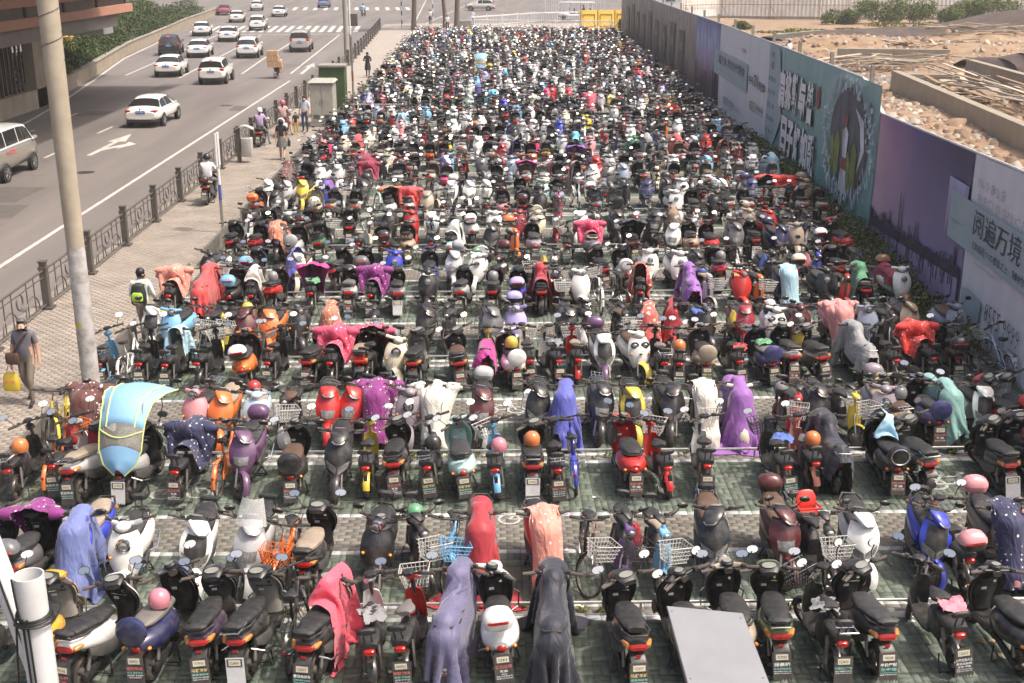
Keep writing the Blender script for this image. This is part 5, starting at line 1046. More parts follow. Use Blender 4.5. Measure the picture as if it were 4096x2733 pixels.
    for body, za, zb, d in (('肩挑勤与善', 2.2, 3.75, 0), ('日子好如歌', .45, 1.95, -.9)):
        for i, ch in enumerate(body):
            y0 = 50.2+d-i*1.28; wtext(far, ch, y0-.04, y0-1.24, za-.05, zb-.02, 'print_ink', .075, 'letter_shadow', .02); wtext(far, ch, y0, y0-1.2, za, zb, 'print_white', .06, 'big_letter', .05)
    b = MB(); n = 24; b.add([(43.2+.24*math.cos(2*math.pi*i/n), .02, 3.3+.42*math.sin(2*math.pi*i/n)) for i in range(n)], [tuple(range(n))[::-1]]); ob('red_seal', on_wall(b).mesh('red_seal', 'print_red', 0), far)
    # printed oval of silver leaves round a dark moon, with green fronds
    cy, cz = 38.7, 2.5; b = MB()
    for i in range(260):
        a = rs.uniform(0, 2*math.pi); r = rs.uniform(.78, 1.12); y = cy+2.9*r*math.cos(a); z = max(.35, min(4.35, cz+1.85*r*math.sin(a))); y = max(35.75, min(42.2, y)); t = a+rs.uniform(-.9, .9); L = rs.uniform(.25, .5)
        b.add([(y, .03+i*.0002, z), (y+L*.5*math.cos(t)+.07, .03+i*.0002, z+L*.5*math.sin(t)), (max(35.75, y+L*math.cos(t)), .03+i*.0002, min(4.4, z+L*math.sin(t))), (y+L*.5*math.cos(t)-.07, .03+i*.0002, z+L*.5*math.sin(t)-.08)], [(0, 1, 2, 3)])
    d = MB(); d.add([(cy+2.35*math.cos(2*math.pi*i/36), .015, cz+1.62*math.sin(2*math.pi*i/36)) for i in range(36)], [tuple(range(36))]); ob('printed_moon', on_wall(d).mesh('printed_moon', 'print_darkmoon', 0), far); o = ob('printed_leaves', on_wall(b).mesh('printed_leaves', 'print_silver', 0), far); o['kind'] = 'stuff'
    wpoly(far, [(38.0, 3.6), (36.9, 3.3), (36.6, 2.4), (37.3, 1.6), (37.0, 2.4), (37.3, 3.1)], 'print_silver', 'printed_crescent', .03)
    for q in ((39.9, 1.2, 2.4), (37.7, 1.1, 2.3), (40.6, 1.3, 2.2), (38.4, .9, 1.9)): wpoly(far, [(q[0]+.35, q[1]), (q[0]+.3, q[2]), (q[0], q[2]+.25), (q[0]-.35, q[2]-.1), (q[0]-.3, q[1]+.1), (q[0], q[1]-.2)], 'print_leaf', 'printed_frond', .04)
    wpoly(far, [(39.35, .75), (39.1, 1.9), (39.25, 2.7), (38.85, 2.9), (38.5, 2.7), (38.6, 1.9), (38.3, .75)], 'print_silver', 'printed_robe', .05); wpoly(far, [(39.15, 1.5), (39.0, 1.9), (38.6, 1.9), (38.5, 1.5)], 'print_red', 'printed_sash', .06); wpoly(far, [(39.0, 2.9), (39.02, 3.2), (38.8, 3.3), (38.68, 3.15), (38.75, 2.9)], 'print_red', 'printed_crest', .06)
    # dusk banner: skyline and river
    wz = lambda y: .66+(35.4-y)*.072
    pts = [(35.38, .14), (35.38, wz(35.38))]
    pts = [(35.38, .14), (35.38, wz(35.38)-.05), (26.5, wz(26.5)-.05), (26.5, .14)]; wquad_b = MB(); wquad_b.grid(lambda u, v: (35.38+(26.5-35.38)*u, .01, .14+(wz(35.38+(26.5-35.38)*u)-.19)*v), 24, 3); ob('printed_river', on_wall(wquad_b).mesh('printed_river', 'print_water'), near)
    sk = MB(); y = 35.35
    while y > 26.55:
        w2 = rs.uniform(.06, .2); h = rs.uniform(.05, .26)*(1.6 if y > 33.5 else 1)*(.55 if 28.5 < y < 30 else 1); sk.add([(y, .02, wz(y)-.1), (y-w2, .02, wz(y-w2)-.1), (y-w2, .02, wz(y)+h), (y, .02, wz(y)+h)], [(0, 1, 2, 3)]); y -= w2
    for ty, th in ((32.0, 1.15), (30.3, .6), (33.0, .55), (26.9, .5), (30.9, .42)): sk.add([(ty+.1, .022, wz(ty)), (ty-.1, .022, wz(ty)), (ty-.04, .022, wz(ty)+th), (ty+.04, .022, wz(ty)+th)], [(0, 1, 2, 3)])
    sk.grid(lambda u, v: (35.38+(26.5-35.38)*u, .024, wz(35.38+(26.5-35.38)*u)-.2+.14*v), 20, 1); ob('printed_skyline', on_wall(sk).mesh('printed_skyline', 'print_city', 0), near)
    rf = MB()
    for i in range(40): y = rs.uniform(26.6, 35.2); h = rs.uniform(.1, .5); rf.add([(y, .018, max(.15, wz(y)-.2-h)), (y-.06, .018, max(.15, wz(y)-.2-h)), (y-.06, .018, wz(y)-.2), (y, .018, wz(y)-.2)], [(0, 1, 2, 3)])
    ob('printed_reflection', on_wall(rf).mesh('printed_reflection', 'print_city', 0), near)
    wquad(near, 27.9, 26.42, 1.95, 3.25, 'print_night', 'printed_frame', .012, 6); wquad(near, 27.6, 21, 1.88, 2.98, 'print_band', 'printed_band', .025, 20); wquad(near, 26.1, 24.75, .35, 1.05, 'print_band', 'printed_block', .02, 6)
    wtext(near, 'N O B L E', 25.85, 24.2, 3.36, 3.56, 'print_greyink', -.005); wtext(near, 'R E S I D E N C E', 25.8, 22.8, 3.02, 3.22, 'print_greyink', -.005); wtext(near, 'NOBLE RESIDENCE', 27.4, 26.7, 2.3, 2.38, 'print_greyink', 0., proud=.04)
    wtext(near, '阅遍万境', 25.75, 22.75, 2.32, 2.9, 'print_ink', .0, proud=.04); wtext(near, '三轨枢纽·TOD都会之上', 25.72, 23.35, 2.02, 2.2, 'print_ink', .0, proud=.04); wtext(near, '臻约', 23.1, 22.4, 2.02, 2.2, 'print_ink', .0, proud=.04); wtext(near, '8555 9999', 24.5, 22.35, .72, 1.12, 'print_ink', -.012); wtext(near, '品鉴热线', 24.75, 24.55, .85, 1.0, 'print_greyink', 0.); wtext(near, 'SHANGHAI 1ST CENTRE', 25.6, 24.2, 1.7, 1.76, 'print_greyink', 0.)
mat('panel_white', (.55, .55, .54), .6, var=.08, vscale=1, dirt=(.3, .26, .2), dirt_amt=.3, world=True)
# ------------------------------------------------------------------ leaves
mat('leaf', src='attr', rough=.6, var=.25, vscale=3, spec=.3)
def leaf_cloud(blobs, n, size, col, seed, name='foliage', droop=.3):
    """many leaf-sized faces spread through ellipsoids (cx,cy,cz,rx,ry,rz)"""
    rs = np.random.RandomState(seed); wts = np.array([b[3]*b[4]+b[4]*b[5]+b[3]*b[5] for b in blobs]); wts = wts/wts.sum(); pick = rs.choice(len(blobs), n, p=wts); B = np.array(blobs)[pick]
    d = rs.normal(0, 1, (n, 3)); d /= np.linalg.norm(d, axis=1, keepdims=True); r = rs.uniform(.35, 1.05, (n, 1))**.45; bump = 1+.16*np.sin(d[:, :1]*7+B[:, :1])*np.cos(d[:, 1:2]*6+d[:, 2:]*5); C = B[:, :3]+d*r*B[:, 3:]*bump
    C[:, 2] = np.maximum(C[:, 2], .05)
    a = rs.normal(0, 1, (n, 3))+d*.6; a /= np.linalg.norm(a, axis=1, keepdims=True); t = np.cross(a, rs.normal(0, 1, (n, 3))); t /= np.linalg.norm(t, axis=1, keepdims=True); u = np.cross(a, t); s = rs.uniform(.6, 1.3, (n, 1))*size
    V = np.stack([C-t*s*.5, C+u*s*.28, C+t*s*.5, C-u*s*.28], 1).reshape(-1, 3); F = np.arange(4*n, dtype=np.int32).reshape(-1, 4)
    k = rs.normal(1, .22, (n, 1)); hue = rs.uniform(0, 1, (n, 1)); cc = np.array(col)[None]*k*(1+np.array([[.35, .12, -.2]])*hue); cc = np.clip(cc, .005, .5); cc = np.concatenate([cc, np.ones((n, 1))], 1); return np_mesh(name, V, F, 'leaf', None, np.repeat(cc, 4, 0))
# ------------------------------------------------------------------ building site behind the hoarding
def build_site():
    rs = np.random.RandomState(3); nx, ny = 150, 130; X, Y = np.meshgrid(np.linspace(0, 1, nx), np.linspace(0, 1, ny)); Yw = 22+Y*140
    x0 = np.interp(Yw, [22, 35.5, 49, 66, 82, 127, 165], [10.75, 11.75, 12.3, 12.9, 13.2, 14.1, 14.9]); Xw = x0+X**1.25*75; Z = np.zeros_like(Xw)+.02
    for f, a in ((.11, .28), (.23, .2), (.5, .12), (1.1, .07), (2.3, .04)):
        ph = rs.uniform(0, 6, 4); Z += a*(np.sin(Xw*f+ph[0]+1.3*np.sin(Yw*f*.8+ph[1]))*np.cos(Yw*f*1.1+ph[2]))
    Z += rs.normal(0, .018, Z.shape)
    def mound(cx, cy, rx, ry, h):
        nonlocal Z; Z += h*np.exp(-(((Xw-cx)/rx)**2+((Yw-cy)/ry)**2))
    mound(33, 107, 9, 5, 1.1); mound(44, 108, 8, 6, 1.4); mound(38, 99, 5, 3, .9); mound(52, 96, 8, 6, 1.2); mound(40, 103, 1.6, 1.3, -2.0); mound(17, 56, 3, 12, .5); mound(41, 86, 7, 5, .9); mound(28, 104, 5, 2.5, .9)
    Z *= np.clip((Xw-x0)/1.5, 0, 1); Z = np.where(Yw > 128, Z*.4, Z)
    V = np.stack([Xw, Yw, Z], -1).reshape(-1, 3); idx = np.arange(nx*ny).reshape(ny, nx); F = np.stack([idx[:-1, :-1], idx[:-1, 1:], idx[1:, 1:], idx[1:, :-1]], -1).reshape(-1, 4)
    struct('site_ground', np_mesh('site_ground', V, F, 'dirt', smooth=True))
    def zz(x, y): return float(np.interp(0, [0], [0]))+float(Z.reshape(-1)[np.argmin((Xw.reshape(-1)-x)**2+(Yw.reshape(-1)-y)**2)])
    # broken stone and clods
    n = 11000; ry = rs.uniform(26, 118, n); rx = np.interp(ry, [22, 35.5, 49, 66, 82, 127], [11.0, 12, 12.6, 13.2, 13.5, 14.4])+np.abs(rs.normal(0, 1, n))**1.3*14; s = np.abs(rs.normal(.06, .07, n))+.03; big = rs.rand(n) < .02; s[big] *= 2.2
    base = np.array([(-1, -1, -.5), (1, -.8, -.6), (.9, 1, -.5), (-.8, .9, -.6), (-.6, -.5, .6), (.6, -.6, .5), (.5, .6, .7), (-.5, .6, .5)]); q = np.array([(4, 5, 6, 7), (0, 1, 5, 4), (1, 2, 6, 5), (2, 3, 7, 6), (3, 0, 4, 7)], np.int32)
    a = rs.uniform(0, 6.28, n); Vb = base[None]*(1+rs.normal(0, .2, (n, 8, 3)))*s[:, None, None]; c, d = np.cos(a)[:, None], np.sin(a)[:, None]; Vr = np.stack([Vb[..., 0]*c-Vb[..., 1]*d, Vb[..., 0]*d+Vb[..., 1]*c, Vb[..., 2]*.8], -1)
    fl = np.stack([Xw.reshape(-1), Yw.reshape(-1)], -1); zs = np.array([Z.reshape(-1)[np.argmin(((fl-np.array([px, py]))**2).sum(1))] for px, py in zip(rx, ry)])
    Vr += np.stack([rx, ry, zs+s*.25], -1)[:, None]; Fb = (q[None]+(np.arange(n)*8)[:, None, None]).reshape(-1, 4); cb = np.array([(.22, .145, .097)])*rs.normal(1, .2, (n, 1)); g = rs.rand(n) < .3; cb[g] = np.array([(.34, .30, .26)])*rs.normal(1, .15, (g.sum(), 1)); cb = np.clip(cb, .06, .6)
    o = ob('rubble', np_mesh('rubble', Vr.reshape(-1, 3), Fb, 'stone_attr', None, np.repeat(np.concatenate([cb, np.ones((n, 1))], 1), 8, 0))); o['kind'] = 'stuff'; o['label'] = 'broken stones and clods over the building site'
    # concrete walls of the foundation
    def wall(p, q, h, t, label, z0=-.3):
        p, q = Vector((p[0], p[1], 0)), Vector((q[0], q[1], 0)); L = (q-p).length; rz = math.atan2(q.y-p.y, q.x-p.x); r = thing('foundation_wall', label, 'wall', ((p.x+q.x)/2, (p.y+q.y)/2, 0), rz)
        nseg = max(2, int(L/4)); w = L/nseg
        for i in range(nseg): ob('concrete_segment', MB().box((-L/2+(i+.5)*w, 0, (h+z0)/2), (w-.02, t, h-z0)).mesh('concrete_segment', 'site_concrete', 0), r)
        return r
    wall((25.6, 77.0), (22.6, 46), 1.15, .5, 'long near concrete foundation wall with planks behind it'); wall((33.0, 84), (31.4, 60), 1.25, .5, 'concrete foundation wall at the right edge beyond the planks'); wall((27.6, 97.4), (36.0, 96.0), 1.0, .6, 'far concrete foundation beam below the rubble heap'); wall((25.9, 77.4), (29.2, 77.0), .9, .5, 'short cross wall joining the two foundation walls')
    # planks
    rr = random.Random(5); mats = ['plank_pale', 'plank_grey', 'plank_brown']; pmesh = [MB().box((0, 0, 0), (4.0, .2, .05)).mesh('plank', m, 0) for m in mats]+[MB().tube([(-2.6, 0, 0), (2.6, 0, 0)], .045, 6).mesh('plank', 'plank_grey')]
    for nm, lab, cx, cy, cz, n, dx, dy, a0, sp in (('plank_pile', 'long pile of weathered planks between two foundation walls', 28.0, 66, .8, 60, 1.9, 9, 99, 12), ('plank_pile', 'scattered planks beside the far foundation beam', 30, 91.5, .4, 34, 4.5, 2.6, 8, 20), ('plank_pile', 'pale poles lying across the top of the rubble heap', 45, 107.5, 1.9, 24, 5.0, 1.5, 5, 9), ('plank_pile', 'boards tipped over the dark hole in the site', 37.5, 101.0, 1.0, 18, 3.2, 2.2, 30, 50), ('plank_pile', 'loose timber stacked behind the teal hoarding', 19.5, 88.5, .55, 14, 2.5, 1.5, 8, 14)):
        t = thing(nm, lab, 'planks', (cx, cy, 0), 0)
        for i in range(n):
            o = ob('plank', rr.choice(pmesh), t, (rr.uniform(-dx, dx), rr.uniform(-dy, dy), cz+rr.uniform(-.15, .25)+i*.01)); o.rotation_euler = (rr.uniform(-.1, .1), rr.uniform(-.12, .12), R(a0+rr.gauss(0, sp))); o.scale = (rr.uniform(.6, 1.3), rr.uniform(.8, 1.6), 1)
    sh = thing('board_stack', 'pale sheet boards lying between the foundation walls', 'boards', (27.6, 72, 0))
    for i in range(9): o = ob('board', MB().box((0, 0, 0), (1.9, 1.0, .03)).mesh('board', 'plank_pale', 0), sh, (rr.uniform(-1.2, 1.4), rr.uniform(-3.5, 3.5), .45+i*.05)); o.rotation_euler = (rr.uniform(-.08, .08), rr.uniform(-.08, .08), rr.uniform(0, 3))
    # dark netting over the spoil ridge
    def net(pts, w, h, label, seed):
        rg = random.Random(seed); b = MB(); n = 60
        def fn(u, v):
            k = u*(len(pts)-1); i = min(int(k), len(pts)-2); p = Vector(pts[i]).lerp(Vector(pts[i+1]), k-i); prof = math.sin(math.pi*v)**.7; return (p.x+.25*math.sin(u*40+v*5), p.y+(v-.5)*w+.2*math.sin(u*23), .02+p.z*prof*h+.1*math.sin(u*31+v*9)*prof)
        b.grid(fn, n, 10); o = ob('netting', b.mesh('netting', 'dark_net')); tag(o, label, 'netting')
    net([(26, 113, .7), (33, 114, 1.3), (40, 116, 1.3), (47, 117, 2.2), (54, 116, 3.4), (62, 116, 2.8), (72, 117, 1.6)], 13, 1.15, 'dark brown netting over the long spoil ridge', 1); net([(34.5, 88, .8), (37, 85, 1.5), (41, 80, 1.6), (45, 74, 1.2)], 5.5, 1., 'dark netting draped near the right edge of the site', 2)
    o = ob('netting', MB().grid(lambda u, v: (30+9*u+.3*math.sin(v*9), 123+7*v+.3*math.sin(u*11), .1+.5*math.sin(math.pi*u)*math.sin(math.pi*v)+.06*math.sin(u*17+v*13)), 24, 10).mesh('netting', 'green_net')); tag(o, 'pale green netting spread on the ground beyond the ridge', 'netting')
    # grass strip and bushes along the far fence
    gr = leaf_cloud([(46+i*2.4, 138+rs.uniform(-5, 5), .05, 2.2, 3.5, .55) for i in range(16)]+[(30+i*2, 135+rs.uniform(-3, 3), .0, 1.5, 1.5, .2) for i in range(8)], 16000, .34, (.15, .145, .045), 6, 'grass'); o = ob('dry_grass', gr); o['kind'] = 'stuff'; o['label'] = 'dry grass along the far site fence'
    for i, (x, y, r, h, w) in enumerate(((47, 149, 2.0, 3.0, 'tall green'), (51, 150, 2.2, 3.4, 'bushy'), (54.5, 149, 1.8, 2.4, 'sparse green'), (58, 152, 1.8, 2.8, 'dark leafy'), (63, 153, 2.6, 3.8, 'spreading'), (70, 154, 2.4, 2.6, 'low wide'), (42, 148, 1.5, 2.0, 'small yellowish'), (28.5, 140, 1.0, .9, 'tiny'))):
        t = thing('shrub', '%s shrub against the white site fence, %s from left' % (w, ordinal((7, 1, 2, 3, 4, 5, 6, 8)[i] if i < 6 else i+1)), 'shrub', (x, y, 0), 0, 'shrubs by the site fence')
        bl = [(rs.uniform(-r, r)*1.1, rs.uniform(-r, r)*.6, h*rs.uniform(.15, .75), r*.6, r*.5, h*.26) for _ in range(11)]; ob('foliage', leaf_cloud(bl, 3200, .26, (.085, .125, .028), 40+i), t); ob('stem', MB().tube([(0, 0, 0), (.1, 0, h*.5)], [.06, .02], 5).tube([(0, 0, .1), (-.4, .1, h*.6)], [.04, .015], 5).mesh('stem', 'bark'), t)
    # white corrugated fence with rusty scaffold bars
    t = thing('site_fence', 'white corrugated sheet fence with rusty scaffold bars behind the site', 'fence'); pts = [(24.5, 159), (30, 163), (36, 161.5), (42, 160), (60, 158.5), (95, 156)]
    for (xa, ya), (xb, yb) in zip(pts, pts[1:]):
        L = math.hypot(xb-xa, yb-ya); n = int(L/.25); b = MB()
        d = Vector((xb-xa, yb-ya, 0))/L; nn = Vector((-d.y, d.x, 0))
        b.grid(lambda u, v: tuple(Vector((xa, ya, .3+3.0*v))+d*(u*L)+nn*(.03 if round(u*n) % 2 else -.03)), n, 1); ob('sheet', b.mesh('sheet', 'sheet_white', 0), t)
        for i in range(max(1, int(L/3.6))): p = Vector((xa, ya, 0))+d*(i*3.6+.5)-nn*.25; ob('scaffold_post', MB().tube([(p.x, p.y, 0), (p.x, p.y, 3.7)], .04, 5).mesh('scaffold_post', 'rust'), t); ob('scaffold_brace', MB().tube([(p.x, p.y, 1.6), (p.x+.8, p.y-1.2, 0)], .03, 5).mesh('scaffold_brace', 'rust'), t)
        for z in (1.8, 3.2): p, q = Vector((xa, ya, z))-nn*.22, Vector((xb, yb, z))-nn*.22; ob('scaffold_rail', MB().tube([p, q], .035, 5).mesh('scaffold_rail', 'rust'), t)
        ob('base_wall', MB().add([(xa, ya, 0), (xb, yb, 0), (xb, yb, .34), (xa, ya, .34), (xa-nn.x*.2, ya-nn.y*.2, 0), (xb-nn.x*.2, yb-nn.y*.2, 0), (xb-nn.x*.2, yb-nn.y*.2, .34), (xa-nn.x*.2, ya-nn.y*.2, .34)], [(4, 5, 6, 7), (7, 6, 2, 3)]).mesh('base_wall', 'concrete', 0), t)
    # low buildings behind the fence
    for i, (x0, x1, y, h, c, lab) in enumerate(((20, 27, 172, 4.5, 'sheet_white', 'white site cabin with blue trim behind the hoarding end'), (27, 58, 176, 5.0, 'yellow_paint', 'long yellow topped shed behind the white site fence'), (58, 110, 178, 5.2, 'shed_grey', 'grey shed at the top right behind the shrubs'))):
        t = thing('shed', lab, 'shed', ((x0+x1)/2, y, 0)); w2 = x1-x0; ob('wall', MB().box((0, 0, h/2-.4), (w2, 6, h-.8)).mesh('wall', 'sheet_white' if i < 2 else 'shed_grey', 0), t); ob('roof', MB().box((0, 0, h), (w2+.6, 6.8, .5)).mesh('roof', c, 0), t)
        for k in range(int(w2/3)):
            o = ob('window', MB().box((-w2/2+1.5+k*3, -3.02, h*.55), (1.3, .06, 1.1)).mesh('window', 'blue_trim', 0), t); ob('pane', MB().box((-w2/2+1.5+k*3, -3.06, h*.55), (1.1, .04, .9)).mesh('pane', 'dark_glass', 0), o)
mat('dirt', (.215, .138, .08), .95, var=.4, vscale=.7, dirt=(.33, .255, .19), dirt_amt=.8, world=True, bump=.9, bscale=3)
mat('stone_attr', src='attr', rough=.95); mat('site_concrete', (.27, .23, .18), .9, var=.14, vscale=.9, dirt=(.2, .16, .11), dirt_amt=.5, world=True, bump=.2, bscale=5)
mat('plank_pale', (.46, .37, .27), .85, var=.25, vscale=4); mat('plank_grey', (.27, .23, .19), .9, var=.25, vscale=4); mat('plank_brown', (.24, .16, .10), .9, var=.25, vscale=4)
mat('dark_net', (.055, .042, .038), .95, var=.4, vscale=.6, dirt=(.2, .12, .08), dirt_amt=.35, world=True, bump=.8, bscale=2); mat('green_net', (.20, .28, .23), .95, var=.2, vscale=.8, dirt=(.36, .25, .17), dirt_amt=.7, world=True)
mat('sheet_white', (.70, .69, .66), .6, var=.1, vscale=.7, dirt=(.36, .28, .2), dirt_amt=.4, world=True); mat('rust', (.22, .10, .045), .8, var=.3); mat('bark', (.13, .10, .075), .95, var=.3, vscale=8, bump=.8, bscale=14)
mat('yellow_paint', (.62, .44, .08), .6, var=.12, vscale=.8, world=True); mat('shed_grey', (.32, .30, .27), .8, var=.15, vscale=.5, world=True); mat('blue_trim', (.10, .22, .45), .5); mat('dark_glass', (.016, .017, .019), .08, spec=.6)
# ------------------------------------------------------------------ people
mat('skin', (.46, .28, .20), .55, var=.06, vscale=10); mat('hair', (.012, .011, .011), .45); mat('hair_grey', (.09, .085, .08), .6); mat('cloth_obj', src='object', rough=.8, var=.1, vscale=9, bump=.3, bscale=14)
for n, c in (('w_white', (.66, .67, .70)), ('w_black', (.018, .018, .02)), ('w_slate', (.13, .125, .145)), ('w_khaki', (.17, .14, .105)), ('w_beige', (.50, .42, .33)), ('w_lilac', (.42, .32, .48)), ('w_blush', (.50, .33, .32)), ('w_denim', (.04, .06, .11)), ('w_mustard', (.45, .31, .08)), ('w_grey', (.16, .16, .17)), ('w_rust', (.22, .075, .04)), ('w_red', (.36, .02, .03)), ('w_shirtblue', (.52, .58, .66)), ('w_shoe', (.02, .02, .022)), ('w_green', (.30, .50, .04))): mat(n, c, .8, var=.12, vscale=8, bump=.25, bscale=18)
STAND = dict(pel=(0, 0, .93), spi=(0, 0, 1.14), che=(0, -.01, 1.34), nec=(0, .0, 1.47), hea=(0, .02, 1.57), top=(0, .02, 1.64), shl=(-.17, -.01, 1.40), ell=(-.225, -.03, 1.13), wrl=(-.24, .04, .88), hal=(-.235, .07, .79), shr=(.17, -.01, 1.40), elr=(.225, -.03, 1.13), wrr=(.24, .04, .88), har=(.235, .07, .79),
             hil=(-.09, 0, .90), knl=(-.10, .03, .50), anl=(-.10, -.02, .09), tol=(-.12, .15, .035), hir=(.09, 0, .90), knr=(.10, .03, .50), anr=(.10, -.02, .09), tor=(.12, .15, .035))
RAD = dict(pel=(.15, .115), spi=(.14, .11), che=(.165, .115), nec=.055, hea=(.078, .092), top=(.07, .085), shl=.07, ell=.045, wrl=.031, hal=(.022, .038), shr=.07, elr=.045, wrr=.031, har=(.022, .038), hil=.09, knl=.062, anl=.042, tol=.038, hir=.09, knr=.062, anr=.042, tor=.038)
EDG = [('pel', 'spi', 1), ('spi', 'che', 1), ('che', 'nec', 1), ('nec', 'hea', 0), ('hea', 'top', 0), ('che', 'shl', 1), ('shl', 'ell', 1), ('ell', 'wrl', 4), ('wrl', 'hal', 0), ('che', 'shr', 1), ('shr', 'elr', 1), ('elr', 'wrr', 4), ('wrr', 'har', 0), ('pel', 'hil', 2), ('hil', 'knl', 2), ('knl', 'anl', 5), ('anl', 'tol', 3), ('pel', 'hir', 2), ('hir', 'knr', 2), ('knr', 'anr', 5), ('anr', 'tor', 3)]
WALK = dict(knl=(-.10, .16, .53), anl=(-.10, .16, .10), tol=(-.12, .33, .05), knr=(.10, .02, .50), anr=(.10, -.28, .13), tor=(.11, -.13, .04), wrl=(-.25, -.06, .89), hal=(-.25, -.06, .80), wrr=(.25, .12, .90), har=(.25, .16, .82))
RIDE = dict(pel=(0, -.22, .86), spi=(0, -.22, 1.06), che=(0, -.17, 1.27), nec=(0, -.13, 1.40), hea=(0, -.09, 1.50), top=(0, -.09, 1.57), shl=(-.18, -.17, 1.33), ell=(-.27, -.06, 1.10), wrl=(-.28, .08, 1.02), hal=(-.28, .13, 1.02), shr=(.18, -.17, 1.33), elr=(.27, -.06, 1.10), wrr=(.28, .08, 1.02), har=(.28, .13, 1.02),
            hil=(-.10, -.18, .83), knl=(-.19, .20, .74), anl=(-.14, .20, .36), tol=(-.15, .34, .32), hir=(.10, -.18, .83), knr=(.19, .20, .74), anr=(.14, .20, .36), tor=(.15, .34, .32))
FEET = dict(knl=(-.27, .12, .56), anl=(-.34, .0, .10), tol=(-.36, .14, .04), knr=(.27, .12, .56), anr=(.34, .0, .10), tor=(.36, .14, .04))
HALF = dict(knl=(-.1, .4, .84), anl=(-.1, .42, .45), tol=(-.1, .55, .42), knr=(.1, .4, .84), anr=(.1, .42, .45), tor=(.1, .55, .42))
def person_mesh(pose, mats, sleeves=False, shorts=False, fat=1., nm='person'):
    """one continuous body grown over a posed skeleton; mats: skin, top, trousers, shoes"""
    J = dict(STAND); J.update(pose); names = list(J); me = bpy.data.meshes.new('skeleton'); me.from_pydata([J[n] for n in names], [(names.index(a), names.index(b)) for a, b, _ in EDG], [])
    o = bpy.data.objects.new('skeleton', me); COL.objects.link(o); md = o.modifiers.new('skin', 'SKIN'); md.use_smooth_shade = True; sv = me.skin_vertices[0].data
    for i, n in enumerate(names):
        r = RAD[n]; r = r if isinstance(r, tuple) else (r, r); k = fat if n in ('pel', 'spi', 'che', 'hil', 'hir') else 1.; sv[i].radius = (r[0]*k, r[1]*k); sv[i].use_root = n == 'pel'
    s2 = o.modifiers.new('sub', 'SUBSURF'); s2.levels = 2; s2.render_levels = 2
    dg = bpy.context.evaluated_depsgraph_get(); dg.update(); ev = bpy.data.meshes.new_from_object(o.evaluated_get(dg)); bpy.data.objects.remove(o)
    b = MB(); b.v = [tuple(v.co) for v in ev.vertices]; b.f = [tuple(p.vertices) for p in ev.polygons]; bpy.data.meshes.remove(ev); V = np.array(b.v); cen = np.array([V[list(f)].mean(0) for f in b.f]); best = np.full(len(cen), 9.); lab = np.zeros(len(cen), int)
    for a, c, m in EDG:
        A, B = np.array(J[a]), np.array(J[c]); ab = B-A; t = np.clip(((cen-A) @ ab)/max(1e-9, ab @ ab), 0, 1); d = np.linalg.norm(cen-(A+t[:, None]*ab), axis=1)-(.03 if m in (0,) else 0); mm = np.full(len(cen), m)
        if m == 4: mm[:] = 1 if sleeves else 0
        if a in ('shl', 'shr') and not sleeves: mm[t > .72] = 0
        if m == 5: mm[:] = 0 if shorts else 2
        if a == 'nec': mm[t < .25] = 1
        w = d < best; best[w] = d[w]; lab[w] = mm[w]
    b.m = list(lab); b.m = [int(x) for x in b.m]
    H = Vector(J['hea']); T = Vector(J['top']); up = (T-H).normalized(); fw = Vector((0, 1, 0))
    b.tube([H+fw*.085-up*.0, H+fw*.115-up*.025], [.012, .016], 5, 0); 
    for s in (-1, 1):
        b.ball(tuple(H+Vector((s*.085, .01, .0))), (.012, .025, .035), 6, 4, 0); b.ball(tuple(H+Vector((s*.033, .083, .018))), (.009, .007, .005), 6, 4, 4)
    b.box(tuple(H+fw*.09-up*.055), (.045, .01, .008), 5)
    for hd, wr, s in (('hal', 'wrl', -1), ('har', 'wrr', 1)):
        h, w_ = Vector(J[hd]), Vector(J[wr]); d = (h-w_).normalized(); sd = d.cross(Vector((s, 0, 0))); sd = sd.normalized() if sd.length > .1 else Vector((0, 1, 0)); cur = Vector((-s, 0, 0))
        for i, L in enumerate((.065, .075, .07, .055)):
            p = h+sd*(.027-.018*i)+d*.02; b.tube([p, p+d*L*.55+cur*.006, p+d*L*.9+cur*.028], [.0085, .008, .006], 5, 0)
        p = h+sd*.03-d*.02; b.tube([p, p+sd*.03+d*.025, p+sd*.03+d*.055+cur*.01], [.010, .009, .007], 5, 0)
    return b.mesh(nm, list(mats)+['hair', 'skin_lip'], 60), J
mat('skin_lip', (.30, .12, .10), .6)
def hair_mb(J, long=False, bob=False, helmet=False):
    H = Vector(J['hea']); T = Vector(J['top']); c = H+(T-H)*.65+Vector((0, -.012, 0)); b = MB()
    if helmet: b.lathe([(0, .15), (.06, .142), (.11, .10), (.13, .03), (.132, -.03), (.125, -.05)], tuple(c+Vector((0, -.005, 0))), 'z', 16); b.shell(lambda u, v: ((u-.5)*.2, c.y+.10+.06*v-.12*(2*u-1)**2*.5, c.z-.02-.02*v), 6, 2, (0, 0, -.006)); return b
    n = 14
    prof = [(.0, .108), (.045, .10), (.082, .066), (.096, .02), (.093, -.03), (.08, -.07 if not bob else -.11)]
    if bob: prof = [(.0, .112), (.05, .103), (.09, .066), (.108, .0), (.11, -.07), (.10, -.115)]
    b.lathe(prof, tuple(c), 'z', n)
    # open the face: pull the front lower ring up
    k = len(prof); vs = list(b.v)
    for i, v in enumerate(vs):
        if v[1] > c.y+.035 and v[2] < c.z+.03: vs[i] = (v[0], v[1]-.012, c.z+.062)
    b.v = vs
    if long: b.loft([(c.z+.02, c.y-.075, .055, .03), (c.z-.1, c.y-.11, .05, .035), (c.z-.28, c.y-.13, .035, .025), (c.z-.36, c.y-.13, .015, .012)], 8, 2.2, 0, 'z')
    return b
PEOPLE = {}
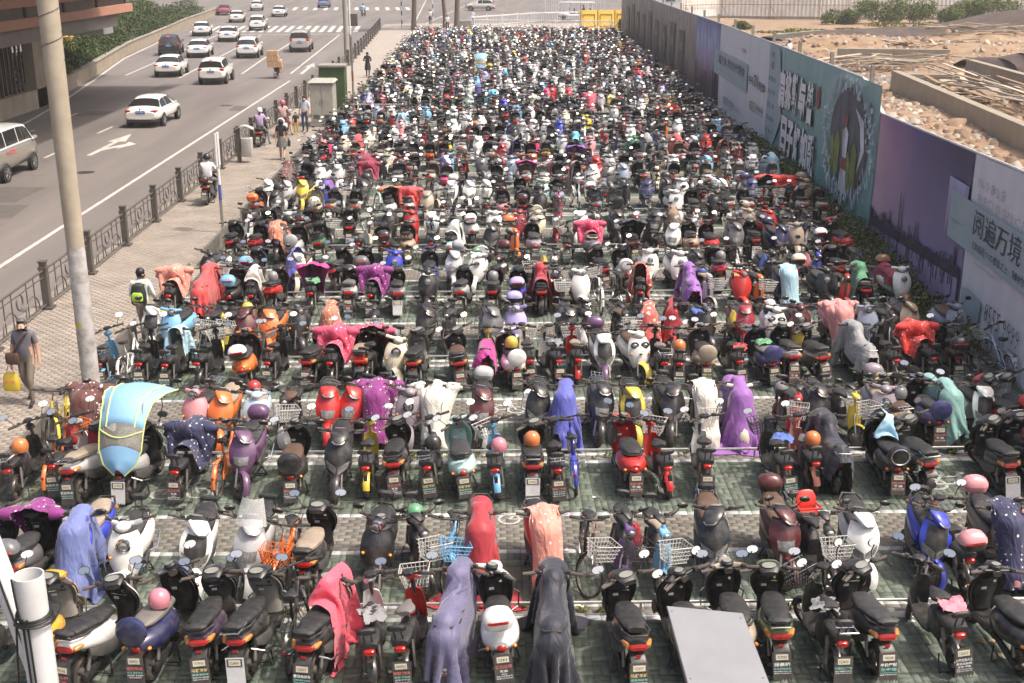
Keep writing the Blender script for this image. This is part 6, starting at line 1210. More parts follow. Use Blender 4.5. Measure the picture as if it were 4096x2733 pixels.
def def_person(key, pose, mats, **kw):
    PEOPLE[key] = person_mesh(pose, mats, **kw)
W_ = lambda *a: ['skin']+list(a)
def make_people():
    def_person('oldman', dict(WALK, wrl=(-.26, .03, .88), hal=(-.27, .06, .80), elr=(.25, -.02, 1.12), wrr=(.27, .07, .87), har=(.27, .09, .78), hea=(-.01, .045, 1.565), top=(-.01, .05, 1.635)), W_('w_slate', 'w_khaki', 'w_shoe'), fat=1.14)
    def_person('backpacker', dict(WALK, wrr=(.20, .2, 1.02), har=(.14, .26, 1.05), elr=(.25, .02, 1.13), wrl=(-.2, .2, 1.02), hal=(-.14, .26, 1.05), hea=(.02, .03, 1.57)), W_('w_white', 'w_beige', 'w_white'), sleeves=True)
    def_person('skirtwoman', dict(WALK, elr=(.22, .02, 1.14), wrr=(.2, .2, 1.05)), W_('w_black', 'skin', 'w_shoe'), shorts=True); def_person('whiteman', dict(wrl=(-.24, .05, .85), hea=(-.03, .07, 1.555), top=(-.04, .09, 1.62), wrr=(.22, .1, .98)), W_('w_shirtblue', 'w_denim', 'w_shoe'))
    def_person('child', {k: (v[0]*1.06, v[1], v[2]) for k, v in STAND.items()}, W_('w_black', 'w_mustard', 'w_green')); def_person('ride_a', dict(RIDE), W_('w_white', 'w_grey', 'w_shoe')); def_person('ride_b', dict(RIDE, **FEET), W_('w_lilac', 'w_grey', 'w_shoe')); def_person('ride_c', dict(RIDE, **FEET), W_('w_blush', 'w_rust', 'w_shoe'), sleeves=True, shorts=True)
    def_person('blackcoat', dict(WALK, wrl=(-.12, .2, 1.1), hal=(-.05, .25, 1.12), elr=(.27, -.05, 1.15), ell=(-.27, -.02, 1.15), wrr=(.12, .2, 1.1), har=(.05, .25, 1.12)), W_('w_black', 'w_black', 'w_shoe'), sleeves=True); def_person('walker', dict(WALK), W_('w_white', 'w_black', 'w_shoe'), sleeves=True); def_person('walker2', dict(WALK, wrl=(-.2, .15, 1.0)), W_('w_white', 'w_black', 'w_shoe')); def_person('stander', {}, W_('w_shirtblue', 'w_denim', 'w_shoe'), sleeves=True)
    def_person('driver', dict(RIDE, **HALF), W_('w_red', 'w_black', 'w_shoe'), sleeves=True); def_person('worker', dict(WALK, hea=(0, .05, 1.56)), W_('w_white', 'w_grey', 'w_shoe'), sleeves=True); def_person('courier', dict(RIDE), W_('w_grey', 'w_black', 'w_shoe'), sleeves=True)
def put_person(key, label, loc, face, scale=1., hair='hair', **kw):
    """face: heading in degrees, 0 = away from the camera (+Y)"""
    me, J = PEOPLE[key]; o = ob('person', me, None, loc, R(face)); o.scale = (scale,)*3; tag(o, label, 'person')
    h = hair_mb(J, **kw); ob('helmet' if kw.get('helmet') else 'hair', h.mesh('hair', hair), o); return o
mat('helmet_black', (.02, .02, .022), .25, coat=.6); mat('helmet_white', (.72, .72, .72), .3, coat=.5); mat('helmet_pink', (.66, .12, .16), .3, coat=.5)
# ------------------------------------------------------------------ cars and vans (forward +Y)
mat('car_paint', src='object', rough=.22, coat=.7, var=.02, dirt=(.4, .36, .3), dirt_amt=.08); mat('car_glass', (.018, .019, .02), .06, spec=.7); mat('car_trim', (.03, .03, .032), .5); mat('brake_lit', (.6, .02, .01), .2, emit=(1., .05, .02, 1.6)); mat('car_red', (.40, .012, .012), .15, coat=.7); mat('plate_ink', (.75, .77, .8), .5)
CARS = {
 'sedan': dict(low=[(-2.3, .62, .70, .17), (-2.24, .64, .82, .27), (-1.95, .66, .875, .33), (-1.3, .65, .90, .36), (0, .61, .905, .345), (1.3, .60, .89, .335), (1.9, .57, .86, .285), (2.2, .53, .76, .2), (2.3, .5, .58, .12)],
   cab=[(-1.66, .985, .74), (-1.0, 1.37, .60), (-.6, 1.435, .60), (-.05, 1.455, .60), (.4, 1.42, .60), (1.3, .93, .70)], zb=.9, wb=.83, wy=(-1.33, 1.38), tl=(.60, .82, .17, .075), wr=.315, hi=1.33, side=(1, 4)),
 'suv': dict(low=[(-2.25, .70, .72, .22), (-2.18, .73, .83, .34), (-1.8, .74, .885, .41), (-1, .72, .91, .41), (0, .70, .915, .40), (1.3, .70, .90, .39), (1.9, .67, .87, .33), (2.15, .63, .78, .25), (2.25, .6, .6, .15)],
   cab=[(-2.1, 1.08, .74), (-1.82, 1.55, .62), (-1.3, 1.66, .62), (-.2, 1.69, .62), (.3, 1.63, .61), (1.15, 1.07, .71)], zb=1.03, wb=.84, wy=(-1.3, 1.4), tl=(.66, .98, .14, .09), wr=.345, hi=1.58, side=(1, 4)),
 'mpv': dict(low=[(-2.35, .72, .72, .28), (-2.3, .76, .82, .40), (-1.9, .78, .86, .46), (-1, .76, .875, .46), (.6, .74, .875, .44), (1.6, .70, .86, .38), (2.1, .64, .8, .28), (2.3, .6, .6, .18)],
   cab=[(-2.24, 1.16, .76), (-2.08, 1.74, .66), (-1.6, 1.84, .66), (.2, 1.86, .66), (.8, 1.78, .65), (1.75, 1.08, .72)], zb=1.12, wb=.83, wy=(-1.45, 1.45), tl=(.68, 1.08, .11, .16), wr=.315, hi=1.70, side=(1, 4)),
 'minibus': dict(low=[(-2.4, .80, .74, .38), (-2.34, .84, .83, .50), (-1.8, .85, .86, .54), (0, .84, .865, .54), (1.7, .83, .865, .53), (2.2, .78, .82, .46), (2.42, .7, .66, .3)],
   cab=[(-2.32, 1.26, .78), (-2.2, 1.86, .70), (-1.7, 1.98, .70), (.6, 1.98, .70), (1.35, 1.90, .69), (2.1, 1.22, .76)], zb=1.22, wb=.83, wy=(-1.35, 1.5), tl=(.72, 1.0, .07, .2), wr=.33, hi=1.88, side=(1, 4)),
}
_car = {}
def car_parts(kind):
    if kind in _car: return _car[kind]
    d = CARS[kind]; P = []; cab = d['cab']; zb, wb = d['zb'], d['wb']
    P.append(('body', MB().loft(d['low'], 20, 3.6).mesh('body', 'car_paint', 50), None))
    def ring(i, u):   # u -1..1 across
        y, zt, wt = cab[i]; a = abs(u); s = sgn(u); e = i in (0, len(cab)-1); zbb = min(zb, zt-.03)
        if a > .62: t = (a-.62)/.38; return (s*(wt+(wb-wt)*t), y, zt-.05+(zbb-zt+.05)*t)
        t = a/.62; return (s*wt*t, y, zt-.05*t**3+.015*(1-t*t))
    us = [-1, -.9, -.8, -.7, -.62, -.5, -.25, 0, .25, .5, .62, .7, .8, .9, 1]
    b = MB(); vs = [ring(i, u) for i in range(len(cab)) for u in us]; nu = len(us); fs = [(i*nu+j, i*nu+j+1, (i+1)*nu+j+1, (i+1)*nu+j) for i in range(len(cab)-1) for j in range(nu-1)]; b.add(vs, fs); P.append(('roof', b.mesh('roof', 'car_paint', 30), None))
    def L3(p, q, t): return tuple(p[k]+(q[k]-p[k])*t for k in range(3))
    def glass(i, j, dy):
        g = MB(); vs = []
        for v in (.1, .5, .9):
            for u in (-.6, -.3, 0, .3, .6): p = L3(ring(i, u), ring(j, u), v); w2 = 1.02+.16*(1-v) if dy < 0 else 1.1; vs.append((p[0]*w2, p[1]+dy, p[2]+.012))
        g.add(vs, [(r*5+c, r*5+c+1, (r+1)*5+c+1, (r+1)*5+c) for r in range(2) for c in range(4)]); return g
    P.append(('rear_window', glass(0, 1, -.012).mesh('rear_window', 'car_glass'), None)); P.append(('windscreen', glass(len(cab)-1, len(cab)-2, .014).mesh('windscreen', 'car_glass'), None))
    y0, y1 = cab[0][0]*.82, cab[-1][0]*.82; splits = [(cab[1][0]-.12, -.42), (-.36, cab[4][0]-.02)] if kind in ('sedan', 'suv') else [(cab[1][0]+.1, -1.0), (-.92, .28), (.36, cab[4][0]+.1)]
    def cabat(y):
        for i in range(len(cab)-1):
            if cab[i][0] <= y <= cab[i+1][0]: t = (y-cab[i][0])/(cab[i+1][0]-cab[i][0]); return L3(cab[i], cab[i+1], t)
        return cab[0] if y < cab[0][0] else cab[-1]
    for s in (-1, 1):
        for k, (ya, yb) in enumerate(splits):
            g = MB(); vs = []
            for yy in [ya+(yb-ya)*q/4 for q in range(5)]:
                _, zt, wt = cabat(yy); 
                for t in (.12, .9):
                    y2 = yy
                    if k == 0 and yy == ya and kind in ('sedan',): y2 = yy-.25*t
                    if k == len(splits)-1 and yy == yb: y2 = yy+.34*t
                    _, zt, wt = cabat(y2); zbb = min(zb, zt-.03); vs.append((s*(wt+(wb-wt)*t+.008), y2, zt-.05+(zbb-zt+.05)*t+.006))
            fs = [(2*q, 2*q+1, 2*q+3, 2*q+2) for q in range(4)]; g.add(vs, fs if s > 0 else [f[::-1] for f in fs]); P.append(('side_window', g.mesh('side_window', 'car_glass', 0), None))
        m = MB().loft([(cab[-2][0]+.42, zb+.09, .02, .02, s*.93), (cab[-2][0]+.36, zb+.1, .09, .06, s*.96), (cab[-2][0]+.3, zb+.1, .09, .06, s*.97)], 8, 3); P.append(('mirror', m.mesh('mirror', 'car_paint'), None))
        x, z, w2, h2 = d['tl']; yb = d['low'][1][0]; t = MB().loft([(yb-.035, z, w2*.8, h2*.8, s*(x+.02)), (yb+.02, z, w2, h2, s*(x+.03)), (yb+.25, z+.01, w2*.75, h2*.8, s*(x+.1))], 10, 3.2); P.append(('tail_light', t.mesh('tail_light', 'car_red'), None))
        P.append(('headlight', MB().loft([(d['low'][-2][0]+.0, z-.12, .16, .06, s*.58), (d['low'][-2][0]-.2, z-.1, .18, .07, s*.66)], 10, 3).mesh('headlight', 'clear_lens'), None))
    yr = d['low'][0][0]; pz = .78 if kind == 'sedan' else .86
    P.append(('number_plate', put_text(MB().box((0, yr-.0, pz), (.46, .03, .15)), '苏A·68J20', 0, pz-.045, .38, .09, 1, yr-.018, .01).mesh('number_plate', ['plate_blue', 'plate_ink'], 0), None))
    P.append(('rear_bumper_trim', MB().loft([(yr-.005, .37, .62, .06), (yr+.12, .37, .76, .09), (yr+.4, .37, .84, .09)], 12, 4).mesh('rear_bumper_trim', 'car_trim'), None)); P.append(('brake_light', MB().loft([(cab[1][0]-.06, d['hi'], .12, .018), (cab[1][0]-.02, d['hi']+.02, .12, .018)], 8, 4).mesh('brake_light', 'brake_lit'), None)); P.append(('badge', MB().lathe([(0, .01), (.05, .01), (.055, -.01)], (0, yr-.01, pz+.16), 'y', 10).mesh('badge', 'chrome'), None))
    for s in (-1, 1):
        for wy in d['wy']:
            r = d['wr']; x = s*.80; P.append(('wheel_arch', MB().lathe([(0, 0), (r+.06, 0)], (s*.913, wy, r+.01), 'x', 20).mesh('wheel_arch', 'car_trim', 0), None))
            rm = MB().lathe([(0, s*.02), (.06, s*.02), (.07, 0), (r*.5, -s*.02), (r*.7, s*.01)], (s*.92, wy, r), 'x', 16)
            for i in range(5): a = 2*math.pi*i/5; rm.box((s*.925, wy+r*.38*math.cos(a), r+r*.38*math.sin(a)), (.03, r*.6, .05), rx=a)
            P.append(('wheel', rm.mesh('wheel', 'car_alloy'), 'W')); P.append(('tyre', MB().lathe([(r*.66, s*.012), (r*.9, s*.03), (r, 0), (r, -s*.18), (r*.6, -s*.2)], (s*.915, wy, r), 'x', 20).mesh('tyre', 'tyre_rubber'), 'wheel'))
    _car[kind] = P; return P
mat('car_alloy', (.42, .42, .42), .3, .8, var=.1); mat('tyre_rubber', (.022, .021, .02), .85)
def car(kind, col, label, x, y, rz, nm='parked_car', lit=True, two_tone=None):
    t = thing(nm, label, 'van' if kind in ('minibus', 'mpv') else 'car', (x, y, -.12), R(rz), 'cars on the road'); last = None
    for n, me, par in car_parts(kind):
        if n == 'brake_light' and not lit: continue
        p = last if par == 'wheel' else t; o = ob(n, me, p, color=(two_tone if two_tone and n in ('body',) else col))
        if par == 'W': last = o
    return t
def build_cars():
    W = (.76, .75, .71)
    car('sedan', W, 'white saloon alone in the middle of the road beside the turn arrow', -17.4, 62.9, -1, 'saloon_car', False)
    car('sedan', W, 'white saloon queueing just behind the black car', -22.9, 88.5, 4, 'saloon_car'); car('suv', W, 'white sport utility car with black roof bars, nearest of the queue', -18.6, 83.4, 3, 'sport_utility_car'); car('suv', (.012, .012, .014), 'black hatchback with lit lamps beside the hedge wall', -27.6, 107, 9, 'hatchback_car')
    car('sedan', W, 'white saloon left of the crossover in the queue', -24.6, 104.8, 6, 'saloon_car'); car('suv', W, 'white crossover between saloon and silver van', -20.3, 104.2, 4, 'sport_utility_car', False); car('sedan', W, 'white saloon with small red brake light in mid queue', -26.0, 123.5, 6, 'saloon_car'); car('sedan', W, 'white saloon by the hedge with dark rear window', -30.6, 132, 9, 'saloon_car', False)
    car('suv', W, 'white estate car stopped at the crossing', -26.4, 141.4, 6, 'sport_utility_car', False); car('sedan', W, 'white saloon behind the white estate car, left lane', -32.0, 157.5, 8, 'saloon_car', False); car('sedan', W, 'white saloon farthest right of the queue near the junction', -29.0, 171.5, 4, 'saloon_car'); car('sedan', W, 'white saloon at the top edge of the queue', -35.5, 190, 8, 'saloon_car', False)
    car('sedan', (.3, .06, .08), 'dark red car half hidden behind white cars by the hedge', -37.5, 176, 10, 'saloon_car', False); car('mpv', (.40, .38, .35), 'silver grey people carrier near the pedestrian crossing', -16.9, 110.6, 4, 'people_carrier'); car('suv', (.02, .022, .03), 'dark car parked on the slip road above the hedge', -45.5, 160, 90, 'sport_utility_car', False); car('suv', (.55, .53, .50), 'pale off-road car crossing at the top centre', -1.5, 188, 85, 'sport_utility_car', False)
    t = car('minibus', (.70, .71, .71), 'white and grey minibus cut off by the left edge', -19.35, 47.2, 0, 'minibus', False, (.22, .20, .17)); put = MB(); put_text(put, '金杯客运', 0, 0, .9, .22, 0, 0, .02); b = put; b.v = [(.875, -p[0]*-1-.6, p[2]+.95) for p in b.v]; ob('side_lettering', b.mesh('side_lettering', 'ink_red', 0), t)
    car('sedan', (.10, .16, .32), 'blue car at the top edge beyond the queue', -26.6, 200, 3, 'saloon_car', False)
# ------------------------------------------------------------------ street furniture and the rest
mat('pole_concrete', (.40, .345, .265), .85, var=.12, vscale=2.5, dirt=(.28, .22, .15), dirt_amt=.35, bump=.25, bscale=20); mat('pole_paint', (.47, .455, .44), .6, var=.08, vscale=3, dirt=(.2, .17, .14), dirt_amt=1.0); mat('pipe_white', (.62, .63, .63), .4, var=.05, vscale=4, dirt=(.3, .22, .15), dirt_amt=.25); mat('cable', (.012, .012, .012), .5); mat('board_grey', (.26, .26, .27), .4, .1, var=.07, vscale=3, dirt=(.2, .19, .17), dirt_amt=.3, bump=.03, bscale=200); mat('board_edge', (.13, .105, .085), .6)
mat('yellow_tag', (.6, .42, .04), .5); mat('canopy_cloth', (.22, .42, .62), .6, var=.06, vscale=4, bump=.2, bscale=6); mat('canopy_trim', (.55, .62, .22), .6); mat('canopy_film', (.36, .34, .30), .15, alpha=.42, coat=.6)
mat('bin_white', (.50, .49, .46), .5, var=.08, dirt=(.2, .16, .12), dirt_amt=.4); mat('cabinet_cream', (.36, .345, .30), .6, var=.08, vscale=2, dirt=(.2, .17, .13), dirt_amt=.4); mat('cabinet_green', (.05, .085, .03), .6, var=.15, vscale=3); mat('sign_blue', (.07, .10, .34), .5); mat('card_box', (.44, .27, .15), .85, var=.12, vscale=5)
mat('beam_salmon', (.40, .20, .135), .7, var=.06, vscale=.6, world=True); mat('slat_red', (.10, .055, .05), .6, var=.2, vscale=3); mat('opening_shade', (.012, .011, .011), .9); mat('wall_tan', (.30, .25, .19), .9, var=.14, vscale=.7, dirt=(.16, .12, .08), dirt_amt=.55, world=True, bump=.2, bscale=6); mat('girder', (.20, .175, .15), .85, var=.15, vscale=.8, world=True); mat('white_metal', (.66, .66, .66), .5, var=.06); mat('yellow_plastic', (.62, .40, .06), .55, var=.1, vscale=2); mat('bag_yellow', (.62, .45, .05), .5, var=.08); mat('leather', (.075, .04, .028), .6, var=.15); mat('pack_black', (.02, .022, .022), .6); mat('pack_green', (.40, .60, .06), .6); mat('stripe_blue', (.05, .08, .22), .5); mat('stripe_skirt', (.02, .02, .022), .8)
def f(_):
    m, nt, b = new_mat('skirt_stripes'); tc = nt.nodes.new('ShaderNodeTexCoord'); sp = nt.nodes.new('ShaderNodeSeparateXYZ'); nt.links.new(tc.outputs['Object'], sp.inputs[0]); a = N(nt, 'ShaderNodeMath', operation='ARCTAN2'); nt.links.new(sp.outputs[0], a.inputs[0]); nt.links.new(sp.outputs[1], a.inputs[1]); q = math_n(nt, 'GREATER_THAN', math_n(nt, 'FRACT', math_n(nt, 'MULTIPLY', a.outputs[0], 4.2)), .78); nt.links.new(mixrgb(nt, q, (.018, .018, .02), (.5, .48, .45)), b.inputs['Base Color']); b.inputs['Roughness'].default_value = .8; return m
_MF['skirt_stripes'] = f
def build_pole():
    t = thing('concrete_pole', 'tall concrete utility pole with peeling grey painted foot', 'pole', (-7.8, 22.1, 0)); ob('shaft', MB().lathe([(.162, 2.98), (.175, 5), (.182, 7), (.184, 10)], (0, 0, 0), 'z', 24).mesh('shaft', 'pole_concrete'), t); ob('painted_foot', MB().lathe([(.168, -.02), (.168, 1.2), (.166, 2.95), (.163, 3.0)], (0, 0, 0), 'z', 24).mesh('painted_foot', 'pole_paint'), t); ob('yellow_tag', MB().lathe([(.170, 1.45), (.170, 1.53)], (0, 0, 0), 'z', 6, 0, R(225), R(270), False).mesh('yellow_tag', 'yellow_tag'), t)
    for i in range(2): ob('wire_band', MB().tube([(.185*math.cos(a*.3), .185*math.sin(a*.3), 6.4+i*.5+.02*a) for a in range(22)], .006, 4).mesh('wire_band', 'cable'), t)
    # pipe post with coiled cables in front
    x, y, z, r = -2.20, 5.10, 5.44, .071; t = thing('pipe_post', 'white open-topped pipe post with black cables wound round it', 'post', (x, y, 0)); ob('pipe', MB().lathe([(r, -.0), (r, z), (r-.006, z), (r-.006, z-.6), (0, z-.6)], (0, 0, 0), 'z', 32).mesh('pipe', 'pipe_white'), t)
    rr = random.Random(3)
    for k in range(4):
        pts = [((r+.008+.004*k)*math.cos(i*.35+k), (r+.008+.004*k)*math.sin(i*.35+k), z-.20-.016*k+.012*math.sin(i*.35*1.0+k*2)) for i in range(20)]; ob('cable_loop', MB().tube(pts, .0055, 6).mesh('cable_loop', 'cable'), t)
    for k, (a0, a1) in enumerate(((250, 262), (268, 276), (210, 200))):
        pts = [((r+.008+(.045*math.sin(math.pi*j/14) if k == 2 else 0))*math.cos(R(a0+(a1-a0)*j/14)), (r+.008+(.045*math.sin(math.pi*j/14) if k == 2 else 0))*math.sin(R(a0+(a1-a0)*j/14)), z-.2-.12*j) for j in range(15)]; ob('hanging_cable', MB().tube(pts, .0055, 6).mesh('hanging_cable', 'cable'), t)
    ob('hanging_cable', MB().tube([((r+.007)*math.cos(R(215+4*j)), (r+.007)*math.sin(R(215+4*j)), z-.035*j) for j in range(8)], .005, 6).mesh('hanging_cable', 'cable'), t)
    t = thing('stay_pipe', 'white slanting stay pipe behind the pipe post', 'pipe', (x, y, 0)); ob('pipe', MB().tube([(-.62, .5, 6.3), (-.36, .36, 5.6), (-.02, .12, 4.6), (.75, -.3, 2.4), (1.5, -.7, 0)], .055, 20).mesh('pipe', 'pipe_white'), t); ob('cable', MB().tube([(-.56, .4, 6.2), (-.33, .28, 5.56), (.0, .05, 4.56)], .006, 6).mesh('cable', 'cable'), t)
    # flat-topped roadside sign box at the lower right
    z = 4.5; t = thing('sign_box', 'flat grey top of a roadside sign box at the bottom edge', 'sign box')
    c = [(1.045, 6.36), (1.48, 6.27), (1.48, 4.9), (1.045, 4.9)]; b = MB().add([(x, y, z) for x, y in c]+[(x, y, z-.012) for x, y in c], [(3, 2, 1, 0), (0, 1, 5, 4), (1, 2, 6, 5), (2, 3, 7, 6), (3, 0, 4, 7)]); ob('top_plate', b.mesh('top_plate', 'board_grey', 0), t)
    c2 = [(1.052, 6.35), (1.473, 6.262), (1.473, 4.9), (1.052, 4.9)]; b = MB().add([(x, y, z-.013) for x, y in c2]+[(x, y, z-.08) for x, y in c2], [(3, 2, 1, 0), (0, 1, 5, 4), (1, 2, 6, 5), (2, 3, 7, 6), (3, 0, 4, 7), (4, 5, 6, 7)]); ob('side_frame', b.mesh('side_frame', 'board_edge', 0), t); [ob('bolt', MB().lathe([(0, .004), (.006, .004), (.007, 0)], (bx, by, z), 'z', 8).mesh('bolt', 'steel'), t) for bx, by in ((1.065, 6.30), (1.46, 6.215), (1.065, 5.6), (1.46, 5.6))]; ob('rim', MB().tube([(1.045, 4.9, z-.006), (1.045, 6.36, z-.006), (1.48, 6.27, z-.006), (1.48, 4.9, z-.006)], .005, 6).mesh('rim', 'steel'), t); ob('support', MB().tube([(1.2, 5.3, 0), (1.2, 5.3, z-.08)], .05, 10).mesh('support', 'steel'), t)
def build_canopy(loc, rz, label, s=1.):
    t = thing('scooter_canopy', label, 'canopy', loc, rz); path = [(.55, 1.56), (.3, 1.70), (-.05, 1.76), (-.36, 1.70), (-.58, 1.50), (-.70, 1.30), (-.79, 1.08), (-.86, .86), (-.90, .70)]; hw = [.40, .56, .50, .40, .36, .35, .34, .26, .08]
    def pt(u, k):
        i = min(int(k), len(path)-2); f2 = k-i; y = path[i][0]+(path[i+1][0]-path[i][0])*f2; z = path[i][1]+(path[i+1][1]-path[i][1])*f2; w2 = hw[i]+(hw[i+1]-hw[i])*f2; q = 2*u-1; return (q*w2, y+.06*q*q, z-.13*q*q)
    for nm, k0, k1, m in (('roof_cloth', 0, 4.6, 'canopy_cloth'), ('clear_window', 4.6, 6.1, 'canopy_film'), ('rear_cloth', 6.1, 8, 'canopy_cloth')): ob(nm, MB().shell(lambda u, v: pt(u, k0+(k1-k0)*v), 14, 10, (0, .002, -.006)).mesh(nm, m, 60), t)
    for nm, pts in (('trim', [pt(0, k*.25) for k in range(33)]), ('trim', [pt(1, k*.25) for k in range(33)]), ('trim', [pt(u/10, 0) for u in range(11)]), ('trim', [pt(.18, k*.25) for k in range(20)]), ('trim', [pt(.82, k*.25) for k in range(20)]), ('trim', [pt(u/12, 4.7+.9*math.sin(math.pi*u/12)) for u in range(13)])): ob(nm, MB().tube([(p[0], p[1], p[2]+.004) for p in pts], .013, 5).mesh(nm, 'canopy_trim'), t)
    for s2 in (-1, 1): ob('support_rod', MB().tube([(s2*.2, .3, .95), (s2*.28, .35, 1.3), (s2*.3, .25, 1.66)], .01, 5).mesh('support_rod', 'steel'), t); ob('support_rod', MB().tube([(s2*.14, -.7, .75), (s2*.3, -.6, 1.2), (s2*.3, -.4, 1.62)], .01, 5).mesh('support_rod', 'steel'), t)
def build_street():
    # litter bin, sign pole, cabinets
    t = thing('litter_bin', 'pale twin litter bin on a dark post by the street fence', 'litter bin', (-10.25, 49.6, 0)); ob('bin', MB().loft([(.25, 0, .2, .17), (.3, 0, .22, .2), (1.0, 0, .23, .2), (1.02, 0, .2, .18)], 14, 5, 0, 'z').xf(Matrix.Translation((.22, 0, 0))).mesh('bin', 'bin_white'), t); ob('post', MB().box((-.12, 0, .75), (.14, .2, 1.5)).mesh('post', 'fence_metal', 0), t); ob('hood', MB().shell(lambda u, v: (-.2+.72*u, -.2+.4*v, 1.35+.14*math.sin(math.pi*u)), 8, 2, (0, 0, .03)).mesh('hood', 'bin_white'), t)
    t = thing('sign_post', 'thin grey sign post with a blue band beside the parked bikes', 'sign post', (-8.3, 36.5, 0)); ob('post', MB().tube([(0, 0, 0), (-.02, 0, 3.05)], .045, 10).mesh('post', 'steel'), t); ob('blue_band', MB().tube([(-.002, 0, 1.02), (-.003, 0, 1.5)], .05, 10).mesh('blue_band', 'sign_blue'), t); ob('white_band', MB().tube([(-.003, 0, 1.5), (-.006, 0, 2.0)], .05, 10).mesh('white_band', 'white_metal'), t); ob('sign_plate', MB().box((.0, .07, 2.55), (.03, .5, 1.0)).mesh('sign_plate', 'white_metal', 0), t)
    t = thing('utility_cabinet', 'cream street cabinet with double doors on a plinth', 'cabinet', (-8.35, 60.9, 0), R(0)); ob('case', MB().box((0, 0, 1.15), (1.1, 1.5, 2.0)).mesh('case', 'cabinet_cream', 0), t); ob('roof', MB().box((0, 0, 2.2), (1.3, 1.7, .1), taper=.85).mesh('roof', 'cabinet_cream', 0), t); ob('plinth', MB().box((0, 0, .08), (1.25, 1.65, .18)).mesh('plinth', 'concrete', 0), t)
    for s in (-1, 1): d = ob('door', MB().box((s*.27, -.765, 1.15), (.5, .03, 1.8)).mesh('door', 'cabinet_cream', 0), t); ob('vent', MB().box((s*.27, -.785, .5), (.3, .02, .2)).mesh('vent', 'grey_plastic', 0), d); ob('handle', MB().box((s*.06, -.79, 1.2), (.03, .03, .15)).mesh('handle', 'steel', 0), d)
    t = thing('utility_cabinet', 'dark green cabinet standing behind the cream street cabinet', 'cabinet', (-8.25, 64.2, 0)); ob('case', MB().box((0, 0, 1.3), (1.3, 1.2, 2.6)).mesh('case', 'cabinet_green', 0), t); ob('roof', MB().box((0, 0, 2.64), (1.42, 1.35, .1)).mesh('roof', 'concrete', 0), t)
    t = thing('thin_pole', 'thin rusty pole beside the green cabinet', 'pole', (-7.05, 62.6, 0)); ob('shaft', MB().tube([(0, 0, 0), (0, 0, 4.2)], .05, 8).mesh('shaft', 'steel'), t); ob('rusty_band', MB().tube([(0, 0, 2.0), (0, 0, 2.5)], .056, 8).mesh('rusty_band', 'rust'), t)
    ob2 = thing('bike_rack', 'chrome tubular rack at the pavement end of a far row', 'rack', (-6.0, 61.0, 0)); ob('frame', MB().tube([(-1.4, 0, 0), (-1.4, 0, 1.0), (1.5, 0, 1.0), (1.5, 0, 0)], .03, 8).mesh('frame', 'steel_rail'), ob2); ob('crossbar', MB().tube([(-1.4, 0, .55), (1.5, 0, .55)], .025, 8).mesh('crossbar', 'steel_rail'), ob2)
    t = thing('lamp_post', 'grey lamp post with white sleeve rising behind the street fence', 'lamp post', (-11.0, 94.4, 0)); ob('shaft', MB().tube([(0, 0, 0), (0, 0, 10)], [.2, .15], 12).mesh('shaft', 'shed_grey'), t); ob('sleeve', MB().tube([(.28, .3, 2.3), (.28, .3, 10)], .09, 10).mesh('sleeve', 'white_metal'), t); ob('side_post', MB().tube([(.28, .3, 0), (.28, .3, 2.3)], .075, 10).mesh('side_post', 'shed_grey'), t); ob('control_box', MB().box((.62, .4, 3.35), (.5, .3, .9)).mesh('control_box', 'fence_metal', 0), t)
    for i, (x, y, h, lab) in enumerate(((-10.0, 140.3, 5, 'blue and white striped pole left of the tree trunks'), (-7.3, 158, 5, 'blue and white striped pole behind the walking man'), (-13.2, 112, 5.0, 'red and blue marker pole beside the fence end'))):
        t = thing('striped_pole', lab, 'pole', (x, y, 0), 0, 'striped marker poles'); 
        for k in range(int(h/.5)): ob('stripe', MB().tube([(0, 0, k*.5), (0, 0, k*.5+.5)], .07, 8).mesh('stripe', ('white_metal', 'stripe_blue' if i < 2 else ('ink_red', 'stripe_blue')[k % 4 == 1])[k % 2], 0), t)
    rs = random.Random(4)
    for i, (x, y, r, lab) in enumerate(((-8.6, 139, .28, 'street tree trunk left of the two walking men'), (-5.3, 144, .24, 'slim street tree trunk behind the walking man'), (-3.8, 139, .30, 'street tree trunk beside the white railing'))):
        t = thing('street_tree', lab, 'tree', (x, y, 0), 0, 'street trees at the end of the lot'); b = MB().tube([(0, 0, -.1), (.05, 0, 1), (.12*(-1)**i, .05, 3), (.2*(-1)**i, .1, 6), (.3*(-1)**i, .1, 9)], [r*1.2, r, r*.9, r*.75, r*.4], 10)
        for k in range(4): a = k*1.6+i; b.tube([(.15*(-1)**i, .05, 5.2+k*.7), (1.6*math.cos(a), 1.6*math.sin(a), 7.5+k*.6)], [r*.4, r*.12], 6)
        ob('trunk', b.mesh('trunk', 'bark'), t); ob('crown', leaf_cloud([(rs.uniform(-1.8, 1.8), rs.uniform(-1.8, 1.8), rs.uniform(8, 11), 1.3, 1.3, 1.0) for _ in range(8)], 2500, .3, (.055, .085, .025), 70+i, 'crown'), t)
    # white railings at the far end of the lot
    def railing(pts, label, h=1.15):
        t = thing('white_railing', label, 'railing'); pk = MB().tube([(0, 0, .1), (0, 0, h-.05)], .028, 4).mesh('baluster', 'white_metal'); ps = MB().box((0, 0, (h+.2)/2), (.12, .12, h+.2)).mesh('post', 'white_metal', 0)
        for (xa, ya), (xb, yb) in zip(pts, pts[1:]):
            for z in (.12, h-.08, h): ob('rail', MB().tube([(xa, ya, z), (xb, yb, z)], .032, 5).mesh('rail', 'white_metal'), t)
            L = math.hypot(xb-xa, yb-ya); n = int(L/.3)
            for i in range(n): f2 = i/n; ob('post' if i % 10 == 0 else 'baluster', ps if i % 10 == 0 else pk, t, (xa+(xb-xa)*f2, ya+(yb-ya)*f2, 0))
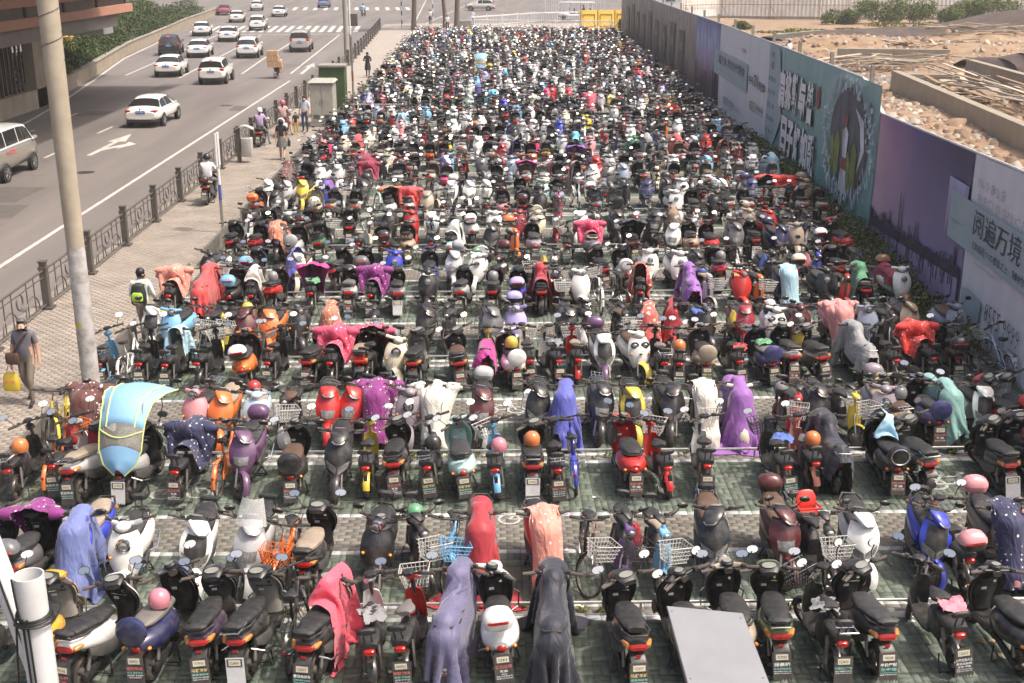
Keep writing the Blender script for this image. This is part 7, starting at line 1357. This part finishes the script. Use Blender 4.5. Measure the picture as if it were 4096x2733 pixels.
    railing([(-2.2, 144), (5.5, 154), (14.4, 157.5)], 'white street railing in front of the tourist cart'); railing([(-1.8, 138), (4.2, 137.2), (13.6, 134.6)], 'white railing closing the end of the parking lot'); railing([(7.8, 176), (16.5, 176)], 'tall white railing behind the tourist cart', 2.1)
    # yellow barrier blocks
    t = thing('yellow_barrier', 'yellow panelled barrier at the end of the brown hoarding', 'barrier', (13.0, 139.5, 0), R(16))
    for i in range(3): p = ob('panel', MB().loft([(0, 0, 1.02, .34), (.1, 0, 1.0, .3), (1.8, 0, .98, .2), (2.1, 0, .98, .14)], 14, 8, 0, 'z').xf(Matrix.Translation((-2.1+i*2.05, 0, 0))).mesh('panel', 'yellow_plastic'), t); ob('recess', MB().tube([(-2.8+i*2.05, -.28, .4), (-1.4+i*2.05, -.28, .4), (-1.4+i*2.05, -.25, 1.7), (-2.8+i*2.05, -.25, 1.7)], .05, 5, closed=True).mesh('recess', 'yellow_plastic'), p)
    t = thing('conifer_bush', 'dark green bush beside the yellow barrier', 'bush', (14.6, 133.5, 0)); ob('foliage', leaf_cloud([(0, 0, .8, .9, .9, .9), (.2, 0, 1.8, .7, .7, .8), (.4, .2, 2.7, .4, .4, .6)], 1600, .25, (.035, .075, .025), 90), t); ob('stem', MB().tube([(0, 0, 0), (.2, 0, 2)], [.08, .03], 6).mesh('stem', 'bark'), t)
    # tourist cart
    t = thing('tourist_cart', 'white open electric tourist cart behind the railing', 'cart', (11.2, 161.5, -.05), R(90)); ob('roof', MB().loft([(2.3, 2.1, .7, .06), (2.1, 2.13, .8, .1), (-2.0, 2.13, .8, .1), (-2.3, 2.1, .7, .06)], 12, 4).mesh('roof', 'helmet_white'), t); ob('body', MB().loft([(2.5, .55, .6, .2), (2.2, .65, .75, .35), (1.2, .6, .78, .35), (.9, .5, .78, .2), (-2.0, .5, .78, .2), (-2.3, .55, .7, .25)], 14, 4).mesh('body', 'helmet_white'), t)
    for s in (-1, 1):
        for y in (-2.0, -.6, .8, 2.0): ob('pillar', MB().tube([(s*.72, y, .6), (s*.72, y*.98, 2.1)], .035, 6).mesh('pillar', 'white_metal'), t)
        for y in (-1.6, 1.7): ob('wheel', MB().lathe([(0, -.08), (.28, -.08), (.3, 0), (.28, .08), (0, .08)], (s*.7, y, .3), 'x', 14).mesh('wheel', 'tyre_rubber'), t)
    for y in (-1.6, -.5, .5): ob('bench', MB().box((0, y, .85), (1.3, .45, .12)).box((0, y-.22, 1.15), (1.3, .1, .5)).mesh('bench', 'grey_plastic', 0), t)
    put_person('driver', 'person in red seated in the tourist cart', (12.0, 161.5, .12), 90)
    t = thing('kerb_block', 'low stone block with a blue cloth beside the railing', 'block', (-2.9, 141.5, 0)); ob('stone', MB().box((0, 0, .4), (1.5, .8, .8)).mesh('stone', 'site_concrete', 0), t); ob('cloth', MB().shell(lambda u, v: (-.8+1.5*u, -.4+.8*v, .82+.1*math.sin(u*9)), 8, 3, (0, 0, .03)).mesh('cloth', 'canopy_cloth'), t)
    # hedge and planter wall along the left of the road
    pts = [(-24.4, 54), (-25.9, 71.5), (-28.2, 87), (-31.6, 108), (-34.0, 130), (-36, 146), (-39, 180)]; pw = thing('planter_wall', 'low concrete planter wall below the hedge left of the road', 'wall')
    for (xa, ya), (xb, yb) in zip(pts[1:], pts[2:]):
        L = math.hypot(xb-xa, yb-ya); rz = math.atan2(yb-ya, xb-xa); ob('wall_segment', MB().box((0, 0, .32), (L, .3, .88)).mesh('wall_segment', 'wall_tan', 0), pw, ((xa+xb)/2, (ya+yb)/2, 0), rz); ob('coping', MB().box((0, 0, .79), (L, .42, .06)).mesh('coping', 'concrete', 0), pw, ((xa+xb)/2, (ya+yb)/2, 0), rz)
    def along(k):
        i = min(int(k), len(pts)-2); f2 = k-i; return pts[i][0]+(pts[i+1][0]-pts[i][0])*f2, pts[i][1]+(pts[i+1][1]-pts[i][1])*f2
    rn = np.random.RandomState(8); bl = []
    for k in np.linspace(1.15, 5.6, 60): x, y = along(k); bl.append((x-.9, y, .9+rn.uniform(-.1, .3), .95, 1.1, .75)); bl.append((x-2.2, y+rn.uniform(-.5, .5), 1.3+rn.uniform(-.1, .4), 1.2, 1.2, .85))
    t = thing('hedge', 'long clipped dark hedge on the planter wall left of the road', 'hedge'); ob('foliage', leaf_cloud(bl, 26000, .22, (.036, .06, .018), 12), t)
    for i, (x, y, h, r, c, lab) in enumerate(((-29.0, 80, 2.8, 1.9, (.10, .11, .02), 'yellowish shrub beside the station wall above the hedge'), (-35.5, 101, 3.4, 3.0, (.05, .075, .022), 'rounded dark shrub behind the hedge under the girder'), (-38.5, 118, 3.4, 3.2, (.055, .085, .024), 'large bushy shrub in the middle of the hedge bank'), (-41, 136, 3.6, 3.2, (.05, .08, .024), 'tall shrub behind the queueing cars'), (-43.5, 152, 3.2, 3.0, (.06, .09, .028), 'farthest shrub on the hedge bank'))):
        t = thing('shrub', lab, 'shrub', (x, y, 0), 0, 'shrubs on the hedge bank'); bb = [(rn.uniform(-r, r)*.7, rn.uniform(-r, r)*.9, h*rn.uniform(.35, .8), r*.5, r*.5, h*.24) for _ in range(9)]; ob('foliage', leaf_cloud(bb, 3800, .24, c, 30+i), t); ob('stem', MB().tube([(0, 0, 0), (.1, .1, h*.6)], [.1, .03], 6).mesh('stem', 'bark'), t)
    # elevated station building at the top left
    t = thing('station_building', 'elevated station building with salmon beams and dark slatted wall', 'building')
    ob('plinth', MB().box((-25.7, 50, .4), (.5, 42, 1.05)).mesh('plinth', 'wall_tan', 0), t); ob('recess', MB().box((-26.3, 48.0, 2.3), (.1, 40, 3.0)).mesh('recess', 'opening_shade', 0), t); sm = MB().box((0, 0, 2.15), (.1, .13, 2.6)).mesh('slat', 'slat_red', 0)  # shade of the slatted opening is put into a near-black sheet
    for i in range(40): ob('slat', sm, t, (-25.8, 45.2+i*.58, 0))
    ob('corner_pillar', MB().box((-25.75, 69.9, 1.7), (.6, 2.0, 3.6)).mesh('corner_pillar', 'wall_tan', 0), t); ob('end_pillar', MB().box((-25.7, 71.2, 1.7), (.5, .5, 3.6)).mesh('end_pillar', 'girder', 0), t)
    ob('girder', MB().box((-26.2, 58.5, 3.95), (1.6, 53, .9)).mesh('girder', 'girder', 0), t); ob('girder_end', MB().box((-27.5, 86, 3.6), (2.2, 2.2, 1.4)).mesh('girder_end', 'white_metal', 0), t)
    for z, y1 in ((4.62, 87.3), (5.72, 87.3), (6.8, 87.3)): ob('salmon_beam', MB().box((-25.1, (30+y1)/2, z), (.3, y1-30, .52)).mesh('salmon_beam', 'beam_salmon', 0), t)
    ob('salmon_beam', MB().box((-24.6, 47, 3.35), (.3, 27, .45)).mesh('salmon_beam', 'beam_salmon', 0), t)
    for i in range(9): ob('balustrade_panel', MB().box((-25.6, 34+i*6.3, 5.6), (.08, 5.9, 2.0)).mesh('balustrade_panel', 'girder', 0), t); ob('mullion', MB().box((-25.5, 37.1+i*6.3, 5.4), (.12, .3, 2.4)).mesh('mullion', 'slat_red', 0), t)
    ob('deck', MB().box((-33, 58, 4.5), (14, 54, .4)).mesh('deck', 'girder', 0), t); ob('unseen_shade_roof', MB().box((-22.9, 52.0, 9.6), (14.4, 54, .4)).mesh('unseen_shade_roof', 'girder', 0), t)  # the high roof is added out of view to cast shade on the road
    for y in (34, 56, 76): ob('unseen_roof_column', MB().box((-27.5, y, 7), (.5, .5, 5)).mesh('unseen_roof_column', 'girder', 0), t)  # supports for the added roof
    for x, y, lab in ((-33.5, 93.5, 'yellow box behind the hedge under the girder'), (-32.4, 95, 'second yellow box right of the first under the girder')): b = thing('yellow_box', lab, 'box', (x, y, 0)); ob('case', MB().box((0, 0, 1.5), (.8, .7, 1.2)).mesh('case', 'yellow_plastic', 0), b); ob('lid', MB().box((0, 0, 2.13), (.88, .78, .06)).mesh('lid', 'yellow_plastic', 0), b)
    # hedge of creepers along the foot of the hoarding
    bl = []
    for y in np.arange(24, 56, .8): bl.append((wx(y)-.45-rn.uniform(0, .3), y, .3+rn.uniform(0, .15), .42, .6, .32))
    o = ob('ground_ivy', leaf_cloud(bl, 9000, .1, (.06, .085, .02), 77)); o['kind'] = 'stuff'; o['label'] = 'low creeping plants along the foot of the hoarding'
def bag(label, name, cat, mb, mats, loc, rz=0.):
    o = ob(name, mb.mesh(name, mats), None, loc, rz); tag(o, label, cat); return o
def build_people():
    p = (-8.85, 21.75, 0); put_person('oldman', 'older man in slate T-shirt and khaki trousers walking towards us', p, 176, 1.0, 'hair_grey')
    t = thing('shoulder_bag', 'brown leather shoulder bag hanging across the older man', 'bag', p, R(176)); ob('pouch', MB().loft([(.84, .10, .10, .035), (.87, .10, .13, .05), (1.02, .10, .13, .05), (1.06, .10, .11, .03)], 12, 4, 0, 'z').xf(Matrix.Translation((.19, .06, 0))).mesh('pouch', 'leather'), t); ob('strap', MB().tube([(.22, .14, 1.0), (.08, .165, 1.2), (-.09, .12, 1.43), (-.13, -.02, 1.46), (-.05, -.14, 1.35), (.12, -.15, 1.15), (.25, .0, .98)], .018, 5).mesh('strap', 'leather'), t)
    t = thing('carrier_bag', 'yellow plastic carrier bag with red print held by the older man', 'bag', p, R(176)); ob('sack', MB().loft([(.28, .08, .15, .05), (.34, .08, .17, .07), (.55, .08, .15, .06), (.64, .08, .12, .03)], 14, 3, 0, 'z').xf(Matrix.Translation((.30, .02, 0))).mesh('sack', 'bag_yellow'), t); ob('handle', MB().tube([(.22, .10, .62), (.27, .1, .78), (.33, .1, .78), (.38, .10, .62)], .008, 5).mesh('handle', 'ink_red'), t)
    tx = MB(); put_text(tx, '茶叶世家', 0, .44, .2, .07, 0, 0, .02); tx.v = [(.30-p2[0], .178, p2[2]) for p2 in tx.v]; ob('print', tx.mesh('print', 'ink_red', 0), t)
    p = (-7.62, 25.3, 0); put_person('backpacker', 'young man in white shirt walking away with a backpack', p, -2, 1.02)
    for s in (-1, 1): pass
    t = thing('backpack', 'black and lime backpack on the young man walking away', 'backpack', p, R(-2)); ob('pack', MB().loft([(.98, -.2, .13, .07), (1.02, -.2, .16, .10), (1.25, -.2, .16, .11), (1.42, -.19, .12, .08), (1.46, -.18, .06, .04)], 14, 3.4, 0, 'z').mesh('pack', 'pack_black'), t); ob('lime_pocket', MB().loft([(1.08, -.3, .09, .03), (1.1, -.305, .12, .04), (1.24, -.305, .12, .04), (1.28, -.3, .08, .03)], 12, 3, 0, 'z').mesh('lime_pocket', 'pack_green'), t)
    for s in (-1, 1): ob('strap', MB().tube([(s*.11, -.13, 1.42), (s*.12, -.02, 1.47), (s*.12, .11, 1.35), (s*.15, .06, 1.1)], .022, 6).mesh('strap', 'pack_green'), t)
    p = (-8.7, 50.2, 0); o = put_person('skirtwoman', 'woman in black top and striped skirt walking away on the pavement', p, 0, .98, bob=True); ob('skirt', MB().loft([(1.02, 0, .13, .10), (.9, 0, .17, .135), (.62, .02, .24, .2), (.56, .02, .245, .205)], 18, 2.2, 0, 'z', False).mesh('skirt', 'skirt_stripes'), o)
    t = thing('handbag', 'dark handbag carried by the woman in the striped skirt', 'bag', p); ob('pouch', MB().loft([(.55, .16, .05, .1), (.75, .16, .06, .12), (.82, .16, .02, .1)], 10, 4, 0, 'z').xf(Matrix.Translation((.27, 0, 0))).mesh('pouch', 'pack_black'), t); ob('handle', MB().tube([(.27, .08, .8), (.26, .16, .92), (.27, .24, .8)], .01, 5).mesh('handle', 'pack_black'), t)
    put_person('whiteman', 'man in pale blue shirt and jeans beside the cream cabinet', (-8.95, 58.4, 0), 170, 1.02); put_person('child', 'small child in black shirt and yellow trousers beside the man', (-9.25, 57.5, 0), 185, .62)
    def rider(key, lab, blab, loc, kind, col, helm, opts='', rz=0, long=False):
        b = build_bike(kind, col, loc, R(rz), opts, 0, 1, False); b.name = 'ridden_scooter'; tag(b, blab, 'scooter'); o = put_person(key, lab, loc, rz, 1., helm, helmet=True)
        if long: _, J = PEOPLE[key]; H = Vector(J['hea']); ob('hair', MB().loft([(H.z+.02, H.y-.09, .05, .03), (H.z-.12, H.y-.12, .045, .03), (H.z-.3, H.y-.14, .02, .015)], 8, 2.2, 0, 'z').mesh('hair', 'hair'), o)
        return b
    rider('ride_a', 'rider in white shirt and black helmet on the pavement', 'black scooter with top box ridden along the pavement', (-9.75, 41.4, 0), 'T', COLOR['black'], 'helmet_black', 't'); rider('ride_b', 'rider in lilac top and white helmet with long hair', 'black scooter under the rider in lilac', (-10.3, 54.3, 0), 'S', COLOR['black'], 'helmet_white', 'p', 0, True); rider('ride_c', 'rider in pink top and pink helmet behind the striped skirt', 'white round scooter under the rider in the pink helmet', (-9.75, 57.2, 0), 'D', COLOR['white'], 'helmet_pink', '', 0, True)
    put_person('blackcoat', 'person in a long black coat standing on the far pavement', (-8.5, 85, 0), 0); o = bpy.context.scene.objects; c = MB().loft([(1.0, 0, .16, .13), (.8, 0, .2, .17), (.52, 0, .22, .19)], 14, 2.4, 0, 'z', False); k = [q for q in bpy.data.objects if q.get('label', '').startswith('person in a long black')][0]; ob('coat_skirt', c.mesh('coat_skirt', 'w_black'), k)
    put_person('walker', 'man in white shirt walking away between the tree trunks', (-7.2, 148.5, -.02), 0, 1.05); put_person('walker2', 'man in white short sleeves walking towards us at the lot end', (-4.7, 136, -.02), 180, 1.05); put_person('stander', 'man in pale shirt and tie standing by the white railing', (-2.1, 146.5, -.02), 180, 1.05); put_person('worker', 'site worker in white top behind the teal hoarding', (22.4, 92, .2), 30, 1.05)
    # cargo rider seen from behind a stack of cartons
    loc = (-15.0, 86.2, -.12); b = build_bike('E', COLOR['black'], loc, R(2), '', 1, 2); b.name = 'cargo_moped'; tag(b, 'electric moped carrying cartons among the cars', 'moped'); put_person('courier', 'courier hidden behind a stack of cartons on the road', loc, 2)
    for i, (x, y, z, sx, sy, sz, lab) in enumerate(((0, -.62, .98, 1.0, .6, .42, 'wide bottom carton on the cargo moped'), (-.1, -.62, 1.38, .8, .6, .36, 'middle carton on the cargo moped'), (-.13, -.62, 1.73, .74, .58, .34, 'top carton on the cargo moped'), (.42, -.7, .6, .2, .3, .45, 'small carton hanging at the side of the cargo moped'))):
        q = thing('carton', lab, 'carton', (loc[0]+x, loc[1]+y, loc[2]+z), R(2+i), 'cartons on the cargo moped'); ob('box', MB().box((0, 0, 0), (sx, sy, sz-.02)).mesh('box', 'card_box', 0), q); ob('tape', MB().box((0, 0, 0), (.06, sy+.006, sz-.014)).mesh('tape', 'plank_pale', 0), q)
    # delivery rider at the junction
    loc = (-17.5, 172, -.12); b = build_bike('S', COLOR['white'], loc, R(-12), '', 0, 0); b.name = 'delivery_scooter'; tag(b, 'delivery scooter crossing the junction', 'scooter'); put_person('ride_a', 'delivery rider crossing the junction', loc, -12, 1., 'helmet_black', helmet=True); q = thing('delivery_box', 'blue delivery box on the scooter at the junction', 'box', loc, R(-12)); ob('case', MB().loft([(.75, -.75, .26, .26), (.8, -.75, .28, .28), (1.3, -.75, .28, .28), (1.33, -.75, .25, .25)], 12, 6, 0, 'z').mesh('case', 'canopy_cloth'), q); ob('yellow_mark', MB().box((0, -1.04, 1.05), (.3, .01, .1)).mesh('yellow_mark', 'yellow_tag', 0), q)
# ------------------------------------------------------------------ build
FARC = [(-5.36, 50.20, 'front', 'rose'), (-4.23, 57.09, 'slip', 'paleblue'), (-6.03, 64.53, 'full2', 'lilac'), (-4.12, 63.60, 'front', 'silverc'), (-4.65, 68.94, 'front2', 'paleyellow'), (-0.91, 69.78, 'front', 'indigo'), (0.63, 78.42, 'front2', 'cyan'), (2.84, 92.72, 'front', 'orangered'), (3.67, 70.63, 'full2', 'white'), (4.89, 78.35, 'hood', 'white'), (0.43, 66.14, 'slip', 'cyan'), (9.88, 109.20, 'front', 'paleblue'), (9.89, 67.68, 'hood', 'silverc'), (9.74, 79.43, 'full2', 'dusty'), (8.82, 80.82, 'hood', 'white'), (-1.53, 44.60, 'front2', 'indigo'), (-4.43, 44.43, 'quilt', 'maroonq'), (-5.88, 41.27, 'seat', 'purplec'), (3.57, 50.53, 'hood', 'cyan'), (7.61, 49.97, 'full2', 'rose'), (4.91, 64.33, 'quilt', 'hotpink'), (3.08, 58.99, 'front2', 'film'), (0.88, 47.14, 'front', 'royalcape'), (0.88, 43.79, 'quilt', 'magenta'), (2.71, 46.26, 'quilt', 'purplec'), (-7.36, 43.14, 'full2', 'browndots'), (8.04, 39.42, 'seat', 'stripes'), (9.04, 40.17, 'quilt', 'reddots'), (9.73, 40.16, 'quilt_back', 'reddots'), (-2.50, 38.60, 'quilt_back', 'rose'), (-3.20, 37.87, 'quilt', 'orangedots'), (2.77, 33.54, 'quilt_back', 'pinkdots'), (-0.62, 33.24, 'front2', 'white'), (5.25, 34.26, 'front', 'brown'), (4.20, 32.96, 'quilt', 'black'), (-4.32, 42.83, 'quilt_back', 'maroonq'), (-5.42, 29.86, 'front2', 'royalcape'), (-4.10, 27.99, 'quilt', 'magenta'), (-5.54, 33.98, 'slip', 'orangedots'), (2.53, 42.20, 'front', 'dusty'), (8.93, 47.75, 'front', 'orangered'), (10.30, 45.30, 'full2', 'paleblue'), (6.10, 50.49, 'front', 'greytarp'), (8.91, 95.67, 'front', 'rose'), (-4.75, 89.12, 'front', 'dusty'), (-2.87, 99.66, 'seat', 'brown'), (11.5, 90.71, 'front2', 'magenta'), (11.99, 102.09, 'seat', 'indigo')]
mat('leaf_dry', (.2, .13, .05), .9)
make_people()
build_ground(); build_markings(); build_hoarding(); build_site(); build_street(); build_rails(); build_barrier(); build_fence(); build_pole(); build_cars(); build_people()
_idx = build_bikes(); _idx = far_bikes(6, 23, _idx)
_used = set((c[5], c[4]) for c in COVERS)
for x, y, dr, cl in FARC:
    b = min((q for q in BIKES if (q[3], q[4]) not in _used and q[5] != 'B'), key=lambda q: (q[0]-x)**2+(q[1]-y)**2); _used.add((b[3], b[4])); COVERS.append((dr, cl, (b[0], b[1], 0), b[2], b[4], b[3]))
for c in COVERS:
    if c[0] == 'canopy': build_canopy(c[2], c[3], 'sky blue sunshade canopy with lime trim over a silver scooter')
    else: put_cover(*c)
_b = min(BIKES, key=lambda q: (q[0]+.7)**2+(q[1]-83.2)**2); build_canopy((_b[0], _b[1], 0), _b[2], 'small pale blue canopy among the far rows of scooters')
_rw = np.random.RandomState(31); _bl = []
for _k in range(0, 5):
    for _ in range(26): _bl.append((_rw.uniform(-7.4, 9.5), RAIL0+PER*_k+_rw.uniform(.05, .3), .02, .09, .06, .07))
_o = ob('weeds', leaf_cloud(_bl, 2600, .07, (.09, .11, .03), 33, 'weeds')); _o['kind'] = 'stuff'; _o['label'] = 'small weeds growing along the wheel-stop rails'
_lt = MB(); _rl = random.Random(17)
for _ in range(150):
    _x, _y, _s, _a = _rl.uniform(-7.6, 9.5), _rl.uniform(12, 34), _rl.uniform(.02, .055), _rl.uniform(0, 3); _c, _d = math.cos(_a)*_s, math.sin(_a)*_s
    _lt.add([(_x-_c, _y-_d, .008), (_x+_d, _y-_c, .012), (_x+_c, _y+_d, .009), (_x-_d, _y+_c, .02)], [(0, 1, 2, 3)], _rl.choice([0, 0, 1, 2]))
_o = ob('litter', _lt.mesh('litter', ['flap_white', 'card_box', 'leaf_dry'], 0)); _o['kind'] = 'stuff'; _o['label'] = 'scraps of paper and dry leaves on the paving'
# ------------------------------------------------------------------ thin summer haze over the whole place
mat_h = bpy.data.materials.new('haze'); mat_h.use_nodes = True; mat_h.node_tree.nodes.clear()
_o = mat_h.node_tree.nodes.new('ShaderNodeOutputMaterial'); _v = mat_h.node_tree.nodes.new('ShaderNodeVolumePrincipled'); _v.inputs['Color'].default_value = (.92, .90, .88, 1); _v.inputs['Density'].default_value = .0006; _v.inputs['Anisotropy'].default_value = .2
mat_h.node_tree.links.new(_v.outputs[0], _o.inputs['Volume'])
_M['haze'] = mat_h
_h = ob('haze', MB().box((0, 160, 6.4), (300, 380, 15.2)).mesh('haze', 'haze', 0)); _h['kind'] = 'stuff'
